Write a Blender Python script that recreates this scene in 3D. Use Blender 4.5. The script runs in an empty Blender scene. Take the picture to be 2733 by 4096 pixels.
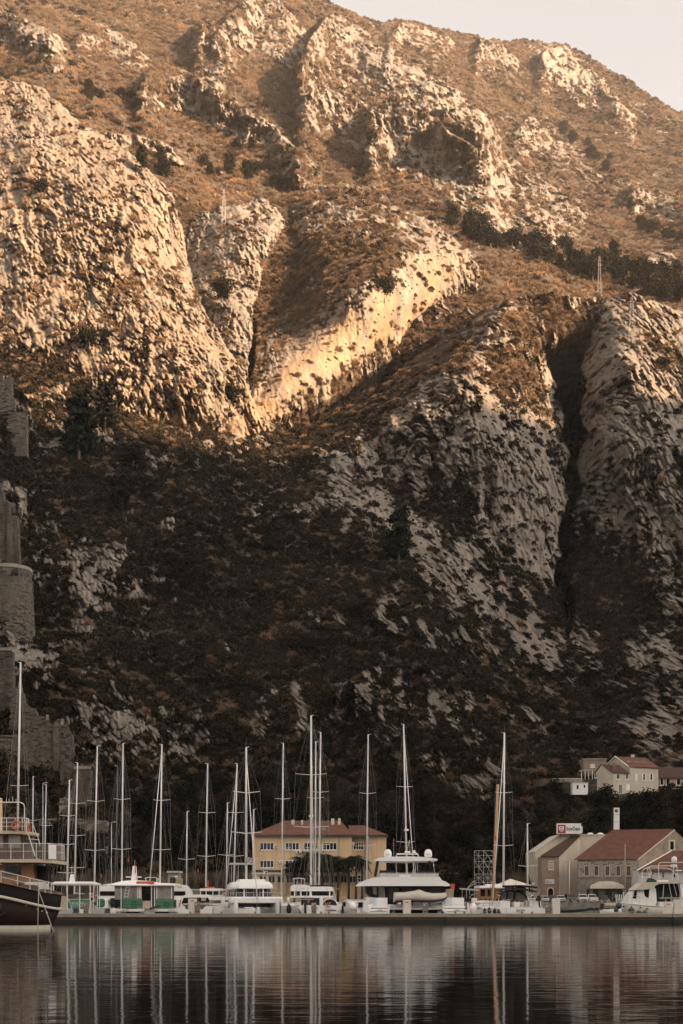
import bpy, bmesh, math, random
import numpy as np
from mathutils import Vector, Matrix
SC = bpy.context.scene
COL = SC.collection
R = math.radians
random.seed(7)
RNG = np.random.default_rng(7)

# ---------------------------------------------------------------- camera
F = 4810.0            # focal length in photo pixels (photo 2733 x 4096)
CX, HY, CH = 1366.5, 3580.0, 3.0
cam_d = bpy.data.cameras.new('camera')
cam = bpy.data.objects.new('camera', cam_d); COL.objects.link(cam)
cam.location = (0, 0, CH); cam.rotation_euler = (R(90), 0, 0)
cam_d.sensor_fit = 'VERTICAL'; cam_d.sensor_height = 36.0; cam_d.lens = 36.0 * F / 4096
cam_d.shift_y = (HY - 2048) / 4096
cam_d.clip_start = 0.5; cam_d.clip_end = 12000
SC.camera = cam
SC.render.resolution_x, SC.render.resolution_y = 683, 1024

# ---------------------------------------------------------------- light
SUN_AZ, SUN_EL = R(60), R(15)      # to the right of straight behind the camera, above the horizon
sdir = Vector((math.sin(SUN_AZ) * math.cos(SUN_EL), -math.cos(SUN_AZ) * math.cos(SUN_EL), math.sin(SUN_EL)))
sun_d = bpy.data.lights.new('sun', 'SUN'); sun = bpy.data.objects.new('sun', sun_d); COL.objects.link(sun)
sun_d.energy = 4.3; sun_d.angle = R(0.5); sun_d.color = (1.0, 0.655, 0.39)
sun.rotation_euler = sdir.to_track_quat('Z', 'Y').to_euler()
W = bpy.data.worlds.new('World'); SC.world = W; W.use_nodes = True
nt = W.node_tree; nt.nodes.clear()
sky = nt.nodes.new('ShaderNodeTexSky'); sky.sky_type = 'NISHITA'; sky.sun_disc = False
sky.sun_elevation = SUN_EL; sky.sun_rotation = math.atan2(sdir.x, sdir.y)
sky.air_density = 1.0; sky.dust_density = 5.0; sky.ozone_density = 0.6; sky.altitude = 0
hs = nt.nodes.new('ShaderNodeHueSaturation'); hs.inputs['Saturation'].default_value = 0.16
tint = nt.nodes.new('ShaderNodeMix'); tint.data_type = 'RGBA'; tint.blend_type = 'MULTIPLY'
tint.inputs['Factor'].default_value = 1.0; tint.inputs[7].default_value = (0.96, 0.912, 0.868, 1)
bg = nt.nodes.new('ShaderNodeBackground'); bg.inputs['Strength'].default_value = 0.09
wo = nt.nodes.new('ShaderNodeOutputWorld')
nt.links.new(sky.outputs[0], hs.inputs['Color']); nt.links.new(hs.outputs[0], tint.inputs[6])
nt.links.new(tint.outputs[2], bg.inputs['Color']); nt.links.new(bg.outputs[0], wo.inputs['Surface'])
SC.view_settings.view_transform = 'Standard'; SC.view_settings.look = 'None'
SC.view_settings.exposure = 2.33; SC.view_settings.gamma = 1.0; SC.view_settings.use_curve_mapping = False
SC.cycles.max_bounces = 6; SC.cycles.diffuse_bounces = 2; SC.cycles.transparent_max_bounces = 8
SC.cycles.use_denoising = True; SC.cycles.volume_bounces = 0

# ---------------------------------------------------------------- helpers
def XP(px, Y): return (px - CX) * Y / F
def ZP(py, Y): return CH + (HY - py) * Y / F
def P(px, py, Y): return (XP(px, Y), Y, ZP(py, Y))

MATS = {}
def mat(name, col, rough=0.7, metal=0.0, var=0.0, vscale=3.0, spec=0.5, bump=0.0, bscale=20.0, col2=None, stretch=(1, 1, 1), alpha=1.0, trans=0.0):
    """procedural material: base colour broken up by noise towards col2 (wear, dirt), optional bump"""
    if name in MATS: return MATS[name]
    m = bpy.data.materials.new(name); m.use_nodes = True
    t = m.node_tree; b = t.nodes['Principled BSDF']
    b.inputs['Roughness'].default_value = rough; b.inputs['Metallic'].default_value = metal
    b.inputs['Specular IOR Level'].default_value = spec
    b.inputs['Alpha'].default_value = alpha; b.inputs['Transmission Weight'].default_value = trans
    c2 = col2 or tuple(c * 0.6 for c in col)
    tc = t.nodes.new('ShaderNodeTexCoord'); mp = t.nodes.new('ShaderNodeMapping'); mp.inputs['Scale'].default_value = stretch
    t.links.new(tc.outputs['Object'], mp.inputs['Vector'])
    n = t.nodes.new('ShaderNodeTexNoise'); n.inputs['Scale'].default_value = vscale; n.inputs['Detail'].default_value = 6; n.inputs['Roughness'].default_value = 0.65
    t.links.new(mp.outputs[0], n.inputs['Vector'])
    r = t.nodes.new('ShaderNodeMapRange'); r.inputs[1].default_value = 0.35; r.inputs[2].default_value = 0.75; r.inputs[3].default_value = 0; r.inputs[4].default_value = max(var, 0.02)
    t.links.new(n.outputs[0], r.inputs[0])
    mx = t.nodes.new('ShaderNodeMix'); mx.data_type = 'RGBA'
    mx.inputs[6].default_value = (*col, 1); mx.inputs[7].default_value = (*c2, 1)
    t.links.new(r.outputs[0], mx.inputs[0]); t.links.new(mx.outputs[2], b.inputs['Base Color'])
    if bump:
        n2 = t.nodes.new('ShaderNodeTexNoise'); n2.inputs['Scale'].default_value = bscale; n2.inputs['Detail'].default_value = 5
        t.links.new(mp.outputs[0], n2.inputs['Vector'])
        bp = t.nodes.new('ShaderNodeBump'); bp.inputs['Strength'].default_value = bump; bp.inputs['Distance'].default_value = 0.05
        t.links.new(n2.outputs[0], bp.inputs['Height']); t.links.new(bp.outputs[0], b.inputs['Normal'])
    MATS[name] = m; return m

def tag(o, label=None, cat=None, group=None, kind=None):
    if label: o['label'] = label
    if cat: o['category'] = cat
    if group: o['group'] = group
    if kind: o['kind'] = kind
    return o
def empty(name, loc, label=None, cat=None, group=None, rz=0.0):
    o = bpy.data.objects.new(name, None); COL.objects.link(o); o.location = loc; o.rotation_euler = (0, 0, rz)
    o.empty_display_size = 0.3
    return tag(o, label, cat, group)

class MB:
    """collects shapes (world coordinates unless the parent is given local=True) and links them as ONE mesh object"""
    def __init__(s): s.v = []; s.f = []; s.sm = []
    def add(s, vs, fs, smooth=False):
        n = len(s.v); s.v += [tuple(a) for a in vs]; s.f += [tuple(i + n for i in q) for q in fs]; s.sm += [smooth] * len(fs); return s
    def box(s, x0, x1, y0, y1, z0, z1):
        if x0 > x1: x0, x1 = x1, x0
        if y0 > y1: y0, y1 = y1, y0
        if z0 > z1: z0, z1 = z1, z0
        v = [(x, y, z) for x in (x0, x1) for y in (y0, y1) for z in (z0, z1)]
        return s.add(v, [(0, 1, 3, 2), (4, 6, 7, 5), (0, 4, 5, 1), (2, 3, 7, 6), (0, 2, 6, 4), (1, 5, 7, 3)])
    def bev(s, x0, x1, y0, y1, z0, z1, b=0.03):
        """box with chamfered vertical and top edges"""
        if x0 > x1: x0, x1 = x1, x0
        if y0 > y1: y0, y1 = y1, y0
        b = min(b, (x1 - x0) / 3, (y1 - y0) / 3, (z1 - z0) / 3)
        def ring(i, z): return [(x0 + i + b, y0 + i, z), (x1 - i - b, y0 + i, z), (x1 - i, y0 + i + b, z), (x1 - i, y1 - i - b, z), (x1 - i - b, y1 - i, z), (x0 + i + b, y1 - i, z), (x0 + i, y1 - i - b, z), (x0 + i, y0 + i + b, z)]
        rings = [ring(0, z0), ring(0, z1 - b), ring(b * .9, z1)]
        return s.loft(rings, True, True, False)
    def loft(s, rings, closed=True, caps=True, smooth=True):
        n = len(rings[0]); v = [p for r in rings for p in r]; f = []
        for i in range(len(rings) - 1):
            for j in range(n if closed else n - 1):
                a = i * n + j; b = i * n + (j + 1) % n
                f.append((a, b, b + n, a + n))
        m = len(f)
        if caps: f.append(tuple(range(n - 1, -1, -1))); f.append(tuple(range((len(rings) - 1) * n, len(rings) * n)))
        k = len(s.sm); s.add(v, f, smooth)
        if caps: s.sm[-1] = False; s.sm[-2] = False
        return s
    def tube(s, pts, r, n=6, r2=None, caps=True):
        pts = [Vector(p) for p in pts]; rings = []
        m = len(pts)
        for i, p in enumerate(pts):
            d = (pts[min(i + 1, m - 1)] - pts[max(i - 1, 0)])
            if d.length < 1e-9: d = Vector((0, 0, 1))
            d.normalize()
            a = d.cross(Vector((0, 0, 1)) if abs(d.z) < 0.9 else Vector((0, 1, 0))).normalized(); b = d.cross(a)
            rr = r if r2 is None else r + (r2 - r) * i / max(1, m - 1)
            rings.append([p + (a * math.cos(6.28318 * k / n) + b * math.sin(6.28318 * k / n)) * rr for k in range(n)])
        return s.loft(rings, True, caps, n > 5)
    def lathe(s, c, prof, n=12, smooth=True):
        rings = [[(c[0] + r * math.cos(6.28318 * k / n), c[1] + r * math.sin(6.28318 * k / n), c[2] + z) for k in range(n)] for r, z in prof]
        return s.loft(rings, True, True, smooth)
    def prism(s, poly, y0, y1):
        """polygon in x,z extruded along y"""
        n = len(poly); v = [(x, y0, z) for x, z in poly] + [(x, y1, z) for x, z in poly]
        f = [tuple(range(n)), tuple(range(2 * n - 1, n - 1, -1))] + [((i + 1) % n, i, i + n, (i + 1) % n + n) for i in range(n)]
        return s.add(v, f)
    def prismx(s, poly, x0, x1):
        """polygon in y,z extruded along x"""
        n = len(poly); v = [(x0, y, z) for y, z in poly] + [(x1, y, z) for y, z in poly]
        f = [tuple(range(n - 1, -1, -1)), tuple(range(n, 2 * n))] + [(i, (i + 1) % n, (i + 1) % n + n, i + n) for i in range(n)]
        return s.add(v, f)
    def torus(s, c, R_, r, n=20, m=8, axis='y', sq=1.0):
        rings = []
        for i in range(n + 1):
            a = 6.283185 * i / n; ring = []
            for j in range(m):
                b = 6.283185 * j / m; q = R_ + r * math.cos(b)
                u, w, d = q * math.cos(a) * sq, q * math.sin(a), r * math.sin(b)
                ring.append((c[0] + u, c[1] + d, c[2] + w) if axis == 'y' else ((c[0] + d, c[1] + u, c[2] + w) if axis == 'x' else (c[0] + u, c[1] + w, c[2] + d)))
            rings.append(ring)
        return s.loft(rings, True, False, True)
    def ball(s, c, rx, ry=None, rz=None, n=12, m=8):
        ry = ry or rx; rz = rz or rx; rings = []
        for i in range(m + 1):
            a = -math.pi / 2 + math.pi * i / m; k = max(math.cos(a), 0.02)
            rings.append([(c[0] + rx * k * math.cos(6.28318 * j / n), c[1] + ry * k * math.sin(6.28318 * j / n), c[2] + rz * math.sin(a)) for j in range(n)])
        return s.loft(rings, True, True, True)
    def build(s, name, m, parent=None, local=False):
        me = bpy.data.meshes.new(name)
        vs = s.v
        if parent is not None and not local:
            o = Vector((0, 0, 0)); q = parent
            while q is not None: o += q.location; q = q.parent
            vs = [(a[0] - o.x, a[1] - o.y, a[2] - o.z) for a in vs]
        me.from_pydata(vs, [], s.f); me.validate()
        if len(me.polygons) == len(s.sm): me.polygons.foreach_set('use_smooth', s.sm)
        bm = bmesh.new(); bm.from_mesh(me); bmesh.ops.recalc_face_normals(bm, faces=bm.faces); bm.to_mesh(me); bm.free()
        me.materials.append(m if not isinstance(m, str) else MATS[m])
        ob = bpy.data.objects.new(name, me); COL.objects.link(ob)
        if parent is not None: ob.parent = parent
        return ob
def copy_tree(o, parent=None):
    c = o.copy(); COL.objects.link(c)
    if parent is not None: c.parent = parent
    for ch in list(o.children): copy_tree(ch, c)
    return c
FONT_CACHE = {}
def text_part(body, name, size_w, loc, m, parent, bold=0.0, height=None, rot=(R(90), 0, 0), depth=0.012):
    """lettering as thin raised letters, scaled to a width (and height) in metres, left end at loc (world)"""
    cu = bpy.data.curves.new('letters', 'FONT'); cu.body = body; cu.extrude = 0.02; cu.offset = bold
    tmp = bpy.data.objects.new('letters', cu); COL.objects.link(tmp)
    dg = bpy.context.evaluated_depsgraph_get(); me = bpy.data.meshes.new_from_object(tmp.evaluated_get(dg))
    bpy.data.objects.remove(tmp); bpy.data.curves.remove(cu)
    n = len(me.vertices); co = np.empty(n * 3); me.vertices.foreach_get('co', co); co = co.reshape(-1, 3)
    lo, hi = co.min(0), co.max(0); sx = size_w / (hi[0] - lo[0]); sy = (height / (hi[1] - lo[1])) if height else sx
    co = (co - [lo[0], lo[1], 0]) * [sx, sy, depth / 0.02]
    me.vertices.foreach_set('co', co.ravel()); me.update()
    me.materials.clear(); me.materials.append(m)
    ob = bpy.data.objects.new(name, me); COL.objects.link(ob); ob.rotation_euler = rot
    o = Vector((0, 0, 0)); q = parent
    while q is not None: o += q.location; q = q.parent
    ob.parent = parent; ob.location = Vector(loc) - o
    return ob
# ---------------------------------------------------------------- mountain
_perm = np.random.default_rng(3).permutation(256).astype(np.int32); _perm = np.concatenate([_perm, _perm, _perm])
_g = np.random.default_rng(4).normal(size=(256, 3)).astype(np.float32); _g /= np.linalg.norm(_g, axis=1, keepdims=True)
def gn(x, y, z):
    """gradient noise, about -0.7..0.7"""
    xi = np.floor(x); yi = np.floor(y); zi = np.floor(z)
    fx = (x - xi).astype(np.float32); fy = (y - yi).astype(np.float32); fz = (z - zi).astype(np.float32)
    xi = xi.astype(np.int32) & 255; yi = yi.astype(np.int32) & 255; zi = zi.astype(np.int32) & 255
    u = fx * fx * fx * (fx * (fx * 6 - 15) + 10); v = fy * fy * fy * (fy * (fy * 6 - 15) + 10); w = fz * fz * fz * (fz * (fz * 6 - 15) + 10)
    def c(dx, dy, dz):
        g = _g[_perm[_perm[_perm[xi + dx] + yi + dy] + zi + dz]]
        return g[..., 0] * (fx - dx) + g[..., 1] * (fy - dy) + g[..., 2] * (fz - dz)
    a0 = c(0, 0, 0); a0 = a0 + u * (c(1, 0, 0) - a0); a1 = c(0, 1, 0); a1 = a1 + u * (c(1, 1, 0) - a1)
    b0 = c(0, 0, 1); b0 = b0 + u * (c(1, 0, 1) - b0); b1 = c(0, 1, 1); b1 = b1 + u * (c(1, 1, 1) - b1)
    a0 = a0 + v * (a1 - a0); b0 = b0 + v * (b1 - b0)
    return a0 + w * (b0 - a0)
def fbm(x, y, z, o=3, g=0.5):
    s = 0; a = 1.0
    for i in range(o): s = s + a * gn(x * 2 ** i + 17.3 * i, y * 2 ** i + 5.1 * i, z * 2 ** i - 9.7 * i); a *= g
    return s
def sstep(a, b, x): t = np.clip((x - a) / (b - a), 0, 1); return t * t * (3 - 2 * t)

# directions on a survey grid of the slope: q units = photo pixels / 1.743
QF, QH, QX = F / 1.743, HY / 1.743, CX / 1.743
STEP = 2.0
qx = np.arange(-150, 1720, STEP, dtype=np.float32); qy = np.arange(-190, 2046, STEP, dtype=np.float32)
QXX, QYY = np.meshgrid(qx, qy); NY, NX = QXX.shape
T = (QH - QYY) / QF; S = (QXX - QX) / QF
def rbf(pts, ax=1.0):
    """smooth surface of distances through surveyed points (thin-plate spline of log distance)"""
    p = np.array(pts, float); xy = p[:, :2] / 400.0; d = np.log(p[:, 2]); n = len(p)
    r = np.linalg.norm(xy[:, None] - xy[None], axis=2); K = np.where(r > 0, r * r * np.log(r + 1e-9), 0) + np.eye(n) * 0.004
    A = np.zeros((n + 3, n + 3)); A[:n, :n] = K; A[:n, n] = A[n, :n] = 1; A[:n, n + 1:] = xy; A[n + 1:, :n] = xy.T
    w = np.linalg.solve(A, np.concatenate([d, [0, 0, 0]])).astype(np.float32)
    # evaluate on a coarse grid, then enlarge
    cx = np.linspace(qx[0], qx[-1], 120); cy = np.linspace(qy[0], qy[-1], 140); gx, gy = np.meshgrid(cx / 400, cy / 400)
    o = w[n] + w[n + 1] * gx + w[n + 2] * gy
    for i in range(n):
        rr = (gx - xy[i, 0]) ** 2 + (gy - xy[i, 1]) ** 2; o = o + w[i] * 0.5 * rr * np.log(rr + 1e-12)
    ix = (QXX[0] - cx[0]) / (cx[1] - cx[0]); iy = (QYY[:, 0] - cy[0]) / (cy[1] - cy[0])
    i0 = np.clip(ix.astype(int), 0, 118); j0 = np.clip(iy.astype(int), 0, 138); fx = (ix - i0)[None]; fy = (iy - j0)[:, None]
    o = (o[np.ix_(j0, i0)] * (1 - fx) + o[np.ix_(j0, i0 + 1)] * fx) * (1 - fy) + (o[np.ix_(j0 + 1, i0)] * (1 - fx) + o[np.ix_(j0 + 1, i0 + 1)] * fx) * fy
    return np.exp(o).astype(np.float32)
# ragged outlines: the survey polygons are warped by noise
WAMP = np.where(QYY < 500, 16, 9) + 9 * np.exp(-((QXX - 1310) / 70) ** 2)
WX = QXX + WAMP * fbm(QXX / 60, QYY / 60, 0 * QXX + 1.5, 4, 0.55) ; WY = QYY + WAMP * fbm(QXX / 55, QYY / 55, 0 * QXX + 7.5, 4, 0.55)
def inside(poly):
    m = np.zeros(QXX.shape, bool); n = len(poly)
    for i in range(n):
        (x0, y0), (x1, y1) = poly[i], poly[(i + 1) % n]
        if y0 == y1: continue
        c = ((y0 > WY) != (y1 > WY)) & (WX < (x1 - x0) * (WY - y0) / (y1 - y0) + x0); m ^= c
    return m
D = rbf([(-150, 100, 1000), (100, 60, 1080), (200, 260, 800), (-100, 300, 790), (400, 420, 760), (600, 400, 850), (500, 300, 950), (300, 100, 1150), (400, 0, 1350), (150, -150, 1500),
         (600, 200, 1120), (784, 300, 1100), (784, 400, 950), (1000, 450, 1000), (1000, 300, 1220), (1000, 200, 1400), (1000, 55, 1800), (1300, 150, 1880),
         (1500, 220, 1880), (1700, 300, 1850), (1300, 400, 1350), (1500, 500, 1200), (1200, 500, 1050), (1500, 640, 900), (1700, 600, 950), (1100, 560, 850), (1300, 300, 1600), (700, -100, 1750),
         (650, 500, 790), (900, 600, 760), (1300, 700, 760), (1300, 1000, 780), (1300, 1300, 700), (500, 700, 720), (100, 800, 700), (800, 900, 700), (800, 1500, 620), (100, 1500, 620), (1400, 1700, 560), (800, 2040, 500)])
REG = np.zeros(QXX.shape, np.int8)
def layer(k, poly, pts, soft=0.0):
    global D
    L = rbf(pts); m = inside(poly) & (L < D * (1 + soft)); D = np.where(m, L, D); REG[m] = k
# far ribs and crags standing out of the back slope
def rib(crest, h, ln, down=1.0):
    """a rocky rib on the far slope: stands h metres proud at its crest line and dies out below it"""
    global D
    c = np.array(crest, float); yc = np.interp(WX[0] * 0 + qx, c[:, 0], c[:, 1]).astype(np.float32)
    yc = np.interp(WX, c[:, 0], c[:, 1]).astype(np.float32); d = WY - yc
    e = sstep(c[0, 0] - 8, c[0, 0] + 22, WX) * sstep(c[-1, 0] + 10, c[-1, 0] - 60, WX)
    w = np.where(d > 0, np.exp(-np.abs(d / ln) ** 1.5), 0) * e
    D = D - 1.3 * h * w; REG[w > .25] = 1
rib([(-170, 0), (0, 14), (60, 45), (110, 68), (150, 95), (172, 130)], 90, 70)
rib([(440, 75), (470, 35), (505, 70), (540, 20), (600, -30), (680, 38), (712, 100)], 110, 110)
rib([(680, 200), (692, 120), (735, 45), (765, 30), (820, 60), (870, 105), (960, 158), (1040, 200), (1092, 248), (1165, 300)], 170, 150)
rib([(832, 300), (850, 255), (895, 222), (940, 232), (1000, 275), (1080, 330), (1150, 395), (1225, 470), (1300, 510)], 90, 130)
rib([(312, 205), (345, 165), (380, 155), (450, 172), (500, 200), (560, 238), (620, 278), (665, 325), (735, 380)], 95, 75)
rib([(700, 215), (760, 190), (800, 215), (860, 270), (900, 330)], 60, 90)
rib([(225, 305), (300, 312), (380, 330), (460, 365)], 25, 26)
rib([(1000, 250), (1050, 255), (1120, 305), (1200, 375), (1290, 450), (1360, 500)], 55, 70)
rib([(1235, 150), (1260, 108), (1300, 112), (1360, 165), (1420, 225), (1480, 290)], 90, 80)
rib([(1440, 445), (1470, 425), (1520, 440), (1568, 470), (1720, 540)], 60, 50)
rib([(1080, 130), (1110, 84), (1150, 96), (1210, 150)], 70, 60)
rib([(880, 80), (920, 46), (980, 62), (1050, 110)], 60, 50)
rib([(1180, 300), (1220, 270), (1300, 310), (1400, 380), (1500, 430)], 40, 60)
rib([(170, 85), (230, 62), (290, 95), (360, 150)], 45, 45)
rib([(1470, 590), (1520, 575), (1600, 620), (1720, 680)], 35, 50)
# dome with the overhanging cave wall
layer(2, [(585, 1000), (575, 900), (600, 640), (640, 520), (672, 460), (700, 430), (735, 417), (800, 424), (850, 436), (930, 478), (1000, 513), (1040, 552), (1068, 572), (1098, 612), (1108, 690), (1075, 745), (1000, 800), (860, 900), (740, 960), (650, 990)],
      [(680, 450, 805), (730, 418, 815), (830, 432, 800), (930, 480, 785), (1000, 515, 770), (1060, 570, 750), (1095, 620, 740), (620, 520, 810), (615, 700, 730), (600, 850, 640), (590, 940, 600),
       (700, 750, 680), (780, 650, 675), (850, 560, 700), (820, 690, 655), (700, 850, 628), (640, 900, 606), (640, 960, 612), (800, 820, 655), (720, 900, 635), (950, 640, 690), (1050, 680, 730), (940, 750, 700), (1000, 760, 730), (860, 850, 680)])
# rock pillar beside it, then the big lit cliff on the left
layer(3, [(420, 640), (415, 540), (440, 500), (500, 478), (560, 458), (615, 458), (642, 475), (650, 515), (630, 560), (605, 610), (596, 660), (585, 700), (577, 760), (570, 860), (560, 960), (420, 900)],
      [(440, 500, 735), (560, 465, 725), (640, 480, 730), (500, 560, 690), (580, 560, 672), (600, 640, 672), (450, 620, 690), (540, 700, 635), (575, 760, 635), (540, 860, 595), (430, 850, 610)])
layer(4, [(-200, 175), (0, 185), (50, 195), (95, 200), (135, 235), (170, 265), (215, 300), (262, 330), (300, 360), (332, 388), (370, 420), (402, 455), (412, 500), (424, 545), (428, 600), (445, 650), (475, 720), (520, 790), (560, 850), (590, 940), (640, 1010), (500, 1100), (-200, 1100)],
      [(-150, 170, 720), (0, 190, 705), (95, 200, 690), (215, 300, 665), (330, 388, 645), (405, 455, 640), (420, 550, 650), (100, 400, 615), (250, 480, 600), (350, 520, 603), (0, 600, 585), (200, 650, 575), (380, 650, 590), (480, 730, 595),
       (0, 800, 550), (250, 820, 545), (450, 860, 548), (560, 860, 570), (100, 950, 532), (300, 980, 540), (500, 980, 560), (600, 960, 585), (-150, 700, 600), (-150, 1000, 515), (400, 1050, 560)])
layer(5, [(1190, 680), (1260, 672), (1400, 684), (1375, 770), (1335, 850), (1318, 930), (1306, 960), (1290, 900), (1250, 800)], [(1200, 685, 668), (1390, 690, 678), (1300, 680, 672), (1300, 740, 664), (1250, 790, 660), (1350, 790, 668), (1305, 840, 700), (1305, 950, 775)])
# cliff at the far right, beyond the gorge
layer(5, [(1345, 745), (1365, 705), (1395, 688), (1435, 668), (1500, 690), (1568, 716), (1720, 770), (1720, 2050), (1250, 2050), (1290, 1500), (1322, 1390), (1304, 1310), (1326, 1240), (1311, 1180), (1334, 1120), (1320, 1060), (1345, 1005), (1328, 955), (1350, 900), (1334, 850)],
      [(1390, 690, 670), (1435, 670, 670), (1500, 690, 665), (1568, 720, 660), (1700, 780, 650), (1330, 800, 680), (1400, 820, 615), (1330, 1000, 625), (1380, 1000, 580), (1470, 1050, 560), (1500, 880, 590), (1568, 1000, 575), (1700, 1000, 580), (1330, 1250, 575), (1400, 1250, 562),
       (1500, 1300, 535), (1500, 1450, 505), (1680, 1400, 500), (1560, 1600, 440), (1400, 1550, 475), (1330, 1450, 525), (1350, 1700, 400), (1500, 1790, 345), (1350, 1850, 340), (1500, 1900, 315), (1700, 1850, 325), (1568, 2030, 292), (1300, 2030, 292), (1430, 1790, 345)])
# the shaded lower slope with the big central pillar
layer(6, [(-200, 905), (0, 905), (150, 925), (280, 950), (420, 985), (560, 1000), (650, 990), (700, 975), (800, 930), (900, 862), (1000, 790), (1078, 738), (1130, 705), (1185, 688), (1225, 705), (1240, 780), (1258, 825), (1274, 868), (1266, 910), (1296, 950), (1284, 1000), (1306, 1040), (1290, 1095), (1301, 1150), (1278, 1210), (1289, 1270), (1274, 1330), (1292, 1420), (1300, 1530), (1340, 1620), (1395, 1710), (1430, 1790), (1460, 2050), (-200, 2050)],
      [(-150, 900, 480), (0, 910, 497), (150, 930, 503), (280, 960, 512), (420, 990, 530), (560, 1000, 570), (650, 985, 600), (800, 940, 606), (900, 868, 626), (1070, 748, 655), (1180, 690, 625), (1225, 720, 628), (985, 808, 642),
       (940, 925, 562), (870, 990, 556), (1015, 862, 566), (1065, 800, 582), (1120, 748, 598), (1000, 920, 552), (1050, 960, 538), (1100, 850, 562), (1180, 850, 580), (1250, 900, 610), (1295, 1000, 600), (1000, 1080, 530), (1150, 1050, 525), (1220, 1150, 530), (1100, 1200, 520), (1200, 1320, 508), (1280, 1250, 550), (1250, 1450, 478),
       (870, 1050, 550), (750, 1080, 530), (820, 1200, 480), (950, 1250, 478), (1100, 1400, 440), (784, 1400, 415), (784, 1700, 345), (650, 1100, 520), (300, 1100, 470), (300, 1300, 425), (100, 1400, 388), (300, 1550, 370), (100, 1700, 332), (-150, 1300, 400),
       (1000, 1550, 388), (1200, 1600, 392), (1330, 1620, 400), (1300, 1720, 360), (1050, 1750, 340), (500, 1750, 335), (300, 1850, 315), (100, 2030, 292), (784, 2030, 292), (1300, 2000, 294), (1250, 1850, 325), (1420, 1800, 340)], soft=0.02)
# the spur on the left that carries the fortress walls
layer(7, [(-200, 870), (30, 878), (72, 945), (80, 1010), (82, 1090), (62, 1120), (58, 1200), (66, 1290), (72, 1440), (150, 1470), (210, 1520), (300, 1590), (380, 1660), (400, 1750), (300, 1850), (300, 2050), (-200, 2050)],
      [(-150, 880, 420), (20, 885, 432), (72, 950, 440), (78, 1090, 415), (0, 1000, 405), (0, 1150, 385), (60, 1200, 392), (0, 1300, 362), (66, 1330, 372), (70, 1440, 358), (0, 1480, 340), (200, 1530, 355), (100, 1550, 338), (300, 1610, 352), (380, 1680, 345), (150, 1700, 322), (0, 1700, 315), (300, 1780, 318), (100, 1830, 302), (100, 2030, 290), (-150, 1700, 310), (280, 2030, 291)])

# the cave: the foot of the overhanging wall is undercut
bl = np.interp(QXX, [600, 650, 740, 860, 1000, 1080], [1000, 988, 958, 892, 792, 742]); up = (bl - QYY) * .8
D = np.where(REG == 2, D + 17 * sstep(30, 6, up) * sstep(610, 700, QXX) * sstep(1110, 1040, QXX), D).astype(np.float32)
X = S * D; Z = CH + T * D
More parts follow.
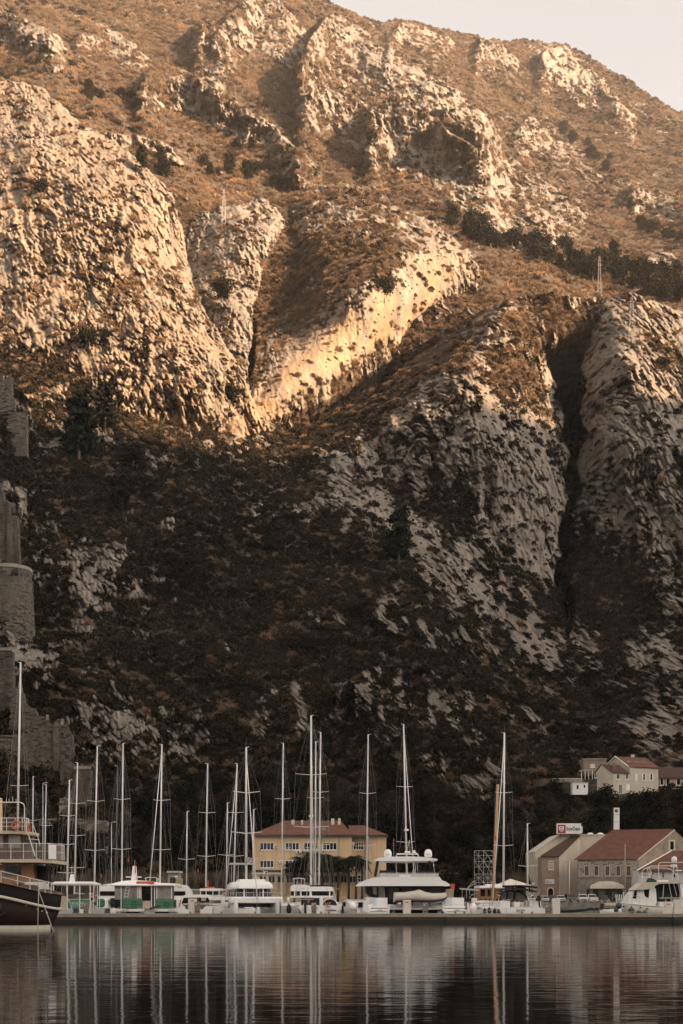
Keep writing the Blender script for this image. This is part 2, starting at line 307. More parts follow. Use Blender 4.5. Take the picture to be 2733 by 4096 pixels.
# rockiness: where the photograph shows bare limestone (positive) or scrub (negative); centre, radii, tilt, weight
def blob(x, y, rx, ry, ang, w):
    c, s = math.cos(R(ang)), math.sin(R(ang)); dx = QXX - x; dy = QYY - y
    a = (dx * c + dy * s) / rx; b = (-dx * s + dy * c) / ry
    return w * np.exp(-(a * a + b * b))
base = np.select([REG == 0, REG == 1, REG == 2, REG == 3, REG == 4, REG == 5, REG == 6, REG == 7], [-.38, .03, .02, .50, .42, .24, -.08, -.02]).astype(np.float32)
for b_ in [(120, 330, 170, 110, 35, .25), (330, 470, 110, 60, 40, .35), (80, 640, 160, 60, 10, -.12), (120, 700, 110, 70, 0, .2), (40, 830, 90, 60, 20, -.65), (180, 880, 170, 45, 8, -.45), (420, 640, 70, 60, 50, -.15), (300, 950, 80, 40, 20, -.25), (450, 840, 120, 60, 30, .15),
           (660, 640, 70, 130, 20, -.35), (800, 580, 110, 60, 20, -.30), (780, 500, 90, 40, 20, .15), (1010, 540, 90, 45, 40, .45), (980, 650, 130, 55, -35, 1.0), (760, 800, 180, 55, -38, 1.3), (880, 720, 120, 45, -36, .7), (620, 920, 50, 40, -40, .6), (840, 670, 60, 30, -30, .1),
           (900, 900, 220, 40, -35, -.5), (740, 975, 90, 25, -15, -.3), (1100, 780, 120, 80, -30, .55), (1040, 1000, 180, 120, 0, .78), (980, 985, 60, 30, 0, -.4), (1050, 830, 45, 40, 0, -.6), (1130, 880, 60, 20, -30, -.2), (1170, 1130, 120, 140, 0, .68), (1060, 1160, 60, 60, 0, -.25), (1240, 1250, 80, 190, 0, .62), (1260, 1480, 45, 60, 0, .5),
           (800, 1130, 60, 120, -35, .75), (990, 1260, 150, 38, 40, .7), (1050, 1340, 160, 40, 42, .35), (1130, 1480, 140, 40, 40, .15), (1000, 1460, 80, 40, 20, .3), (600, 1330, 260, 120, 0, -.30), (700, 1500, 260, 90, 0, -.15), (250, 1330, 120, 120, 25, .55), (150, 1200, 120, 60, 0, .05), (200, 1080, 220, 60, 0, -.28), (480, 1150, 200, 80, 0, -.15), (560, 1160, 40, 40, 60, .25),
           (120, 1510, 140, 45, 25, .30), (280, 1640, 110, 60, 30, .26), (330, 1760, 60, 50, 0, .05), (150, 1860, 260, 60, 0, -.4), (800, 1940, 1200, 70, 0, -.5), (640, 1590, 120, 35, 0, .28), (560, 1660, 200, 30, 5, .20), (860, 1600, 160, 50, 20, .12), (1100, 1650, 150, 50, 30, .10), (1000, 1780, 260, 40, 0, .02), (500, 1850, 500, 90, 0, -.18), (1300, 1650, 60, 60, 40, .15), (500, 1480, 200, 40, 0, -.05),
           (1420, 760, 90, 60, 20, .35), (1450, 950, 120, 160, 0, .40), (1400, 1150, 80, 100, 0, .22), (1470, 1500, 35, 60, 0, .55), (1540, 1450, 50, 120, 0, .12), (1390, 1380, 110, 130, 0, -.75), (1340, 1250, 50, 90, 0, -.4), (1350, 1700, 100, 110, 0, -.45), (1500, 1850, 200, 90, 0, -.55), (1295, 750, 60, 50, 0, -.6), (1530, 800, 60, 40, 20, -.3), (1250, 740, 40, 60, 0, -.3),
           (860, 130, 140, 45, 35, .4), (1000, 200, 110, 35, 38, .45), (640, 110, 90, 70, 40, .3), (560, 60, 90, 50, 40, .15), (480, 220, 90, 40, 25, .3), (610, 290, 80, 25, 38, .4), (960, 330, 130, 60, 40, .4), (1060, 400, 160, 50, 38, .35), (760, 240, 60, 40, 0, .35), (800, 330, 60, 50, 0, .25), (90, 80, 110, 35, 35, .25), (340, 340, 110, 22, 12, .35), (250, 220, 60, 14, 30, .3), (400, 250, 100, 14, 20, .25), (500, 290, 70, 10, 25, .3),
           (1290, 140, 90, 40, 38, .55), (1340, 190, 100, 30, 40, .4), (1480, 260, 120, 30, 38, .3), (1080, 110, 100, 20, 15, .3), (980, 70, 80, 15, 0, .3), (1250, 350, 150, 50, 35, .22), (1300, 470, 110, 40, 30, .3), (1500, 460, 60, 20, 25, .3), (1520, 600, 60, 25, 30, .35), (1160, 440, 120, 30, 35, .2), (240, 60, 90, 14, 20, .28), (290, 100, 90, 14, 35, .28)]:
    base += 0.85 * blob(*b_).astype(np.float32)
near = sstep(1000, 600, D)
shear = np.where(REG <= 1, 0.55, 0.12)
Zs = (Z + shear * X) * np.where(REG == 5, .6, 1.0)
n1 = fbm(X / 46, D / 46, Zs / 40, 4, 0.6); n2 = fbm(X / 9, D / 60, Zs / 17, 3, 0.7); n3 = gn(X / 2.6, D / 20, Zs / 4.2)
rk = base + 0.34 * n1 + 0.62 * n2 + 0.36 * n3
# relief, in metres towards the viewer's side of the slope: broad buttresses, karst lumps with sharp cracks, vertical flutes
big = (15 * fbm(X / 120, D / 300, Zs / 170, 2) + 7 * gn(X / 42, D / 90, Zs / 60)) * (0.55 + D / 1400)
Xl = X + np.where(REG == 4, .28, np.where(REG <= 1, .0, .10)) * Z
wx = 5 * gn(X / 17, D / 40, Z / 17 + 3); wz = 7 * gn(X / 19 + 9, D / 40, Z / 19)
def billow(a, b, c): return 1 - np.abs(gn(a, b, c)) * 2.6
dsc = np.where(REG <= 1, 1.35, 1.0)
def cells(a, b, seed):
    """blocks: each cell of a jittered grid gets its own height; returns height and distance to the joint"""
    ai = np.floor(a).astype(np.int32); bi = np.floor(b).astype(np.int32); f1 = np.full(a.shape, 9., np.float32); f2 = f1.copy(); h1 = np.zeros(a.shape, np.float32)
    for i in (-1, 0, 1):
        for j in (-1, 0, 1):
            k = _perm[_perm[(ai + i + seed) & 255] + ((bi + j) & 255)]
            d = (ai + i + _perm[k] / 255. - a) ** 2 + (bi + j + _perm[k + 31] / 255. - b) ** 2
            m = d < f1; f2 = np.where(m, f1, np.minimum(f2, d)); h1 = np.where(m, _perm[k + 77] / 255. - .5, h1); f1 = np.where(m, d, f1)
    return h1, np.sqrt(f2) - np.sqrt(f1)
b1 = billow((Xl + wx) / (26 * dsc), D / (80 * dsc), (Zs + wz) / (50 * dsc)); b2 = billow((Xl + wx) / (8.5 * dsc) + 7, D / (50 * dsc), (Zs + wz) / (24 * dsc)); b3 = billow((Xl + wx * .5) / (2.4 * dsc), D / (20 * dsc), (Zs + wz * .5) / (6.5 * dsc))
b4 = gn(Xl / (1.25 * dsc), D / (8 * dsc), Zs / (2.2 * dsc)); b5 = gn(X / (.75 * dsc), D / 8, Zs / (1.0 * dsc))
jx = 1.2 * gn(X / 3, D / 20, Z / 3); c1, e1 = cells((Xl + wx + .25 * D + jx) / (4.4 * dsc), (Zs + wz + jx) / (10 * dsc), 3); c2, e2 = cells((Xl + wx * .6 + .25 * D + jx) / (1.7 * dsc), (Zs + wz * .6 - jx) / (3.3 * dsc), 9)
bed = (Z + .35 * X + 9.0 * gn(X / 35, D / 60, Z / 35) + 3.0 * gn(X / 8, D / 30, Z / 8)) / (8.0 + 3 * gn(X / 60, D / 90, Z / 40)); bed = (bed - np.floor(bed)); bed = np.where(bed < .8, bed / .8, (1 - bed) / .2)
# shade painted into the joints: soil colour and scrub displace the pale rock
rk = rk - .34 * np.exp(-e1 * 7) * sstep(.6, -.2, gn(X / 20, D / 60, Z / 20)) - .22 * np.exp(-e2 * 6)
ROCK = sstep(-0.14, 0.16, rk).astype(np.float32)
crag = .22 + .9 * sstep(-.30, .32, fbm(X / 26, D / 80, Z / 34 + 2, 2)); bigf = sstep(-.15, .25, gn(X / 40 + 3, D / 80, Z / 50))
relief = (5.5 * b1 + 3.3 * b2 + crag * (3.4 * bigf * c1 - (2.6 * bigf + .3) * np.exp(-e1 * 7) + (1.9 - .8 * bigf) * c2 - 1.3 * np.exp(-e2 * 6)) + (.35 + .65 * crag) * (2.0 * b3 + 1.5 * b4 + .6 * b5) - .7 * bed * sstep(-.2, .3, gn(X / 25, D / 60, Z / 40 + 5))) * dsc
# rounder in the overhang wall: streaky vertical drapery
wallm = np.clip(sum(blob(*b_) for b_ in [(940, 690, 160, 45, -38, 1.2), (760, 805, 170, 45, -38, 1.2), (640, 910, 60, 40, -45, 1.2)]), 0, 1) * (REG == 2)
relief = relief * (1 - .88 * wallm) + wallm * (1.2 * gn(X / 2.6, D / 9, Z / 15) + 2.0 * gn(X / 9, D / 20, Z / 30) + .6 * b4)
soilr = 3.2 * fbm(X / 16, D / 40, Z / 16, 3) * dsc
ledge = 1.3 * (sstep(-.2, .4, rk)) * dsc
D = (D - big - (relief - 2.0) * (.42 + .58 * ROCK) - ROCK * ledge - (1 - ROCK) * soilr * .8).astype(np.float32)
toe = sstep(2046, 1985, QYY); D = 291 + (D - 291) * toe
X = S * D; Z = CH + T * D
# crest: everything above the skyline folds back down behind the ridge
sk_x = np.array([-150, 400, 560, 690, 740, 757, 790, 820, 850, 880, 910, 960, 1000, 1040, 1080, 1120, 1170, 1200, 1240, 1270, 1300, 1340, 1370, 1400, 1440, 1480, 1510, 1540, 1568, 1720.])
sk_y = np.array([-180, -120, -60, -25, -6, 4, 18, 34, 46, 50, 44, 48, 62, 72, 78, 90, 94, 91, 94, 97, 104, 122, 140, 160, 180, 210, 228, 248, 259, 310.])
skl = np.interp(qx, sk_x, sk_y) + 4.5 * fbm(qx / 26, 0 * qx + .3, 0 * qx + .7, 4, 0.62)
above = np.clip(skl[None] - QYY, 0, None)          # q units above the skyline
jj = np.clip(((skl - qy[0]) / STEP).astype(int), 0, NY - 1); crestD = D[jj, np.arange(NX)][None]
back = above > 0
Dk = crestD + above * 2.5
X = np.where(back, S * crestD, X); Zc = CH + (QH - skl[None]) / QF * crestD
Yk = np.where(back, Dk, D); X = np.where(back, S * crestD * (Dk / crestD) ** .3, X); Z = np.where(back, Zc - above * 2.2, Z)
Z[-1] = -2.0; Z[-2] = 1.0

def grid_mesh(name, co, ny, nx, mtl):
    me = bpy.data.meshes.new(name); n = ny * nx
    me.vertices.add(n); me.vertices.foreach_set('co', co.astype(np.float32).ravel())
    i = (np.arange(ny - 1)[:, None] * nx + np.arange(nx - 1)[None]).ravel()
    q = np.stack([i, i + nx, i + nx + 1, i + 1], 1).astype(np.int32); m = len(q)
    me.loops.add(m * 4); me.loops.foreach_set('vertex_index', q.ravel())
    me.polygons.add(m); me.polygons.foreach_set('loop_start', np.arange(0, m * 4, 4, dtype=np.int32)); me.polygons.foreach_set('loop_total', np.full(m, 4, np.int32))
    me.update(calc_edges=True); me.materials.append(mtl)
    o = bpy.data.objects.new(name, me); COL.objects.link(o); return o
def node_rock():
    m = bpy.data.materials.new('limestone_and_scrub_soil'); m.use_nodes = True; t = m.node_tree; b = t.nodes['Principled BSDF']
    b.inputs['Roughness'].default_value = 0.95; b.inputs['Specular IOR Level'].default_value = 0.15
    L = t.links.new
    geo = t.nodes.new('ShaderNodeNewGeometry'); at = t.nodes.new('ShaderNodeAttribute'); at.attribute_name = 'rock'; st = t.nodes.new('ShaderNodeAttribute'); st.attribute_name = 'stain'
    def noise(scale, detail, vec=(1, 1, 1), rough=.6):
        mp = t.nodes.new('ShaderNodeMapping'); mp.inputs['Scale'].default_value = vec; L(geo.outputs['Position'], mp.inputs[0])
        n = t.nodes.new('ShaderNodeTexNoise'); n.inputs['Scale'].default_value = scale; n.inputs['Detail'].default_value = detail; n.inputs['Roughness'].default_value = rough; L(mp.outputs[0], n.inputs['Vector']); return n.outputs[0]
    def ramp(src, *stops):
        r = t.nodes.new('ShaderNodeValToRGB'); e = r.color_ramp.elements
        while len(e) < len(stops): e.new(0.5)
        for k, (p, c) in enumerate(stops): e[k].position = p; e[k].color = (*c, 1)
        L(src, r.inputs[0]); return r.outputs[0]
    def mix(fac, a, b_, mode='MIX'):
        x = t.nodes.new('ShaderNodeMix'); x.data_type = 'RGBA'; x.blend_type = mode
        if isinstance(fac, float): x.inputs[0].default_value = fac
        else: L(fac, x.inputs[0])
        L(a, x.inputs[6]); L(b_, x.inputs[7]); return x.outputs[2]
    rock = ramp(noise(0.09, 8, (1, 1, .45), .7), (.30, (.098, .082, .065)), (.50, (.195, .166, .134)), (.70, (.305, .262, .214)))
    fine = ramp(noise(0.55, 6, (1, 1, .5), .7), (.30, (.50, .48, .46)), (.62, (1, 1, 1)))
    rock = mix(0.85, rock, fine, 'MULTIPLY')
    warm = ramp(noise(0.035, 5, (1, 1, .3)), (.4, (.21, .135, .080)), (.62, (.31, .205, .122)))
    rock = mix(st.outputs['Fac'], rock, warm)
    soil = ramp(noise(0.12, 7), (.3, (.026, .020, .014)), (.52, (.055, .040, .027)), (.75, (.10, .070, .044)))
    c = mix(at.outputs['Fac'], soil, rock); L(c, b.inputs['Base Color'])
    bp = t.nodes.new('ShaderNodeBump'); bp.inputs['Strength'].default_value = 1.0; bp.inputs['Distance'].default_value = 1.0
    L(noise(0.9, 5, (1, 1, .55), .65), bp.inputs['Height']); L(bp.outputs[0], b.inputs['Normal'])
    return m
M_ROCK = node_rock()
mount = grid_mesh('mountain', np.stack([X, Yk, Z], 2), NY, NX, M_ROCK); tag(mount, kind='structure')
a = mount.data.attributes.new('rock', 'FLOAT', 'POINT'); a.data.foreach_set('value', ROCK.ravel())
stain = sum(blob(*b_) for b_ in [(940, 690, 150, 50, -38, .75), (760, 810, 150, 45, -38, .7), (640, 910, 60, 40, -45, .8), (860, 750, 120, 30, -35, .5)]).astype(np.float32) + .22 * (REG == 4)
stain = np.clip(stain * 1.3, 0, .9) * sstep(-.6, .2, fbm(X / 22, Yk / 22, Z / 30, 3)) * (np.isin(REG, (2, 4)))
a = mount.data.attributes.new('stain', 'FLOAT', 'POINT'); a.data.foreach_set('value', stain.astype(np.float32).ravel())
del n1, n2, b1, b2, b3, b4, b5, bed, crag, bigf, c1, c2, e1, e2, jx, wx, wz, n3, relief, soilr, big, ledge
def ground(px, py):
    """point of the mountain seen in the direction of photo pixel px,py"""
    i = int(round((px / 1.743 - qx[0]) / STEP)); j = int(round((py / 1.743 - qy[0]) / STEP))
    return Vector((float(X[j, i]), float(Yk[j, i]), float(Z[j, i])))

# the hill across the bay, behind the viewer: it keeps the lower slope and the harbour in shade
hn = 150; u_, w_ = np.meshgrid(np.linspace(-900, 2100, hn), np.linspace(0, 1, 60))
perp = np.array([math.cos(SUN_AZ), math.sin(SUN_AZ)]); tow = np.array([math.sin(SUN_AZ), -math.cos(SUN_AZ)])
prof = np.sin(np.clip(w_ / .62, 0, 1) * math.pi / 2) * (1 - sstep(.62, 1.0, w_))
dist = 420 + w_ * 1150
HILL_TOP = 578.0
hh = (HILL_TOP + 12 * fbm(u_ / 130, u_ * 0 + .4, u_ * 0, 4, .6)) * prof + 10 * fbm(u_ / 120, dist / 120, u_ * 0, 3) * prof - 4
hx = tow[0] * dist + perp[0] * u_; hyy = tow[1] * dist + perp[1] * u_
low = (hyy > -170) & (hx < 560)
hh = np.where(low, -4, hh)
far_hill = grid_mesh('far_shore_hill', np.stack([hx, hyy, hh], 2), 60, hn, mat('far_hill_scrub', (.06, .048, .03), 0.95, var=.7, vscale=.02)); tag(far_hill, kind='structure')
# ---------------------------------------------------------------- leafless scrub on the slopes (ground cover)
def shrub_mesh(name, seed, n, kind):
    rg = random.Random(seed); v = []; f = []
    for i in range(n):
        # a fine spray of twigs: long thin faces fanning out of a low base
        a = rg.uniform(0, 6.283); e = rg.uniform(.05, 1.45); d = Vector((math.cos(a) * math.cos(e), math.sin(a) * math.cos(e), math.sin(e) * 1.0))
        r0 = rg.uniform(0.15, .55); r1 = rg.uniform(.7, 1.05)
        if kind == 'leaf': r0 = rg.uniform(.55, .95); r1 = r0 + rg.uniform(.08, .2)
        p = Vector((rg.uniform(-.15, .15), rg.uniform(-.15, .15), 0)) + d * r0; q = d * r1 + Vector((rg.uniform(-.12, .12), rg.uniform(-.12, .12), rg.uniform(-.05, .12)))
        w = Vector((rg.uniform(-1, 1), rg.uniform(-1, 1), rg.uniform(-1, 1))); w = (q - p).cross(w).normalized() * (rg.uniform(.018, .045) if kind == 'twig' else rg.uniform(.06, .13))
        k = len(v); v += [p - w * .6, p + w * .6, q + w, q - w]; f.append((k, k + 1, k + 2, k + 3))
    me = bpy.data.meshes.new(name); me.from_pydata([tuple(x) for x in v], [], f); return me
def foliage_mat(name, c0, c1, c2):
    m = bpy.data.materials.new(name); m.use_nodes = True; t = m.node_tree; b = t.nodes['Principled BSDF']; b.inputs['Roughness'].default_value = .9; b.inputs['Specular IOR Level'].default_value = .1
    oi = t.nodes.new('ShaderNodeObjectInfo'); r = t.nodes.new('ShaderNodeValToRGB'); e = r.color_ramp.elements; e.new(.5)
    for k, c in enumerate((c0, c1, c2)): e[k].position = k * .5; e[k].color = (*c, 1)
    t.links.new(oi.outputs['Random'], r.inputs[0])
    geo = t.nodes.new('ShaderNodeNewGeometry'); n = t.nodes.new('ShaderNodeTexNoise'); n.inputs['Scale'].default_value = .03; n.inputs['Detail'].default_value = 5; t.links.new(geo.outputs['Position'], n.inputs['Vector'])
    mr = t.nodes.new('ShaderNodeMapRange'); mr.inputs[1].default_value = .35; mr.inputs[2].default_value = .65; mr.inputs[3].default_value = .45; mr.inputs[4].default_value = 1.45; t.links.new(n.outputs[0], mr.inputs[0])
    mx = t.nodes.new('ShaderNodeMix'); mx.data_type = 'RGBA'; mx.blend_type = 'MULTIPLY'; mx.inputs[0].default_value = 1; t.links.new(r.outputs[0], mx.inputs[6]); t.links.new(mr.outputs[0], mx.inputs[7])
    t.links.new(mx.outputs[2], b.inputs['Base Color'])
    return m
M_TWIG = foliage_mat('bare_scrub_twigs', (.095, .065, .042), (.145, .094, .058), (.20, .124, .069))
M_EVER = foliage_mat('evergreen_shade_leaves', (.014, .0125, .008), (.024, .0185, .0115), (.040, .029, .018))  # dark leaves also carry the lower slope's shade in their colour
def scatter(name, pts, scl, meshes, mtl, label):
    """one ground-cover object: a cloud of points with a shrub instanced on each"""
    me = bpy.data.meshes.new(name); me.vertices.add(len(pts)); me.vertices.foreach_set('co', pts.astype(np.float32).ravel())
    at = me.attributes.new('size', 'FLOAT', 'POINT'); at.data.foreach_set('value', scl.astype(np.float32))
    ob = bpy.data.objects.new(name, me); COL.objects.link(ob); tag(ob, label, None, None, 'stuff')
    src = bpy.data.collections.new(name + '_kinds')
    for k, mm in enumerate(meshes):
        mm.materials.clear(); mm.materials.append(mtl); src.objects.link(bpy.data.objects.new(name + '_kind', mm))
    g = bpy.data.node_groups.new(name, 'GeometryNodeTree'); g.interface.new_socket('Geometry', in_out='INPUT', socket_type='NodeSocketGeometry'); g.interface.new_socket('Geometry', in_out='OUTPUT', socket_type='NodeSocketGeometry')
    N = g.nodes.new; L = g.links.new
    gi = N('NodeGroupInput'); go = N('NodeGroupOutput'); ip = N('GeometryNodeInstanceOnPoints'); ci = N('GeometryNodeCollectionInfo'); ci.inputs['Collection'].default_value = src; ci.inputs['Separate Children'].default_value = True; ci.inputs['Reset Children'].default_value = True
    na = N('GeometryNodeInputNamedAttribute'); na.data_type = 'FLOAT'; na.inputs['Name'].default_value = 'size'
    rv = N('FunctionNodeRandomValue'); rv.data_type = 'FLOAT_VECTOR'; rv.inputs[0].default_value = (-.15, -.15, 0); rv.inputs[1].default_value = (.15, .15, 6.283)
    L(gi.outputs[0], ip.inputs['Points']); L(ci.outputs[0], ip.inputs['Instance']); ip.inputs['Pick Instance'].default_value = True
    L(rv.outputs[0], ip.inputs['Rotation']); L(na.outputs[0], ip.inputs['Scale']); L(ip.outputs[0], go.inputs[0])
    md = ob.modifiers.new('scrub', 'NODES'); md.node_group = g
    return ob
def scrub_points(dens_near, size, off, seed, thr=None, ev=False):
    rg = np.random.default_rng(seed)
    # ground area of each survey cell: frontal size over the cosine of the slope seen
    cell = (STEP / QF * Yk) ** 2 * 1.5
    dn = dens_near * np.where(Yk > 750, 0.36, 1.0) * (Yk < 3000) * (~back)
    rkl = np.clip(ROCK, 0, 1)
    pr = cell * dn * (.10 + .90 * (1 - rkl) ** 1.5)
    low = sstep(285, 215, Z)  # dark bushes replace pale twigs below the shadow line, deepening shade by colour
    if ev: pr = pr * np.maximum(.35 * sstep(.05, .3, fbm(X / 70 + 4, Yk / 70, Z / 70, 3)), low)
    else: pr = pr * (1 - .84 * low)
    pr[QYY > 2000] = 0
    k = rg.random(pr.shape) < pr; i, j = np.nonzero(k)
    p = np.stack([X[i, j], Yk[i, j], Z[i, j]], 1); dd = Yk[i, j]
    s = size * np.where(dd > 750, 1.55, 1.0) * (.4 + 1.3 * rg.random(len(p)) ** 2.5); p[:, 2] -= .35 * s
    return p, s
tw = [shrub_mesh('bare_shrub', 20 + k, 230, 'twig') for k in range(4)]; lf = [shrub_mesh('evergreen_shrub', 40 + k, 190, 'leaf') for k in range(3)]
p_, s_ = scrub_points(.42, 1.75, 0, 5); print('scrub', len(p_))
scatter('bare_scrub', p_, s_, tw, M_TWIG, 'brown leafless scrub covering the limestone slopes')
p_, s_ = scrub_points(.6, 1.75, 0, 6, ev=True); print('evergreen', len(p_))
scatter('evergreen_scrub', p_, s_, lf, M_EVER, 'low dark evergreen bushes, massed lower down to deepen the shade')
# ---------------------------------------------------------------- single trees
M_BARK = mat('tree_bark', (.07, .05, .035), .95, var=.5, vscale=2)
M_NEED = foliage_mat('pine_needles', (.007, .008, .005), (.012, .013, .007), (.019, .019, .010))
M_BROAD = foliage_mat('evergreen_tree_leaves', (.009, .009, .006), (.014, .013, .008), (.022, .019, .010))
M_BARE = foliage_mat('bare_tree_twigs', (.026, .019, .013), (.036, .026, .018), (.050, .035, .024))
def crown_mesh(name, seed, kind, n):
    """unit-height tree: leaf sprays on limbs that leave a tapered trunk; kinds: fir, pine, round, bare"""
    rg = random.Random(seed); v = []; f = []; tr = MB()
    lean = rg.uniform(-.04, .04)
    tr.tube([(0, 0, -.05), (lean * .5, 0, .35), (lean, 0, .92 if kind in ('fir', 'pine') else .7)], .028, 6, .006)
    limbs = []
    for i in range(26):
        h = rg.uniform(.14, .95) if kind == 'fir' else rg.uniform(.30, .9)
        a = rg.uniform(0, 6.283)
        if kind == 'fir': ln = .26 * (1.02 - h) ** .8 + .02; up = -.05
        elif kind == 'pine': ln = .27 * math.sqrt(max(.05, 1 - ((h - .66) / .36) ** 2)); up = .08
        else: ln = .36 * math.sqrt(max(.05, 1 - ((h - .58) / .42) ** 2)); up = .12
        ln *= rg.uniform(.6, 1.12); p = Vector((lean * h, 0, h - up)); q = p + Vector((math.cos(a) * ln, math.sin(a) * ln, up * rg.uniform(.3, 1.2)))
        limbs.append((p, q)); tr.tube([p, q], .009, 4, .003)
    for i in range(n):
        p, q = rg.choice(limbs); k = rg.uniform(.25, 1.05); c = p.lerp(q, k)
        sp = .075 if kind != 'fir' else .05
        c = c + Vector((rg.gauss(0, sp), rg.gauss(0, sp), rg.gauss(0, sp * .8)))
        d = Vector((rg.uniform(-1, 1), rg.uniform(-1, 1), rg.uniform(-.5, .9))).normalized(); w = d.cross(Vector((rg.uniform(-1, 1), rg.uniform(-1, 1), rg.uniform(-1, 1)))).normalized()
        l = rg.uniform(.03, .075); t = rg.uniform(.014, .032)
        if kind == 'bare': l = rg.uniform(.04, .1); t = .0035
        m = len(v); v += [c - w * t, c + w * t, c + d * l + w * t * .7, c + d * l - w * t * .7]; f.append((m, m + 1, m + 2, m + 3))
    me = bpy.data.meshes.new(name); me.from_pydata([tuple(x) for x in v], [], f)
    return me, tr
TREE = {}
def tree_kind(kind, seed, n, mtl):
    cm, tr = crown_mesh('crown', seed, kind, n); cm.materials.append(mtl)
    tm = bpy.data.meshes.new('trunk'); tm.from_pydata(tr.v, [], tr.f); tm.materials.append(M_BARK); return cm, tm
for k, (kd, n, mt) in {'fir': ('fir', 1500, M_NEED), 'pine': ('pine', 800, M_NEED), 'round': ('round', 1500, M_BROAD), 'bare': ('bare', 1300, M_BARE)}.items():
    TREE[k] = [tree_kind(kd, 60 + 7 * i, n, mt) for i in range(3)]
def plant(name, kind, loc, h, wide, label, group=None):
    o = empty(name, loc, label, 'tree', group, random.uniform(0, 6.28)); o.scale = (h * wide, h * wide, h)
    c, t = random.choice(TREE[kind])
    for nm, me in (('crown', c), ('trunk', t)):
        b = bpy.data.objects.new(nm, me); COL.objects.link(b); b.parent = o
    return o
def q_plant(name, kind, x, y, hq, wide, label, group=None):
    g = ground(x * 1.743, y * 1.743); h = hq / QF * g.y
    return plant(name, kind, (g.x, g.y - .3, g.z - .03 * h), h, wide, label, group)
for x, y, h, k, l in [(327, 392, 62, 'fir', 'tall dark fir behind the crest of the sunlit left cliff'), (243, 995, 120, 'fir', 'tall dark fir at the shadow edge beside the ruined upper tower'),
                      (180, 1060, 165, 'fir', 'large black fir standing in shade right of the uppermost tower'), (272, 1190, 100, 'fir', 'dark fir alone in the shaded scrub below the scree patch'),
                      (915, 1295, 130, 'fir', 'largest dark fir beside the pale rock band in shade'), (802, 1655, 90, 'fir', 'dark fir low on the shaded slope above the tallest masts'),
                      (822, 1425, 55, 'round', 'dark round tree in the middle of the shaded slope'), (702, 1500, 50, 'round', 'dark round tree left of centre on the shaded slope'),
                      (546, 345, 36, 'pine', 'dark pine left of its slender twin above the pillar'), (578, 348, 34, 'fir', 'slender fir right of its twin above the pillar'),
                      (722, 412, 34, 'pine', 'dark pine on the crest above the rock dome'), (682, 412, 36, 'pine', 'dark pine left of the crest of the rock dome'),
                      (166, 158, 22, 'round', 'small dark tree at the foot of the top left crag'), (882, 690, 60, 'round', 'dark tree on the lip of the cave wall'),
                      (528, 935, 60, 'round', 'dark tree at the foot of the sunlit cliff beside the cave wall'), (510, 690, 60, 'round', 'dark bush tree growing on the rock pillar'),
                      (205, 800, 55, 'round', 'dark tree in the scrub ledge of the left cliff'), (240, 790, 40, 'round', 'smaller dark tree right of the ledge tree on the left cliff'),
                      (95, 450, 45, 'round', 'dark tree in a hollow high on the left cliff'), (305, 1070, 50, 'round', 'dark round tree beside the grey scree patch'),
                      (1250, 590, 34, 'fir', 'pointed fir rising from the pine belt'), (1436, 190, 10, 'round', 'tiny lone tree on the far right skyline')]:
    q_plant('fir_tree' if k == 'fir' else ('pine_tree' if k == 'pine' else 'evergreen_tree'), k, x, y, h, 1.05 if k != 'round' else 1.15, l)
rg = random.Random(11)
for i in range(16):
    x = rg.uniform(350, 640); y = 385 + (x - 350) * .09 + rg.uniform(-14, 30)
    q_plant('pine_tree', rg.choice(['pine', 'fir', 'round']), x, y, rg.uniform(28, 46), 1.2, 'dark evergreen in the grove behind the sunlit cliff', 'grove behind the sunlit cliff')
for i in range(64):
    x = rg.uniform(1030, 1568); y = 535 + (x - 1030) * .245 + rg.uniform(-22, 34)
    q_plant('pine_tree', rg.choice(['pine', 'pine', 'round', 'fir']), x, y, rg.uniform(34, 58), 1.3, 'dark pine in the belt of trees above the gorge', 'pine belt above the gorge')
for i in range(16):
    x = rg.uniform(1470, 1600); y = 515 + (x - 1470) * .3 + rg.uniform(-8, 18)
    q_plant('pine_tree', 'round', x, y, rg.uniform(18, 26), 1.4, 'dark tree in the clump on the far right slope', 'clump on the far right slope')
for i in range(16):
    x = rg.uniform(1290, 1400); y = 300 + (x - 1290) * .75 + rg.uniform(-14, 22)
    q_plant('pine_tree', 'round', x, y, rg.uniform(14, 22), 1.4, 'small dark tree on the hazy upper right slope', 'trees on the hazy upper slope')
for i in range(14):
    x = rg.uniform(190, 330); y = 195 + (x - 190) * .25 + rg.uniform(-10, 40)
    q_plant('pine_tree', 'round', x, y, rg.uniform(16, 24), 1.4, 'dark bushy tree on the slope above the left cliff', 'trees above the left cliff')
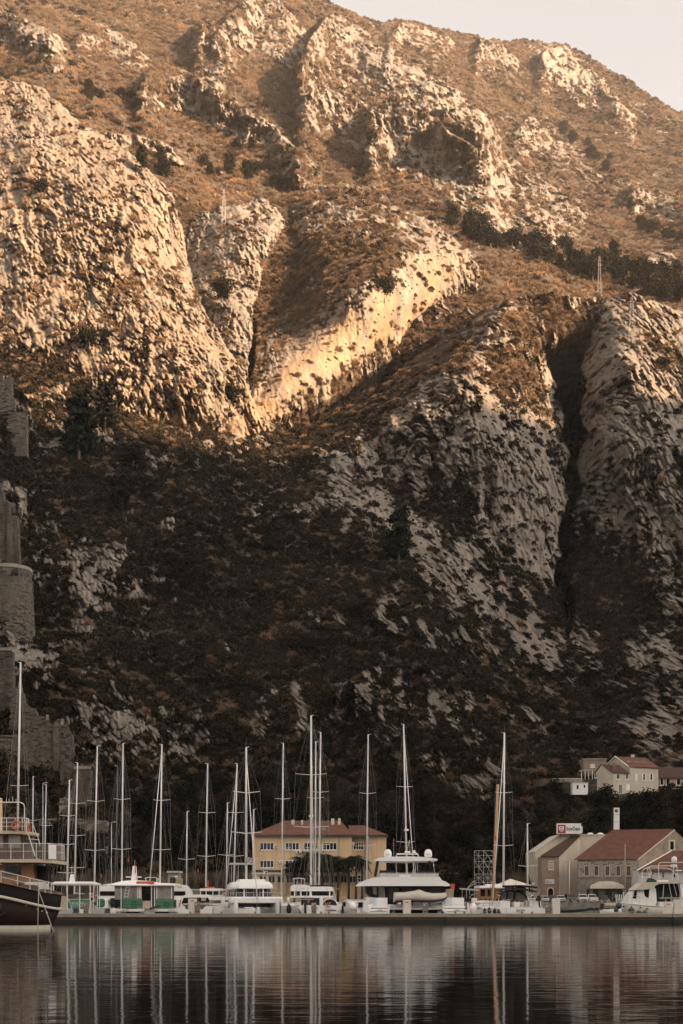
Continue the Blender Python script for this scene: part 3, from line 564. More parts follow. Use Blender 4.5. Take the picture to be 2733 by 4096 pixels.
# wood along the foot of the mountain, behind the harbour buildings
for i in range(190):
    px = rg.uniform(-60, 2780); py = rg.uniform(3180, 3470)
    if px < 420 and py < 3400: continue
    if 2280 < px and py < 3230: continue
    if px > 2250 and 3080 < py - 60 < 3170: continue
    g = ground(px, py); kd = rg.choice(['bare', 'bare', 'round', 'round'])
    if px > 2100 or 1650 < px < 1920: kd = rg.choice(['bare', 'round', 'round'])
    plant('bare_tree' if kd == 'bare' else 'evergreen_tree', kd, (g.x, g.y, g.z - .4), rg.uniform(5, 9), 1.1, 'leafless tree in the wood at the foot of the mountain' if kd == 'bare' else 'dark evergreen in the wood at the foot of the mountain', 'wood at the foot of the mountain')
for i in range(46):
    px = -40 + i * 62 + rg.uniform(-20, 20); Y = rg.uniform(288, 296)
    if 1000 < px < 1560 or px > 2150: Y = 297
    kd = 'round' if (1560 < px < 1960 or rg.random() < .3) else 'bare'
    hgt = rg.uniform(7, 10) if 1560 < px < 1960 else rg.uniform(4, 7)
    plant('bare_tree' if kd == 'bare' else 'evergreen_tree', kd, (XP(px, Y), Y, 1.4), hgt, 1.15, 'leafless tree in the row behind the quay' if kd == 'bare' else 'dark evergreen in the row behind the quay', 'trees in the row behind the quay')
# ---------------------------------------------------------------- water and quay ground
def water_mat():
    m = bpy.data.materials.new('harbour_water'); m.use_nodes = True; t = m.node_tree; b = t.nodes['Principled BSDF']
    b.inputs['Base Color'].default_value = (.004, .0036, .003, 1); b.inputs['Roughness'].default_value = 0.05; b.inputs['IOR'].default_value = 1.33
    L = t.links.new; geo = t.nodes.new('ShaderNodeNewGeometry')
    def noise(vec, detail):
        mp = t.nodes.new('ShaderNodeMapping'); mp.inputs['Scale'].default_value = vec; L(geo.outputs['Position'], mp.inputs[0])
        n = t.nodes.new('ShaderNodeTexNoise'); n.inputs['Scale'].default_value = 1.0; n.inputs['Detail'].default_value = detail; n.inputs['Roughness'].default_value = .5; L(mp.outputs[0], n.inputs['Vector']); return n.outputs[0]
    a = noise((.16, .75, 1), 3); c = noise((.5, 2.6, 1), 2)
    ad = t.nodes.new('ShaderNodeMath'); ad.operation = 'MULTIPLY_ADD'; L(c, ad.inputs[0]); ad.inputs[1].default_value = 0.5; L(a, ad.inputs[2])
    bp = t.nodes.new('ShaderNodeBump'); bp.inputs['Strength'].default_value = 1.0; bp.inputs['Distance'].default_value = 0.016
    L(ad.outputs[0], bp.inputs['Height']); L(bp.outputs[0], b.inputs['Normal'])
    return m
me = MB().add([(-700, -160, 0), (700, -160, 0), (700, 262, 0), (-700, 262, 0)], [(0, 1, 2, 3)]).build('water', water_mat()); tag(me, kind='structure')
# ---------------------------------------------------------------- quay
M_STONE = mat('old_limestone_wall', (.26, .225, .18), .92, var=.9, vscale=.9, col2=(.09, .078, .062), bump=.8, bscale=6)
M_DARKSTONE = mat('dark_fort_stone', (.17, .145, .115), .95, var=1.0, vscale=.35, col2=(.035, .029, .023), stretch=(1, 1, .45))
def coursed(m, bw, bh):
    """fine coursed masonry too far off to tell the stones apart: brick pattern in colour and relief"""
    t = m.node_tree; b = t.nodes['Principled BSDF']; tc = t.nodes.new('ShaderNodeTexCoord'); mp = t.nodes.new('ShaderNodeMapping'); mp.inputs['Rotation'].default_value = (R(-90), 0, 0); t.links.new(tc.outputs['Object'], mp.inputs[0])
    br = t.nodes.new('ShaderNodeTexBrick'); br.inputs['Scale'].default_value = 1.0; br.inputs['Brick Width'].default_value = bw; br.inputs['Row Height'].default_value = bh; br.inputs['Mortar Size'].default_value = .06; br.inputs['Color1'].default_value = (1, .98, .95, 1); br.inputs['Color2'].default_value = (.55, .53, .5, 1); br.inputs['Mortar'].default_value = (.35, .34, .32, 1); t.links.new(mp.outputs[0], br.inputs['Vector'])
    old = b.inputs['Base Color'].links[0].from_socket; mx = t.nodes.new('ShaderNodeMix'); mx.data_type = 'RGBA'; mx.blend_type = 'MULTIPLY'; mx.inputs[0].default_value = .9; t.links.new(old, mx.inputs[6]); t.links.new(br.outputs[0], mx.inputs[7]); t.links.new(mx.outputs[2], b.inputs['Base Color'])
    bp = t.nodes.new('ShaderNodeBump'); bp.inputs['Strength'].default_value = 1; bp.inputs['Distance'].default_value = .25; t.links.new(br.outputs[0], bp.inputs['Height']); t.links.new(bp.outputs[0], b.inputs['Normal'])
coursed(M_DARKSTONE, .9, .42)
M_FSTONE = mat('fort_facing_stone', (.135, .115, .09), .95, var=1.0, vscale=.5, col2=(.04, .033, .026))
M_QUAY = mat('quay_asphalt', (.075, .068, .06), .9, var=.6, vscale=.5)
M_WHITE = mat('white_paint', (.80, .78, .74), .45, var=.25, vscale=1.5, col2=(.62, .59, .54))
M_GEL = mat('white_gelcoat', (.86, .845, .81), .28, var=.22, vscale=.9, col2=(.70, .67, .62))
M_GREYGEL = mat('pale_grey_gelcoat', (.50, .49, .47), .35, var=.25, vscale=.8)
M_GLASS = mat('dark_glass', (.012, .012, .012), .08, var=.1, spec=.6)
M_BLACK = mat('black_rubber', (.012, .012, .012), .6, var=.2)
M_STEEL = mat('stainless_steel', (.62, .60, .57), .30, metal=.85, var=.2)
M_ALU = mat('mast_aluminium', (.74, .70, .66), .42, metal=.15, var=.3, vscale=.6, col2=(.52, .49, .46))
M_WIRE = mat('rigging_wire', (.20, .185, .17), .5, metal=.3)
M_TILE = mat('red_roof_tiles', (.18, .072, .045), .9, var=1.0, vscale=.8, col2=(.085, .042, .030), bump=.4, bscale=12)
M_TILED = mat('old_brown_roof_tiles', (.085, .042, .03), .9, var=.8, vscale=1.2, col2=(.045, .028, .022))
M_YEL = mat('yellow_stucco', (.70, .50, .29), .9, var=.8, vscale=.4, col2=(.50, .345, .195), stretch=(1, 1, .4))
M_CREAM = mat('cream_render', (.66, .57, .45), .9, var=.7, vscale=.5, col2=(.36, .29, .215), stretch=(1, 1, .12))
M_TAUPE = mat('brown_stucco', (.30, .22, .16), .92, var=.8, vscale=.6, col2=(.19, .135, .10))
M_TRIM = mat('pale_stone_trim', (.62, .55, .46), .85, var=.4)
M_PINK = mat('pink_stucco', (.42, .28, .22), .9, var=.5, vscale=.5)
M_WOODB = mat('brown_shutter_wood', (.085, .062, .045), .8, var=.5, vscale=4)
M_REDP = mat('red_sign_panel', (.34, .022, .02), .5, var=.2)
M_INK = mat('black_lettering', (.018, .017, .016), .6)
M_ORANGE = mat('orange_plastic', (.62, .105, .035), .55, var=.4)
M_CONC = mat('weathered_concrete', (.30, .255, .20), .9, var=.9, vscale=1.4, col2=(.10, .085, .06), bump=.5, bscale=9)

quay = MB().box(-160, 160, 255, 330, -3, 1.4).build('quay', M_QUAY); tag(quay, kind='structure')
kerb = MB()
for i in range(80): kerb.bev(-120 + i * 3, -120 + i * 3 + 2.96, 254.55, 255.6, .2, 1.55, .04)
kb = kerb.build('edge_stones', M_STONE, quay); tag(kb, kind='stuff')

class Wall:
    """a vertical wall plane between two ground points; photo pixels are carried onto it"""
    def __init__(s, a, b):
        s.a = Vector((a[0], a[1], 0)); s.b = Vector((b[0], b[1], 0)); s.u = (s.b - s.a).normalized(); s.n = Vector((s.u.y, -s.u.x, 0))
        if s.n.y > 0: s.n = -s.n
    def hit(s, px, py):
        d = Vector(((px - CX) / F, 1, (HY - py) / F)); t = s.a.dot(s.n) / d.dot(s.n); return d * t + Vector((0, 0, CH))
    def box(s, m, px0, px1, py0, py1, out, inn):
        """slab on the wall covering a pixel rectangle, from 'out' in front of the plane to 'inn' behind it"""
        p = s.hit(px0, py1); q = s.hit(px1, py0); q1 = Vector((q.x, q.y, p.z)); n = s.n
        v = []
        for c in (p, q1):
            for o in (out, -inn):
                for z in (min(p.z, q.z), max(p.z, q.z)): v.append((c.x + n.x * o, c.y + n.y * o, z))
        return m.add(v, [(0, 1, 3, 2), (4, 6, 7, 5), (0, 4, 5, 1), (2, 3, 7, 6), (0, 2, 6, 4), (1, 5, 7, 3)])
    def poly(s, m, pts, out, inn):
        ps = [s.hit(x, y) for x, y in pts]; k = len(ps); v = [tuple(p + s.n * out) for p in ps] + [tuple(p - s.n * inn) for p in ps]
        return m.add(v, [tuple(range(k)), tuple(range(2 * k - 1, k - 1, -1))] + [(i, (i + 1) % k, (i + 1) % k + k, i + k) for i in range(k)])
    def window(s, par, x0, x1, y0, y1, frame, cols=2, rows=1, glass=None, sill=True, fw=2.2, shutter=None):
        w = s.box(MB(), x0, x1, y0, y1, .03, .02).build('window', frame, par)
        dx = (x1 - x0 - fw) / cols; dy = (y1 - y0 - fw) / rows
        for i in range(cols):
            for j in range(rows): s.box(MB(), x0 + fw + dx * i, x0 + dx * (i + 1), y0 + fw + dy * j, y0 + dy * (j + 1), .045, 0).build('pane', glass or M_GLASS, w)
        if sill: s.box(MB(), x0 - 2, x1 + 2, y1, y1 + 2.4, .14, .02).build('sill', frame, w)
        if shutter:
            wd = (x1 - x0) * .42
            for a, b in ((x0 - wd, x0), (x1, x1 + wd)): s.box(MB(), a, b, y0, y1, .09, .01).build('shutter', shutter, w)
        return w
def courses(a, b, c, d, n, th=.09, name='roof', mtl=None, par=None):
    """tiled roof plane: eave a-b, ridge d-c (a under d); n overlapping courses of tiles, each lipping over the one below"""
    m = MB(); a, b, c, d = map(Vector, (a, b, c, d)); nn = (b - a).cross(d - a).normalized()
    if nn.z < 0: nn = -nn
    for i in range(n):
        t0 = i / n; t1 = min(1, (i + 1.25) / n); p0 = a.lerp(d, t0); p1 = b.lerp(c, t0); q0 = a.lerp(d, t1); q1 = b.lerp(c, t1)
        m.add([p0 - nn * .02, p1 - nn * .02, p1 + nn * th, p0 + nn * th, q1 + nn * .012, q0 + nn * .012], [(0, 1, 2, 3), (3, 2, 4, 5), (0, 3, 5), (1, 4, 2)])
    m.add([a - nn * .06, b - nn * .06, c - nn * .06, d - nn * .06], [(0, 1, 2, 3)])
    return m.build(name, mtl or M_TILE, par)
def ac_unit(w, px, py, label, s=1.0):
    p = w.hit(px, py); o = empty('air_conditioner', (p.x, p.y, p.z), label, 'air conditioner', 'air conditioners on the facades')
    w.box(MB(), px, px + 15 * s, py - 11 * s, py, .42, -.03).build('casing', M_WHITE, o)
    c = w.hit(px + 9.6 * s, py - 5.5 * s) + w.n * .43; MB().tube([c, c + w.n * .03], 4.2 * s * c.y / F, 12).build('fan_grille', M_BLACK, o)
    return o

# ---------------------------------------------------------------- yellow hotel
HB = empty('hotel', (XP(1280, 278), 272, 1.4), 'yellow three storey building with red hipped roof behind the palms', 'building')
fw = Wall((-30, 272), (30, 272)); z0 = 1.38
def zc(py, Y): return ZP(py, Y)
ztop = zc(3345, 272)
MB().box(XP(1010, 272), XP(1408, 272), 272, 288, z0, ztop).build('wall', M_YEL, HB)
MB().box(XP(1408.5, 274), XP(1470, 274), 274, 287, z0, zc(3346, 274)).build('wall', M_YEL, HB)
MB().box(XP(1470.5, 272), XP(1546, 272), 272.6, 287.5, z0, zc(3346, 272.6)).build('wall', M_YEL, HB)
fw2 = Wall((-30, 274), (30, 274)); fw3 = Wall((-30, 272.6), (30, 272.6))
for (x0, x1) in ((1040, 1096), (1141, 1198), (1216, 1272), (1291, 1348)):
    fw.window(HB, x0, x1, 3370, 3400, M_WHITE, 4)
for (x0, x1) in ((1040, 1096), (1141, 1198), (1216, 1272), (1291, 1348)):
    fw.window(HB, x0, x1, 3441, 3471, M_WHITE, 4)
fw2.window(HB, 1414, 1455, 3369, 3399, M_WHITE, 4, 2)
fw2.window(HB, 1414, 1455, 3440, 3470, M_WHITE, 4, 2)
fw2.window(HB, 1420, 1455, 3500, 3528, M_WHITE, 3, 2)
fw.box(MB(), 1008, 1409, 3480, 3490, .25, .0).build('cornice', mat('dark_fascia', (.04, .032, .026), .7), HB)
fw.box(MB(), 1008, 1409, 3490, 3498, .40, .0).build('ledge', M_TRIM, HB)
for i, x in enumerate(range(1038, 1400, 36)):
    fw.window(HB, x, x + 27, 3503, 3532, M_TRIM, 2, 1, sill=False)
for x in (1024, 1068, 1104, 1140, 1176, 1250, 1322, 1394): fw.box(MB(), x, x + 5, 3499, 3575, .3, .0).build('column', M_TRIM, HB)
fw.box(MB(), 1352, 1364, 3496, 3565, .06, 0).build('door', mat('ochre_door', (.45, .22, .05), .7), HB)
gut = mat('zinc_gutter', (.30, .29, .28), .5, var=.3)
MB().box(XP(1004, 271.3), XP(1413, 271.3), 271.3, 288.6, ztop - .02, ztop + .26).build('gutter', gut, HB)
MB().box(XP(1414, 272), XP(1553, 272), 272.0, 288.2, zc(3346, 272.6) - .03, zc(3346, 272.6) + .24).build('gutter', gut, HB)
e = [(XP(1003, 271), 271, ztop + .27), (XP(1414, 271), 271, ztop + .27), (XP(1414, 271), 289, ztop + .27), (XP(1003, 271), 289, ztop + .27)]
zr = zc(3283, 280); r0 = (XP(1140, 280), 280, zr); r1 = (XP(1362, 280), 280, zr)
rf = courses(e[0], e[1], r1, r0, 15, .07, 'roof', M_TILE, HB)
for a_, b_, c_, d_ in ((e[1], e[2], r1, r1), (e[2], e[3], r0, r1), (e[3], e[0], r0, r0)): courses(a_, b_, c_, d_, 15, .07, 'roof_slope', M_TILE, HB)
zw = zc(3346, 272.6) + .25; e2 = [(XP(1400, 271.6), 271.6, zw), (XP(1555, 271.6), 271.6, zw), (XP(1555, 271.6), 288.4, zw), (XP(1400, 271.6), 288.4, zw)]
s0 = (XP(1395, 280), 280, zc(3302, 280)); s1 = (XP(1455, 280), 280, zc(3302, 280))
courses(e2[0], e2[1], s1, s0, 11, .07, 'roof_slope', M_TILE, HB); courses(e2[1], e2[2], s1, s1, 11, .07, 'roof_slope', M_TILE, HB); courses(e2[2], e2[3], s0, s1, 11, .07, 'roof_slope', M_TILE, HB)
for px, py, w_ in ((1166, 3280, 13), (1325, 3275, 13), (1352, 3274, 11), (1205, 3281, 8)):
    MB().bev(XP(px, 278), XP(px + w_, 278), 277.4, 278.3, zc(py + 26, 278), zc(py, 278)).build('chimney', M_TRIM, rf)
MB().tube([(XP(1474, 271.9), 271.9, z0), (XP(1474, 271.9), 271.9, ztop)], .1, 6).build('downpipe', gut, HB)
MB().tube([(XP(1357, 271.8), 271.8, z0), (XP(1357, 271.8), 271.8, ztop)], .09, 6).build('downpipe', gut, HB)
MB().tube([P(1412, 3375, 273.5), (XP(1412, 273.5), 273.3, zc(3375, 273.5))], .45, 12).build('satellite_dish', M_WHITE, HB)
for k, (px, py, l) in enumerate([(1185, 3414, 'left air conditioner of the pair under the top floor windows of the hotel'), (1201, 3413, 'right air conditioner of the pair under the top floor windows of the hotel'), (1094, 3394, 'air conditioner right of the top left hotel window'), (1118, 3452, 'air conditioner between the two lower hotel windows'),
                                 (1056, 3496, 'left air conditioner above the hotel ground floor'), (1133, 3496, 'right air conditioner above the hotel ground floor'), (1284, 3413, 'air conditioner behind the mast right of the hotel palms')]): ac_unit(fw, px, py, l)

# ---------------------------------------------------------------- insurer's building, right of the scaffold
def A4(x, y): return 2033 + .44643 * x, 3000 + .44643 * y
CB = empty('office_building', (XP(2220, 286), 284, 1.4), 'cream gabled office building with the red and white roof sign', 'building')
cw = Wall((0, 284), (60, 284))
cw.poly(MB(), [A4(*p) for p in ((238, 1330), (238, 912), (460, 762), (868, 762), (868, 1330))], 0, 14).build('wall', M_CREAM, CB)
cw.poly(MB(), [A4(*p) for p in ((232, 912), (460, 754), (874, 754), (874, 764), (462, 764), (240, 918))], .15, 14.2).build('parapet', M_TRIM, CB)
bw = Wall((0, 279), (60, 279))
bb = bw.box(MB(), *[A4(300, 0)[0], A4(455, 0)[0], A4(0, 955)[1], A4(0, 1330)[1]], 0, 4.98).build('front_block', M_TAUPE, CB)
def A4P(x, y, Y): px, py = A4(x, y); return P(px, py, Y)
courses(A4P(283, 953, 278.6), A4P(462, 953, 278.6), A4P(648, 768, 283.9), A4P(566, 768, 283.9), 16, .06, 'roof', M_TILED, CB)
MB().add([A4P(455, 955, 279), A4P(470, 930, 279.7), A4P(645, 772, 283.95), A4P(645, 1330, 283.95), A4P(455, 1330, 279)], [(0, 1, 2, 3, 4)]).build('side_wall', M_CREAM, CB)
w = bw.window(bb, *[A4(362, 0)[0], A4(407, 0)[0], A4(0, 992)[1], A4(0, 1072)[1]], M_TRIM, 2, 3, fw=4)
arch = [A4(352 + 28 - 30 * math.cos(math.pi * k / 8), 1258 - 30 * math.sin(math.pi * k / 8)) for k in range(9)]
bw.poly(MB(), [A4(350, 1325)] + arch + [A4(410, 1325)], .10, 0).build('door_surround', M_TRIM, bb)
arch = [A4(380 - 22 * math.cos(math.pi * k / 8), 1260 - 22 * math.sin(math.pi * k / 8)) for k in range(9)]
bw.poly(MB(), [A4(358, 1325)] + arch + [A4(402, 1325)], .12, 0).build('door', M_GLASS, bb)
sg = empty('shop_sign', bw.hit(*A4(372, 1198)), 'white sign with dark letters above the arched door', 'sign')
bw.box(MB(), *[A4(330, 0)[0], A4(413, 0)[0], A4(0, 1160)[1], A4(0, 1198)[1]], .12, -.02).build('board', M_WHITE, sg)
p = bw.hit(*A4(335, 1192)) + Vector((0, -.125, 0)); text_part('RENT-A', 'lettering', 52 * .44643 * 279 / F, p, M_INK, sg, .01, 24 * .44643 * 279 / F)
p = bw.hit(*A4(392, 1180)) + Vector((0, -.125, 0)); text_part('CAR', 'lettering', 18 * .44643 * 279 / F, p, M_TAUPE, sg, .0, 11 * .44643 * 279 / F)
ac_unit(cw, A4(497, 0)[0], A4(0, 1237)[1], 'air conditioner low on the cream office wall', 1.1)
RS = empty('roof_sign', A4P(555, 762, 283), 'white roof sign with red emblem square and dark lettering', 'sign')
sw = Wall((0, 282.5), (60, 282.5))
sw.box(MB(), *[A4(440, 0)[0], A4(655, 0)[0], A4(0, 657)[1], A4(0, 750)[1]], .0, 1.2).build('panel', M_WHITE, RS)
sw.box(MB(), *[A4(655.5, 0)[0], A4(668, 0)[0], A4(0, 684)[1], A4(0, 742)[1]], -.1, 1.1).build('side_box', M_WHITE, RS)
em = sw.box(MB(), *[A4(446, 0)[0], A4(515, 0)[0], A4(0, 670)[1], A4(0, 745)[1]], .03, 0).build('emblem_square', M_REDP, RS)
sh = [(-22, -24), (22, -24), (22, 2), (16, 16), (0, 26), (-16, 16), (-22, 2)]
sw.poly(MB(), [A4(478 + x, 708 + y) for x, y in sh], .05, 0).build('emblem_shield', M_WHITE, em)
for pts in ([(-13, -15), (14, -15), (14, -10), (-8, -10), (-8, 3), (-13, 3)], [(-13, 3), (-8, 3), (0, 12), (8, 6), (8, 0), (13, 0), (13, 8), (0, 19), (-10, 12)], [(0, -2), (13, -2), (13, 1), (0, 1)]):
    sw.poly(MB(), [A4(478 + x, 708 + y) for x, y in pts], .07, 0).build('emblem_stroke', M_REDP, em)
p = sw.hit(*A4(523, 723)) + Vector((0, -.02, 0)); text_part('lov\u0107en', 'lettering', 121 * .44643 * 282.5 / F, p, M_INK, RS, .025, 40 * .44643 * 282.5 / F)
for x in (470, 560, 640): MB().tube([A4P(x, 748, 283), A4P(x, 790, 283)], .06, 5).build('support', M_BLACK, RS)
for k, x in enumerate((735, 825)):
    o = empty('roof_vent', A4P(x, 762, 286), ('left' if k == 0 else 'right') + ' pale domed roof vent beside the roof sign', 'roof vent'); q = A4P(x, 760, 286)
    MB().box(q[0] - .8, q[0] + .8, 285.2, 286.8, q[2] - .3, q[2] + .12).build('curb', M_TRIM, o); MB().ball((q[0], 286, q[2] + .12), .78, .78, .4, 12, 6).build('dome', M_WHITE, o)
# ---------------------------------------------------------------- old stone house
SB = empty('stone_house', (A4P(900, 1300, 272)[0], 272, 1.4), 'old stone house with red tiled roof and stained facade', 'house')
xa = A4P(622, 0, 273)[0]; xc = A4P(1168, 0, 270)[0]; xe = A4P(1790, 0, 283)[0]
sf = Wall((xa, 273), (xc, 270)); gf = Wall((xc, 270), (xe, 283))
zl = sf.hit(*A4(1168, 975)).z; zl2 = sf.hit(*A4(622, 978)).z; bx_, by_ = xa + xe - xc, 273 + 283 - 270
gp = gf.hit(*A4(1465, 716)); mid = Vector(((xc + xe) / 2, (270 + 283) / 2, 0)); zrg = gp.z
foot = [(xa, 273), (xc, 270), (xe, 283), (bx_, by_)]
v = [(x, y, 1.38) for x, y in foot] + [(x, y, zl) for x, y in foot] + [(mid.x, mid.y, zrg), ((xa + bx_) / 2, (273 + by_) / 2, zrg)]
MB().add(v, [(0, 1, 5, 4), (2, 3, 7, 6), (3, 0, 4, 9, 7), (4, 5, 8, 9), (6, 7, 9, 8)]).build('wall', M_STONE, SB)
MB().add([v[1], v[2], v[6], v[8], v[5]], [(0, 1, 2, 3, 4)]).build('gable_wall', mat('stained_gable_render', (.40, .32, .225), .92, var=1, vscale=.5, col2=(.16, .125, .09)), SB)
u = sf.u * .5; gu = gf.u * .45; lift = Vector((0, 0, .12))
ea, ec = Vector(v[4]) - u - gu + lift - Vector((0, 0, .25)), Vector(v[5]) + u * .2 - gu + lift - Vector((0, 0, .25)); rg_, rh_ = Vector(v[8]) + u * .2 + lift, Vector(v[9]) - u + lift
courses(ea, ec, rg_, rh_, 30, .07, 'roof', M_TILE, SB)
eb, ed = Vector(v[6]) + gu + u * .2 + lift - Vector((0, 0, .25)), Vector(v[7]) + gu - u + lift - Vector((0, 0, .25))
courses(eb, ed, rh_, rg_, 30, .07, 'roof_slope', M_TILE, SB)
MB().tube([rg_, rh_], .16, 6).build('ridge_cap', M_TILE, SB)
MB().tube([ec + Vector((0, -.05, -.1)), rg_ + Vector((0, -.05, -.1))], .14, 5).build('verge', M_TRIM, SB)
stones = MB(); rg2 = random.Random(5)
yy = 985
while yy < 1130:
    hh_ = rg2.uniform(13, 18); xx = 626 + rg2.uniform(0, 8)
    while xx < 1155:
        ww = rg2.uniform(16, 34)
        if rg2.random() < .86: sf.box(stones, A4(xx, 0)[0], A4(min(xx + ww, 1160), 0)[0] - .6, A4(0, yy)[1], A4(0, yy + hh_)[1] - .6, rg2.uniform(.02, .07), 0)
        xx += ww + 1.5
    yy += hh_ + 1
so = stones.build('facing_stones', mat('pale_facing_stone', (.44, .39, .32), .9, var=.9, vscale=1.3, col2=(.20, .17, .135), bump=.5), SB); so['kind'] = 'stuff'
for x in (688, 775, 873, 971, 1064):
    ww_ = sf.box(MB(), A4(x - 4, 0)[0], A4(x + 38, 0)[0], A4(0, 1034)[1], A4(0, 1130)[1], .10, 0).build('window', M_TRIM, SB)
    for k in (0, 1): sf.box(MB(), A4(x + 17 * k, 0)[0], A4(x + 16 + 17 * k, 0)[0], A4(0, 1040)[1], A4(0, 1125)[1], .15, 0).build('shutter', M_WOODB, ww_)
    sf.box(MB(), A4(x - 8, 0)[0], A4(x + 42, 0)[0], A4(0, 1126)[1], A4(0, 1133)[1], .24, 0).build('sill', M_TRIM, ww_)
    sf.box(MB(), A4(x - 2, 0)[0], A4(x + 36, 0)[0], A4(0, 1016)[1], A4(0, 1033)[1], .08, 0).build('lintel', mat('brick_lintel', (.28, .17, .11), .9, var=.6, vscale=2), ww_)
for k, (x0, x1) in enumerate(((705, 728), (760, 808), (868, 925), (975, 1022), (1072, 1100))):
    sf.box(MB(), A4(x0, 0)[0], A4(x1, 0)[0], A4(0, 1246)[1], A4(0, 1330)[1], .08, 0).build('doorway', M_GLASS, SB)
gwn = gf.box(MB(), A4(1436, 0)[0], A4(1494, 0)[0], A4(0, 806)[1], A4(0, 896)[1], .1, 0).build('window', M_TRIM, SB); gf.box(MB(), A4(1450, 0)[0], A4(1480, 0)[0], A4(0, 820)[1], A4(0, 890)[1], .14, 0).build('pane', M_GLASS, gwn)
AW = empty('awning', sf.hit(*A4(890, 1240)), 'pale curved awning over the shopfront of the stone house', 'awning')
M_AWN = mat('dirty_awning_cloth', (.50, .44, .36), .85, var=.7, vscale=1.5, col2=(.33, .28, .22))
xs = [735, 768, 802, 840, 880, 920, 960, 1000, 1040]; rows_ = []
for k, x in enumerate(xs):
    ring = []
    for j in range(7):
        a_ = j / 6 * math.pi / 2; top = 1175 + 30 * abs((k - 4) / 4) ** 3; xx = 888 + (x - 888) * (.80 + .20 * math.sin(a_))
        q = sf.hit(*A4(xx, top + (1240 - top) * (1 - math.cos(a_)))); ring.append(tuple(q + sf.n * (.05 + 1.9 * math.sin(a_))))
    rows_.append(ring)
MB().loft(rows_, False, False, True).build('cloth', M_AWN, AW)
for k in range(0, 9, 2): MB().tube([Vector(p) + Vector((0, 0, .03)) for p in rows_[k]], .04, 5).build('rib', M_TRIM, AW)
MB().tube([r[-1] for r in rows_], .07, 5).build('front_bar', M_TRIM, AW)
# white slab tower and rooftop boxes behind
PT = empty('white_tower', (A4P(970, 0, 289)[0], 289, 1.4), 'slim white slab tower with a round black emblem above the red roof', 'tower')
t0 = A4P(945, 517, 289); t1 = A4P(998, 0, 289); MB().box(t0[0], t1[0], 289, 291, 1.4, t0[2]).build('shaft', M_WHITE, PT); MB().box(t0[0] - .12, t0[0] - .01, 288.9, 291.1, 1.4, t0[2] + .05).build('side_fin', M_BLACK, PT)
for yy in (580, 645): q = A4P(945, yy, 289); MB().box(t0[0] - .02, t1[0] + .02, 288.97, 288.995, q[2] - .04, q[2] + .04).build('joint', gut, PT)
c = Vector(A4P(971, 545, 288.98)); MB().tube([c, c + Vector((0, -.04, 0))], .42, 16).build('emblem', M_INK, PT); c2 = c + Vector((.06, -.05, .04)); MB().tube([c2, c2 + Vector((0, -.02, 0))], .18, 10).build('emblem_mark', gut, PT)
# ---------------------------------------------------------------- hostel
def A8(x, y): return 2280 + .28891 * x, 3340 + .28891 * y
def A8P(x, y, Y): px, py = A8(x, y); return P(px, py, Y)
HO = empty('hostel', (A8P(1300, 0, 264)[0], 264, 1.4), 'low white hostel with red tiled roof at the right edge', 'house')
hw = Wall((0, 264), (60, 264))
hw.box(MB(), *[A8(950, 0)[0], A8(1950, 0)[0], A8(0, 492)[1], A8(0, 930)[1]], 0, 9).build('wall', mat('white_render', (.60, .57, .52), .9, var=.5, vscale=.6, col2=(.42, .39, .35)), HO)
courses(A8P(925, 494, 263.3), A8P(1990, 494, 263.3), A8P(1990, 212, 268.5), A8P(1405, 220, 268.5), 18, .06, 'roof', M_TILE, HO)
MB().tube([A8P(928, 490, 263.2), A8P(1408, 216, 268.4)], .16, 5).build('barge_board', M_WHITE, HO)
for x in (1125, 1275, 1430, 1600, 1750): hw.window(HO, *[A8(x, 0)[0], A8(x + 32, 0)[0], A8(0, 515)[1], A8(0, 590)[1]], M_TRIM, 1, 2, fw=1.6)
hs_ = empty('hostel_sign', hw.hit(*A8(1050, 590)), 'white sign reading HOSTEL on the low white house', 'sign'); hw.box(MB(), *[A8(990, 0)[0], A8(1112, 0)[0], A8(0, 524)[1], A8(0, 592)[1]], .14, -.01).build('board', M_WHITE, hs_)
p = hw.hit(*A8(1000, 576)) + Vector((0, -.145, 0)); text_part('HOSTEL', 'lettering', 102 * .28891 * 264 / F, p, M_INK, hs_, .012, 40 * .28891 * 264 / F)
fp = empty('wooden_pole', (A8P(765, 0, 259)[0], 259, 1.4), 'tall pale wooden pole in front of the stone house', 'pole'); q = A8P(764, 125, 259); MB().tube([(q[0], 259, 1.4), q], .13, 7, .09).build('shaft', mat('pale_pole_wood', (.42, .33, .22), .8, var=.5, vscale=2), fp); MB().lathe((q[0], 259, 1.4), [(.3, 0), (.3, .3), (.16, .4)], 8).build('base', M_CONC, fp)
# ---------------------------------------------------------------- houses on the slope
UY = 332
UH = empty('hillside_house', (A4P(1200, 0, UY)[0], UY, A4P(0, 330, UY)[2]), 'pale stone house with red roof and skylights on the slope', 'house')
zb = A4P(0, 420, UY)[2]
uc = A4P(1090, 0, UY)[0]; ul = A4P(845, 0, 340)[0]; ur = A4P(1345, 0, 335)[0]
uf = Wall((uc, UY), (ur, 335)); ug = Wall((uc, UY), (ul, 340))
ze = uf.hit(*A4(1090, 155)).z; zg = ug.hit(*A4(968, 62)).z
ft = [(uc, UY), (ur, 335), (ur + ul - uc, 343), (ul, 340)]; vv = [(x, y, zb - 3) for x, y in ft] + [(x, y, ze) for x, y in ft]; g0 = ((uc + ul) / 2, (UY + 340) / 2, zg); g1 = (g0[0] + ur - uc, g0[1] + 3, zg)
M_PSTONE = mat('pale_house_stone', (.55, .48, .38), .9, var=.6, vscale=.8, col2=(.40, .34, .27), bump=.4, bscale=8)
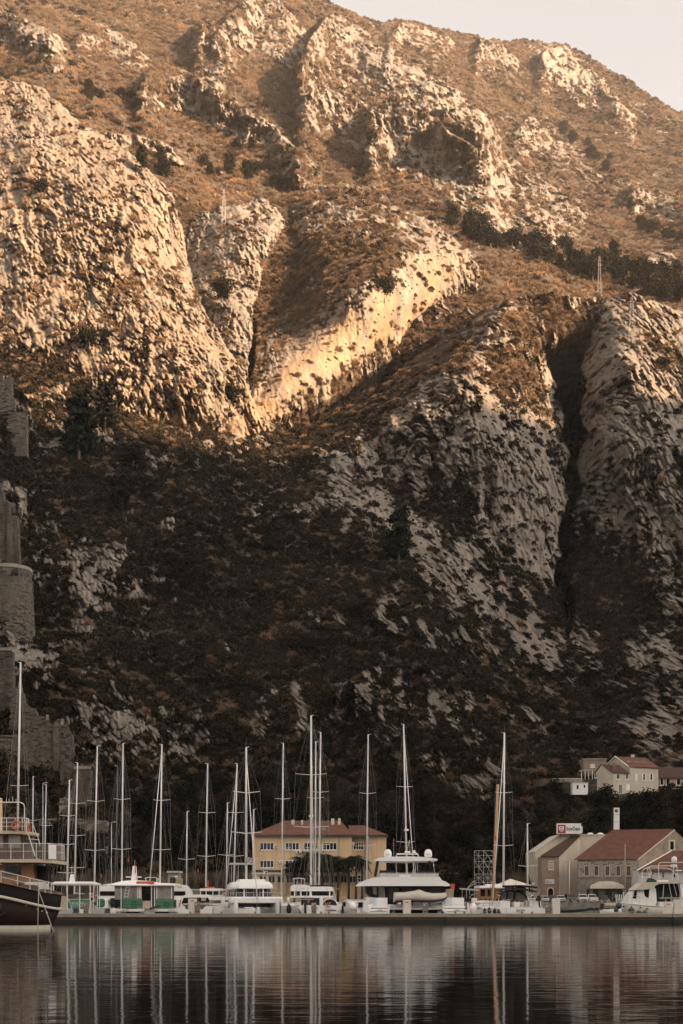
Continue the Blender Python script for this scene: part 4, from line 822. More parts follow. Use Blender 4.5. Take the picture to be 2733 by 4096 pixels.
MB().add(vv + [g0, g1], [(0, 1, 5, 4), (1, 2, 6, 9, 5), (2, 3, 7, 6), (3, 0, 4, 8, 7), (4, 5, 9, 8), (6, 7, 8, 9)]).build('wall', M_PSTONE, UH)
o1 = Vector((-.35, -.35, .08)); o2 = Vector((.4, -.3, .08)); ur_ = courses(Vector(vv[4]) + o1, Vector(vv[5]) + o2, Vector(g1) + Vector((.4, .1, .12)), Vector(g0) + Vector((-.3, 0, .12)), 16, .06, 'roof', M_TILE, UH)
courses(Vector(vv[6]) + Vector((.4, .3, .05)), Vector(vv[7]) + Vector((-.3, .4, .05)), Vector(g0) + Vector((-.3, 0, .12)), Vector(g1) + Vector((.4, .1, .12)), 16, .06, 'roof_slope', M_TILE, UH)
MB().tube([Vector(vv[4]) + o1 + Vector((0, -.1, 0)), Vector(g0) + Vector((-.3, -.1, .15)), Vector(vv[7]) + Vector((-.3, .2, .1))], .16, 5).build('verge', M_WHITE, UH)
a_, b_, d_ = Vector(vv[4]), Vector(vv[5]), Vector(g0)
for k in (.2, .47, .74):
    c = a_.lerp(b_, k).lerp(d_.lerp(Vector(g1), k), .52) + Vector((0, -.12, .2)); du = (b_ - a_).normalized() * .55; dv = (d_ - a_).normalized() * .42
    MB().add([c - du - dv, c + du - dv, c + du + dv, c - du + dv, c - du - dv - Vector((0, 0, .3)), c + du - dv - Vector((0, 0, .3)), c + du + dv - Vector((0, 0, .3)), c - du + dv - Vector((0, 0, .3))], [(0, 1, 2, 3), (0, 4, 5, 1), (1, 5, 6, 2), (2, 6, 7, 3), (3, 7, 4, 0)]).build('skylight', mat('skylight_glass', (.12, .13, .14), .1), ur_)
for x, sh in ((1139, 1), (1208, 0), (1272, 0)):
    w = uf.window(UH, *[A4(x, 0)[0], A4(x + 20, 0)[0], A4(0, 214)[1], A4(0, 270)[1]], M_WHITE, 1, 2, glass=M_WHITE if sh else M_GLASS, shutter=None if sh else M_WHITE, fw=1.2)
q = Vector(g1) + Vector((-3.2, .3, 0)); MB().box(q.x - .4, q.x + .4, q.y - .4, q.y + .4, q.z - .5, q.z + 1.0).build('chimney', M_TRIM, ur_)
AN = empty('stone_annex', (A4P(945, 0, 328)[0], 328, A4P(0, 395, 328)[2]), 'small stone house with dark roof in front of the red roofed hillside house', 'house')
ac_ = A4P(943, 0, 328)[0]; al = A4P(772, 0, 331.5)[0]; ar = A4P(1092, 0, 330.5)[0]
af = Wall((ac_, 328), (ar, 330.5)); ag = Wall((ac_, 328), (al, 331.5)); ze = af.hit(*A4(943, 210)).z; zg = ag.hit(*A4(835, 130)).z; zb2 = A4P(0, 400, 328)[2] - 2
ft = [(ac_, 328), (ar, 330.5), (ar + al - ac_, 334), (al, 331.5)]; vv = [(x, y, zb2) for x, y in ft] + [(x, y, ze) for x, y in ft]; g0 = ((ac_ + al) / 2 - .5, 329.6, zg); g1 = (g0[0] + (ar - ac_), g0[1] + 2.5, zg)
MB().add(vv + [g0, g1], [(0, 1, 5, 4), (1, 2, 6, 9, 5), (2, 3, 7, 6), (3, 0, 4, 8, 7), (4, 5, 9, 8), (6, 7, 8, 9)]).build('wall', M_PSTONE, AN)
arf = courses(Vector(vv[4]) + Vector((-.3, -.35, .06)), Vector(vv[5]) + Vector((.1, -.3, .06)), Vector(g1) + Vector((.1, 0, .1)), Vector(g0) + Vector((-.3, 0, .1)), 10, .06, 'roof', M_TILED, AN); courses(Vector(vv[6]) + Vector((.1, .3, .06)), Vector(vv[7]) + Vector((-.3, .2, .06)), Vector(g0) + Vector((-.3, 0, .1)), Vector(g1) + Vector((.1, 0, .1)), 10, .06, 'roof_slope', M_TILED, AN)
for x0, x1, y0, y1, gl in ((970, 1000, 216, 260, 0), (1052, 1078, 216, 260, 0), (992, 1020, 308, 392, 0), (1058, 1090, 305, 362, 1)): af.window(AN, A4(x0, 0)[0], A4(x1, 0)[0], A4(0, y0)[1], A4(0, y1)[1], M_WHITE, 2, 1, glass=M_WHITE if gl else M_GLASS, sill=y1 < 300, fw=1.2)
ag.window(AN, A4(752 + 24, 0)[0], A4(784 + 10, 0)[0], A4(0, 212)[1], A4(0, 250)[1], M_WHITE, 1, 1, fw=1.4)
q = Vector(g0) + Vector((3.2, -.2, -1.1)); MB().box(q.x - .3, q.x + .3, q.y - .3, q.y + .3, q.z - .4, q.z + 1.5).build('chimney', mat('brick_chimney', (.25, .13, .08), .9), arf)
PK = empty('pink_house', (A4P(1480, 0, 338)[0], 338, A4P(0, 340, 338)[2]), 'pink house with dark roof and white windows at the right edge of the slope', 'house'); pw = Wall((0, 338), (60, 338))
pw.box(MB(), A4(1343, 0)[0], A4(1720, 0)[0], A4(0, 246)[1], A4(0, 420)[1], 0, 7).build('wall', M_PINK, PK); courses(A4P(1338, 250, 337.5), A4P(1730, 250, 337.5), A4P(1730, 158, 341.5), A4P(1338, 156, 341.5), 9, .06, 'roof', M_TILED, PK)
for x0, x1 in ((1362, 1392), (1415, 1452), (1508, 1545), (1590, 1625)): pw.window(PK, A4(x0, 0)[0], A4(x1, 0)[0], A4(0, 255)[1], A4(0, 315)[1], M_WHITE, 1, 1, fw=1.6)
pw.box(MB(), A4(1343, 0)[0], A4(1720, 0)[0], A4(0, 318)[1], A4(0, 325)[1], .9, 0).build('balcony_slab', M_TRIM, PK); pw.box(MB(), A4(1400, 0)[0], A4(1720, 0)[0], A4(0, 345)[1], A4(0, 352)[1], 1.2, 0).build('terrace_edge', M_TRIM, PK)
BH = empty('flat_roofed_house', (A4P(780, 0, 345)[0], 345, A4P(0, 180, 345)[2]), 'plain beige flat roofed house behind the stone annex', 'house'); w5 = Wall((0, 345), (60, 345)); w5.box(MB(), A4(678, 0)[0], A4(882, 0)[0], A4(0, 82)[1], A4(0, 260)[1], 0, 6).build('wall', M_TAUPE, BH); w5.box(MB(), A4(672, 0)[0], A4(888, 0)[0], A4(0, 78)[1], A4(0, 83)[1], .3, 6.3).build('roof_slab', M_TRIM, BH); w5.window(BH, A4(738, 0)[0], A4(776, 0)[0], A4(0, 126)[1], A4(0, 155)[1], M_WHITE, 2, 1, glass=M_GREYGEL)
SH = empty('white_shed', (A4P(645, 0, 327)[0], 327, A4P(0, 372, 327)[2]), 'small flat white shed below the hillside terrace', 'shed'); w6 = Wall((0, 327), (60, 327)); w6.box(MB(), A4(578, 0)[0], A4(715, 0)[0], A4(0, 296)[1], A4(0, 400)[1], 0, 3).build('wall', M_WHITE, SH); w6.box(MB(), A4(574, 0)[0], A4(719, 0)[0], A4(0, 291)[1], A4(0, 297)[1], .12, 3.1).build('roof_slab', M_TRIM, SH)
for x0, x1, y1 in ((615, 630, 350), (677, 691, 338)): w6.box(MB(), A4(x0, 0)[0], A4(x1, 0)[0], A4(0, 314)[1], A4(0, y1)[1], .05, 0).build('opening', M_GLASS, SH)
for nm, pts, Y, lab in (('terrace_wall', ((235, 262), (440, 252), (660, 256), (660, 300), (400, 318), (235, 330)), 333, 'grey stone terrace wall left of the white shed'), ('retaining_wall', ((488, 300), (640, 262), (850, 256), (850, 420), (700, 430), (488, 380)), 331, 'dark stone retaining wall under the stone annex'), ('stone_stairs_wall', ((985, 400), (1100, 380), (1100, 470), (1030, 540), (985, 470)), 326, 'broken stone wall below the annex door')):
    tag(Wall((0, Y), (60, Y)).poly(MB(), [A4(*p) for p in pts], 0, 2.5).build(nm, M_DARKSTONE), lab, 'wall')
PG = empty('pergola', A4P(700, 250, 331), 'white post pergola on the hillside terrace beside the annex', 'pergola')
for x in (657, 690, 722, 755):
    for Y in (331, 333.5): MB().tube([A4P(x, 262, Y), A4P(x, 184, Y)], .09, 5).build('post', M_WHITE, PG)
MB().box(A4P(650, 0, 331)[0], A4P(762, 0, 331)[0], 330.8, 333.8, A4P(0, 184, 331)[2], A4P(0, 178, 331)[2]).build('roof', M_TRIM, PG)
TR = empty('balustrade', A4P(560, 292, 330), 'white balustrade along the hillside terrace', 'balustrade')
for i in range(24): x = 400 + i * 11.3; MB().tube([A4P(x, 290, 330), A4P(x, 255, 330)], .06, 4).build('baluster', M_TRIM, TR)
MB().tube([A4P(396, 256, 330), A4P(664, 256, 330)], .08, 5).build('rail', M_TRIM, TR)
# sliver of a house at the left edge
LH = empty('edge_house', (XP(-30, 268), 268, 1.4), 'ochre house with tiled eave cut by the left edge', 'house'); w7 = Wall((-80, 268), (0, 268)); w7.box(MB(), -160, -30, 3182, 3610, 0, 8).build('wall', M_YEL, LH); courses(P(-125, 3181, 267.3), P(-16, 3176, 267.3), P(-40, 3140, 272), P(-125, 3140, 272), 7, .07, 'roof', M_TILED, LH)
w7.window(LH, -100, -76, 3230, 3275, M_WHITE, 2)
# ---------------------------------------------------------------- fortress on the left spur
def wallpoly(name, pts, Y, th, label, mtl=None, parts=()):
    # stand the wall on the slope: just in front of the nearest ground inside its outline
    if Y > 301:
        xs_ = [p[0] for p in pts]; ys_ = [p[1] for p in pts]; dd = [ground(x * 1.743, y * 1.743).y for x in np.linspace(max(min(xs_), -40), max(xs_), 9) for y in np.linspace(min(ys_), max(ys_), 14)]
        Y = float(np.percentile(dd, 12)) - .6; th = 2.6
    raw = []; rj = random.Random(len(name) * 13 + int(Y))
    for i, (a, b) in enumerate(pts):
        c, d = pts[(i + 1) % len(pts)]; n = max(1, int(math.hypot(c - a, d - b) / 5))
        raw += [(a + (c - a) * k / n + rj.uniform(-.9, .9), b + (d - b) * k / n + rj.uniform(-1.6, 1.6)) for k in range(n)]
    pts = raw
    o = empty(name, P(sum(p[0] for p in pts) / len(pts) * 1.743, max(p[1] for p in pts) * 1.743, Y), label, 'fortification')
    w = Wall((-60, Y), (60, Y)); w.poly(MB(), [(a * 1.743, b * 1.743) for a, b in pts], 0, th).build('masonry', mtl or M_DARKSTONE, o)
    # weathered face: uneven stones standing proud of the core
    st = MB(); zz = [p[1] for p in pts]; uh = .52 * QF / Y; yy = min(zz)
    while yy < max(zz):
        xx = -20 + rj.uniform(0, 6)
        while xx < max(p[0] for p in pts):
            ww = rj.uniform(.6, 1.5) * QF / Y; cx0, cy0 = xx + ww / 2, yy + uh / 2; ins = False
            for i in range(len(pts)):
                (ax, ay), (bx, by) = pts[i], pts[(i + 1) % len(pts)]
                if (ay > cy0) != (by > cy0) and cx0 < (bx - ax) * (cy0 - ay) / (by - ay + 1e-9) + ax: ins = not ins
            if ins and rj.random() < .72: w.box(st, xx * 1.743, (xx + ww * .94) * 1.743, yy * 1.743, (yy + uh * .9) * 1.743, rj.uniform(.06, .38), .1)
            xx += ww
        yy += uh
    if st.v: so_ = st.build('facing_stones', rj.choice((M_DARKSTONE, M_FSTONE)), o); so_['kind'] = 'stuff'
    for nm, x0, x1, y0, y1, out, mm in parts: w.box(MB(), x0 * 1.743, x1 * 1.743, y0 * 1.743, y1 * 1.743, out, 0).build(nm, mm, o)
    return o
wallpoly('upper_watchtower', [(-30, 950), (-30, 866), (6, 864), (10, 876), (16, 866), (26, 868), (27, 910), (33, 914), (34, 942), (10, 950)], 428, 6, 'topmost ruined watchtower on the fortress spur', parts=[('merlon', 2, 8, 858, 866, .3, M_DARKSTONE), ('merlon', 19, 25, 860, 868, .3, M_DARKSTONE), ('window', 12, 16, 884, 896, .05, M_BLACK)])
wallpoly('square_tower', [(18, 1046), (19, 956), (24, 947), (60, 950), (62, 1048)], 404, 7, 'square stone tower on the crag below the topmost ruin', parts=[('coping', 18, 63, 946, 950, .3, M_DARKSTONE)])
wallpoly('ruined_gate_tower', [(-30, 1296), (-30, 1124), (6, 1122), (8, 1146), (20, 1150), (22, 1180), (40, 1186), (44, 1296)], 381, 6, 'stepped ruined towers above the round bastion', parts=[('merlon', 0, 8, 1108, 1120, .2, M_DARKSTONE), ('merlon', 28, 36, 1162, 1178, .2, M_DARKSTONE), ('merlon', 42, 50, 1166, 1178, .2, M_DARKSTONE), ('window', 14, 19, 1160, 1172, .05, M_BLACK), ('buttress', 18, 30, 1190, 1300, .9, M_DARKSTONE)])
o = empty('round_bastion', P(20, 2520, 366), 'tall round stone bastion with one dark window', 'fortification')
BY_ = min(ground(x * 1.743, y * 1.743).y for x in (0, 20, 40, 60) for y in range(1300, 1440, 12)) - .5; cx_ = XP(12 * 1.743, BY_ + 2); rr = (66 - 12) * 1.743 * BY_ / F
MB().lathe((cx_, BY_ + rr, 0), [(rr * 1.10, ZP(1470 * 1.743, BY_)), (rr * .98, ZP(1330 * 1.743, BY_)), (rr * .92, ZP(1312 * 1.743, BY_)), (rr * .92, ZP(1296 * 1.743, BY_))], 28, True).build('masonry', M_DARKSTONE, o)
MB().lathe((cx_, BY_ + rr, 0), [(rr * .96, ZP(1299 * 1.743, BY_)), (rr * .96, ZP(1291 * 1.743, BY_))], 28, False).build('coping', M_STONE, o)
MB().box(XP(32 * 1.743, BY_), XP(39 * 1.743, BY_), BY_ - .1, BY_ + 4, ZP(1316 * 1.743, BY_), ZP(1303 * 1.743, BY_)).build('window', M_BLACK, o)
st = MB(); rj = random.Random(4); zq = 1302
while zq < 1462:
    k = rr * (.95 if zq < 1330 else .98 + (zq - 1330) / 140 * .12); a0 = math.pi + rj.uniform(0, .1)
    while a0 < 2 * math.pi:
        da = rj.uniform(.7, 1.5) / k; am = a0 + da / 2
        if rj.random() < .75:
            o_ = rj.uniform(.03, .25); u_v = Vector((-math.sin(am), math.cos(am), 0)) * k * da * .46; n_v = Vector((math.cos(am), math.sin(am), 0)); c_ = Vector((cx_, BY_ + rr, 0)) + n_v * k; za, zb_ = ZP((zq + 3.6) * 1.743, BY_), ZP(zq * 1.743, BY_); v_ = []
            for uu in (-1, 1):
                for oo in (o_, -.3):
                    for z_ in (za, zb_): q_ = c_ + u_v * uu + n_v * oo; v_.append((q_.x, q_.y, z_))
            st.add(v_, [(0, 1, 3, 2), (4, 6, 7, 5), (0, 4, 5, 1), (2, 3, 7, 6), (0, 2, 6, 4), (1, 5, 7, 3)])
        a0 += da
    zq += 4.2
so_ = st.build('facing_stones', M_FSTONE, o); so_['kind'] = 'stuff'
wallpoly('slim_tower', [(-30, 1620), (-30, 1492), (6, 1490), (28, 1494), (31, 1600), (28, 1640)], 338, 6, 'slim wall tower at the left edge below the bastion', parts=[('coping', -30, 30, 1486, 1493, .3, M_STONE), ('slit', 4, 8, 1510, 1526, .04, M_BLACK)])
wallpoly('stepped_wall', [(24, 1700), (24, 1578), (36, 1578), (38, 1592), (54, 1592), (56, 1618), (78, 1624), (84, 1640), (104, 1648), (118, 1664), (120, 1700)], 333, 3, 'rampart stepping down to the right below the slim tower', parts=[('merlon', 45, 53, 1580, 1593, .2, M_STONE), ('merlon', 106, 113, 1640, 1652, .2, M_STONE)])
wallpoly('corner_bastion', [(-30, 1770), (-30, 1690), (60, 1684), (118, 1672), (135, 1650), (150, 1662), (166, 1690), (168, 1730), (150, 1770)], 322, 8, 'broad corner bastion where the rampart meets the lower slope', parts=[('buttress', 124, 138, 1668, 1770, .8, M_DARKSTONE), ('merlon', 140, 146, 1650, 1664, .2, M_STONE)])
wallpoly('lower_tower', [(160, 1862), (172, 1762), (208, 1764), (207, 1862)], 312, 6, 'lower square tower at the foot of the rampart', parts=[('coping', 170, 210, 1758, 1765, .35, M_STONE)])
wallpoly('ramp_wall', [(138, 1790), (142, 1740), (168, 1752), (176, 1800), (170, 1830)], 315, 3, 'sloping wall between corner bastion and lower tower')
cwp = wallpoly('town_wall', [(40, 2040), (40, 1884), (90, 1880), (150, 1878), (246, 1884), (248, 2040)], 300, 4, 'long crumbling town wall behind the left masts', M_STONE)
tw_ = Wall((-60, 300), (60, 300))
for x in (94, 112, 131, 150): tw_.box(MB(), x * 1.743, (x + 5) * 1.743, 1897 * 1.743, 1909 * 1.743, .03, 0).build('embrasure', M_BLACK, cwp)
tw_.box(MB(), 40 * 1.743, 248 * 1.743, 1914 * 1.743, 1917 * 1.743, .25, 0).build('string_course', M_DARKSTONE, cwp)
wallpoly('wall_stub', [(134, 1880), (138, 1832), (160, 1828), (163, 1880)], 306, 4, 'pale ruined wall stub above the town wall', M_STONE)
wallpoly('gate_wall', [(210, 2040), (210, 1948), (246, 1942), (250, 2040)], 296, 3, 'pale wall piece standing in for a lit patch behind the masts', M_STONE)  # separate pale piece stands in for light falling on the town wall
# ---------------------------------------------------------------- power line pylons on the slopes
for (x, y0, y1, w, lab) in ((513, 435, 512, 9, 'lattice pylon in front of the rock pillar'), (652, 392, 434, 6, 'small lattice pylon left of the rock dome'), (1376, 588, 682, 9, 'lattice pylon on the crest right of the gorge'), (1451, 682, 784, 14, 'tall lattice pylon on the right hand cliff')):
    g = ground(x * 1.743, y1 * 1.743); s_ = g.y / QF; h = (y1 - y0) * s_; wd = w * s_ / 2
    o = empty('lattice_pylon', g, lab, 'pylon', 'power line pylons')
    for sx in (-1, 1):
        for sy in (-1, 1): MB().tube([(sx * wd, sy * wd, -1), (sx * wd * .25, sy * wd * .25, h)], .08, 4).build('leg', M_WIRE, o, True)
    for k in range(7):
        t0, t1 = k / 7, (k + 1) / 7; a_, b_ = wd * (1 - .75 * t0), wd * (1 - .75 * t1)
        MB().tube([(-a_, -a_, h * t0), (b_, -b_, h * t1)], .05, 3).tube([(a_, -a_, h * t0), (-b_, -b_, h * t1)], .05, 3).tube([(-b_, -b_, h * t1), (b_, -b_, h * t1)], .05, 3).build('lattice_bay', M_WIRE, o, True)
    for hh_ in (.78, .9): MB().tube([(-wd * 1.1, 0, h * hh_), (wd * 1.1, 0, h * hh_)], .12, 4).build('cross_arm', M_STEEL, o, True)
# ---------------------------------------------------------------- floating pontoon
PY0, PY1, PZ = 130.0, 132.6, .97
M_FLOAT = mat('stained_float_concrete', (.085, .068, .048), .85, var=1.0, vscale=1.1, col2=(.022, .018, .012), stretch=(.5, 1, 1.5), bump=.5, bscale=6)
M_ALGAE = mat('algae_band', (.018, .017, .011), .7, var=.6, vscale=1.2)
M_FASCIA = mat('weathered_edge_timber', (.36, .29, .22), .85, var=.9, vscale=1.6, col2=(.20, .15, .11), stretch=(.5, 1, 2))
M_DECK = mat('pontoon_deck_boards', (.33, .28, .23), .85, var=.7, vscale=2)
for x0, x1, lab in ((-190, 839, 'left pontoon section, behind the stern of the brown ship'), (841.5, 1781, 'middle pontoon section, in front of the catamarans'), (1783.5, 2689, 'right pontoon section, in front of the inflatable dinghy'), (2691.5, 3600, 'short end of a pontoon section at the right edge')):
    a_, b_ = XP(x0, PY0), XP(x1, PY0); o = empty('pontoon', ((a_ + b_) / 2, 131.3, 0), lab, 'pontoon', 'floating pontoon sections')
    n = max(2, round((b_ - a_) / 4.2)); st = (b_ - a_) / n
    for i in range(n):
        MB().bev(a_ + st * i + .02, a_ + st * (i + 1) - .02, PY0 + .06 + .02 * (i % 2), PY1 - .06, -.5, PZ - .30, .05).build('float_block', M_FLOAT, o)
        MB().box(a_ + st * i + .008, a_ + st * (i + 1) - .008, PY0 - .03 - .008 * (i % 3), PY0 + .055, PZ - .36, PZ - .05).build('fascia_board', M_FASCIA, o)
    MB().box(a_, b_, PY0 + .03, PY1 - .02, -.4, .30).build('algae_band', M_ALGAE, o)
    MB().box(a_, b_, PY0 - .05, PY1 + .03, PZ - .048, PZ).build('deck', M_DECK, o)
    for c in (a_, b_): s = 1 if c == a_ else -1; MB().prism([(c - s * .02, .9), (c + s * .16, .55), (c + s * .42, .12), (c - s * .02, .12)], PY0 - .01, PY0 + .055).build('joint_bumper', M_BLACK, o)
M_CAB = mat('cream_cabinet_paint', (.72, .66, .58), .5, var=.3)
M_PED = mat('taupe_pedestal_paint', (.20, .17, .14), .5, var=.3)
def cabinet(x0, x1, y0, lab, doors=True):
    Y = 130.7; a_, b_ = XP(x0, Y), XP(x1, Y); zt = ZP(y0, Y); o = empty('service_cabinet', ((a_ + b_) / 2, Y + .25, PZ), lab, 'cabinet', 'white service cabinets on the pontoon')
    MB().bev(a_, b_, Y, Y + .55, PZ, zt, .03).build('casing', M_CAB, o); m = (b_ - a_)
    if doors:
        MB().box(a_ + .05, b_ - .05, Y - .02, Y + .001, PZ + .05 + (zt - PZ) * .38, zt - .12).build('door', M_CAB, o); MB().box(a_ + .05, b_ - .05, Y - .02, Y + .001, PZ + .06, PZ + .03 + (zt - PZ) * .36).build('door', M_CAB, o)
        MB().box(a_ + m * .3, a_ + m * .7, Y - .03, Y - .021, zt - .3, zt - .18).build('warning_label', M_ORANGE, o); MB().box(a_ + .06, a_ + .1, Y - .05, Y - .021, PZ + (zt - PZ) * .55, PZ + (zt - PZ) * .68).build('handle', M_BLACK, o)
def pedestal(x0, x1, y0, lab):
    Y = 130.5; a_, b_ = XP(x0, Y), XP(x1, Y); zt = ZP(y0, Y); o = empty('power_pedestal', ((a_ + b_) / 2, Y + .2, PZ), lab, 'power pedestal', 'taupe power pedestals on the pontoon')
    MB().bev(a_, b_, Y, Y + .42, PZ, zt, .04).build('casing', M_PED, o); m = b_ - a_
    MB().box(a_ + m * .12, a_ + m * .42, Y - .015, Y + .001, zt - .3, zt - .22).build('sticker', M_WHITE, o)
    for k in (.3, .72): MB().tube([(a_ + m * k, Y - .03, PZ + .25), (a_ + m * k, Y + .01, PZ + .25)], .07, 10).build('socket', M_BLACK, o)
    MB().box(a_ + m * .08, b_ - m * .08, Y - .02, Y + .001, zt - .15, zt - .1).build('lamp_strip', M_GREYGEL, o)
cabinet(753, 785, 3595, 'cream service cabinet in front of the small hardtop cruiser'); cabinet(1613, 1644, 3600, 'cream service cabinet in front of the covered tender'); cabinet(2658, 2688, 3608, 'cream service cabinet with warning label beside the right hand cruiser'); cabinet(2698, 2729, 3598, 'tallest plain white cabinet at the right edge', False); cabinet(2211, 2241, 3594, 'plain white cabinet right of the yacht with the black bimini', False)
pedestal(334, 353, 3610, 'taupe power pedestal in front of the green solar boat banner'); pedestal(779, 800, 3608, 'taupe power pedestal right of the left cream cabinet'); pedestal(1246, 1266, 3610, 'taupe power pedestal in front of the yacht with the orange hose'); pedestal(1692, 1713, 3611, 'taupe power pedestal below the bow of the covered tender'); pedestal(2183, 2203, 3616, 'taupe power pedestal beside the plain white cabinet')
for k, px in enumerate((470, 568, 762, 887, 1022, 1285, 1316, 1822, 1858, 2088, 2129, 2525)):
    o = empty('mooring_cleat', (XP(px, 130.4), 130.4, PZ), 'grey mooring bollard on the pontoon edge, number %d from the left' % (k + 1), 'bollard', 'mooring bollards'); x = XP(px, 130.4)
    MB().box(x - .09, x + .09, 130.3, 130.5, PZ, PZ + .24).build('post', M_PED, o); MB().tube([(x - .2, 130.4, PZ + .14), (x + .2, 130.4, PZ + .14)], .03, 6).build('cross_pin', M_STEEL, o)

# ---------------------------------------------------------------- boat building helpers
M_NAVY = mat('dark_hull_paint', (.016, .012, .011), .35, var=.3)
M_CANVAS = mat('grey_canvas', (.33, .29, .25), .9, var=.5, vscale=2)
M_BCANVAS = mat('black_canvas', (.017, .016, .016), .85, var=.3)
M_WOOD = mat('varnished_wood', (.30, .13, .05), .45, var=.6, vscale=3, col2=(.19, .075, .03), stretch=(1, 1, .3))
M_ROPE = mat('mooring_rope', (.45, .39, .31), .9)
M_GREEN = mat('green_banner_cloth', (.065, .185, .105), .7, var=.6, vscale=1.5, col2=(.12, .27, .17))
M_CLEAR = mat('cloudy_clear_vinyl', (.34, .31, .28), .25, var=.8, vscale=2.2, col2=(.13, .12, .105), stretch=(1, 1, .4))
M_REDF = mat('red_flag_cloth', (.50, .07, .03), .8, var=.3)
def hull_rings(L, B, H, stern=.85, bow_h=1.2, rake=.8, n=12, draft=.35, full=2.2):
    rings = []
    for i in range(n + 1):
        t = i / n; hb = B / 2 * ((stern + (1 - stern) * math.sin(min(t / .5, 1) * math.pi / 2)) if t < .5 else max(.015, (1 - ((t - .5) / .5) ** full)))
        h = H * (1 + (bow_h - 1) * t * t + .03 * (1 - t)); y = L * t
        rings.append([(-hb, y + rake * t * t * t, h), (-hb * .98, y + rake * t ** 3 * .6, h * .5), (-hb * .86, y + rake * .2 * t ** 3, 0), (-hb * .45, y, -draft), (hb * .45, y, -draft), (hb * .86, y + rake * .2 * t ** 3, 0), (hb * .98, y + rake * t ** 3 * .6, h * .5), (hb, y + rake * t ** 3, h)])
    return rings
def hull(o, L, B, H, m, name='hull', **k):
    r = hull_rings(L, B, H, **k); h = MB().loft(r, False, False, True)
    n = len(r); h.add([p for p in r[0]], [tuple(range(8))])
    b = h.build(name, m, o, True)
    dk = MB(); v = []; 
    for q in r: v += [(q[0][0], q[0][1], q[0][2] - .04), (q[7][0], q[7][1], q[7][2] - .04)]
    dk.add(v, [(2 * i, 2 * i + 1, 2 * i + 3, 2 * i + 2) for i in range(n - 1)]).build('deck', M_GEL, o, True)
    MB().tube([q[0] for q in r], .04, 5).build('toe_rail', M_STEEL, o, True); MB().tube([q[7] for q in r], .04, 5).build('toe_rail', M_STEEL, o, True)
    return r
def cabin(o, y0, y1, w0, w1, z0, h, m=None, name='coachroof', win=True):
    m = m or M_GEL; r = []
    for t in (0, .12, .5, .85, 1):
        y = y0 + (y1 - y0) * t; w = (w0 + (w1 - w0) * t) / 2; hh = h * (1, 1, .95, .75, .1)[(0, .12, .5, .85, 1).index(t)]
        r.append([(-w, y, z0 - .05), (-w * .93, y, z0 + hh * .72), (-w * .7, y, z0 + hh), (w * .7, y, z0 + hh), (w * .93, y, z0 + hh * .72), (w, y, z0 - .05)])
    c = MB().loft(r, True, True, False).build(name, m, o, True)
    if win:
        for s in (-1, 1):
            v = []
            for t in (.12, .45, .72):
                y = y0 + (y1 - y0) * t; w = (w0 + (w1 - w0) * t) / 2 + .015; v += [(s * w * .985, y, z0 + h * .18), (s * w * .95, y, z0 + h * (.62 - .2 * t))]
            MB().add(v, [(0, 1, 3, 2), (2, 3, 5, 4)]).build('window', M_GLASS, c, True)
    return c
def rail(o, pts, h, mid=True, r=.025, m=None, name='railing', step=1):
    b = MB(); top = [(p[0], p[1], p[2] + h) for p in pts]; b.tube(top, r, 5)
    if mid: b.tube([(p[0], p[1], p[2] + h * .5) for p in pts], r * .7, 4)
    q = b.build(name, m or M_STEEL, o, True)
    for p in pts[::step]: MB().tube([p, (p[0], p[1], p[2] + h)], r, 5).build('stanchion', m or M_STEEL, o, True)
    return q
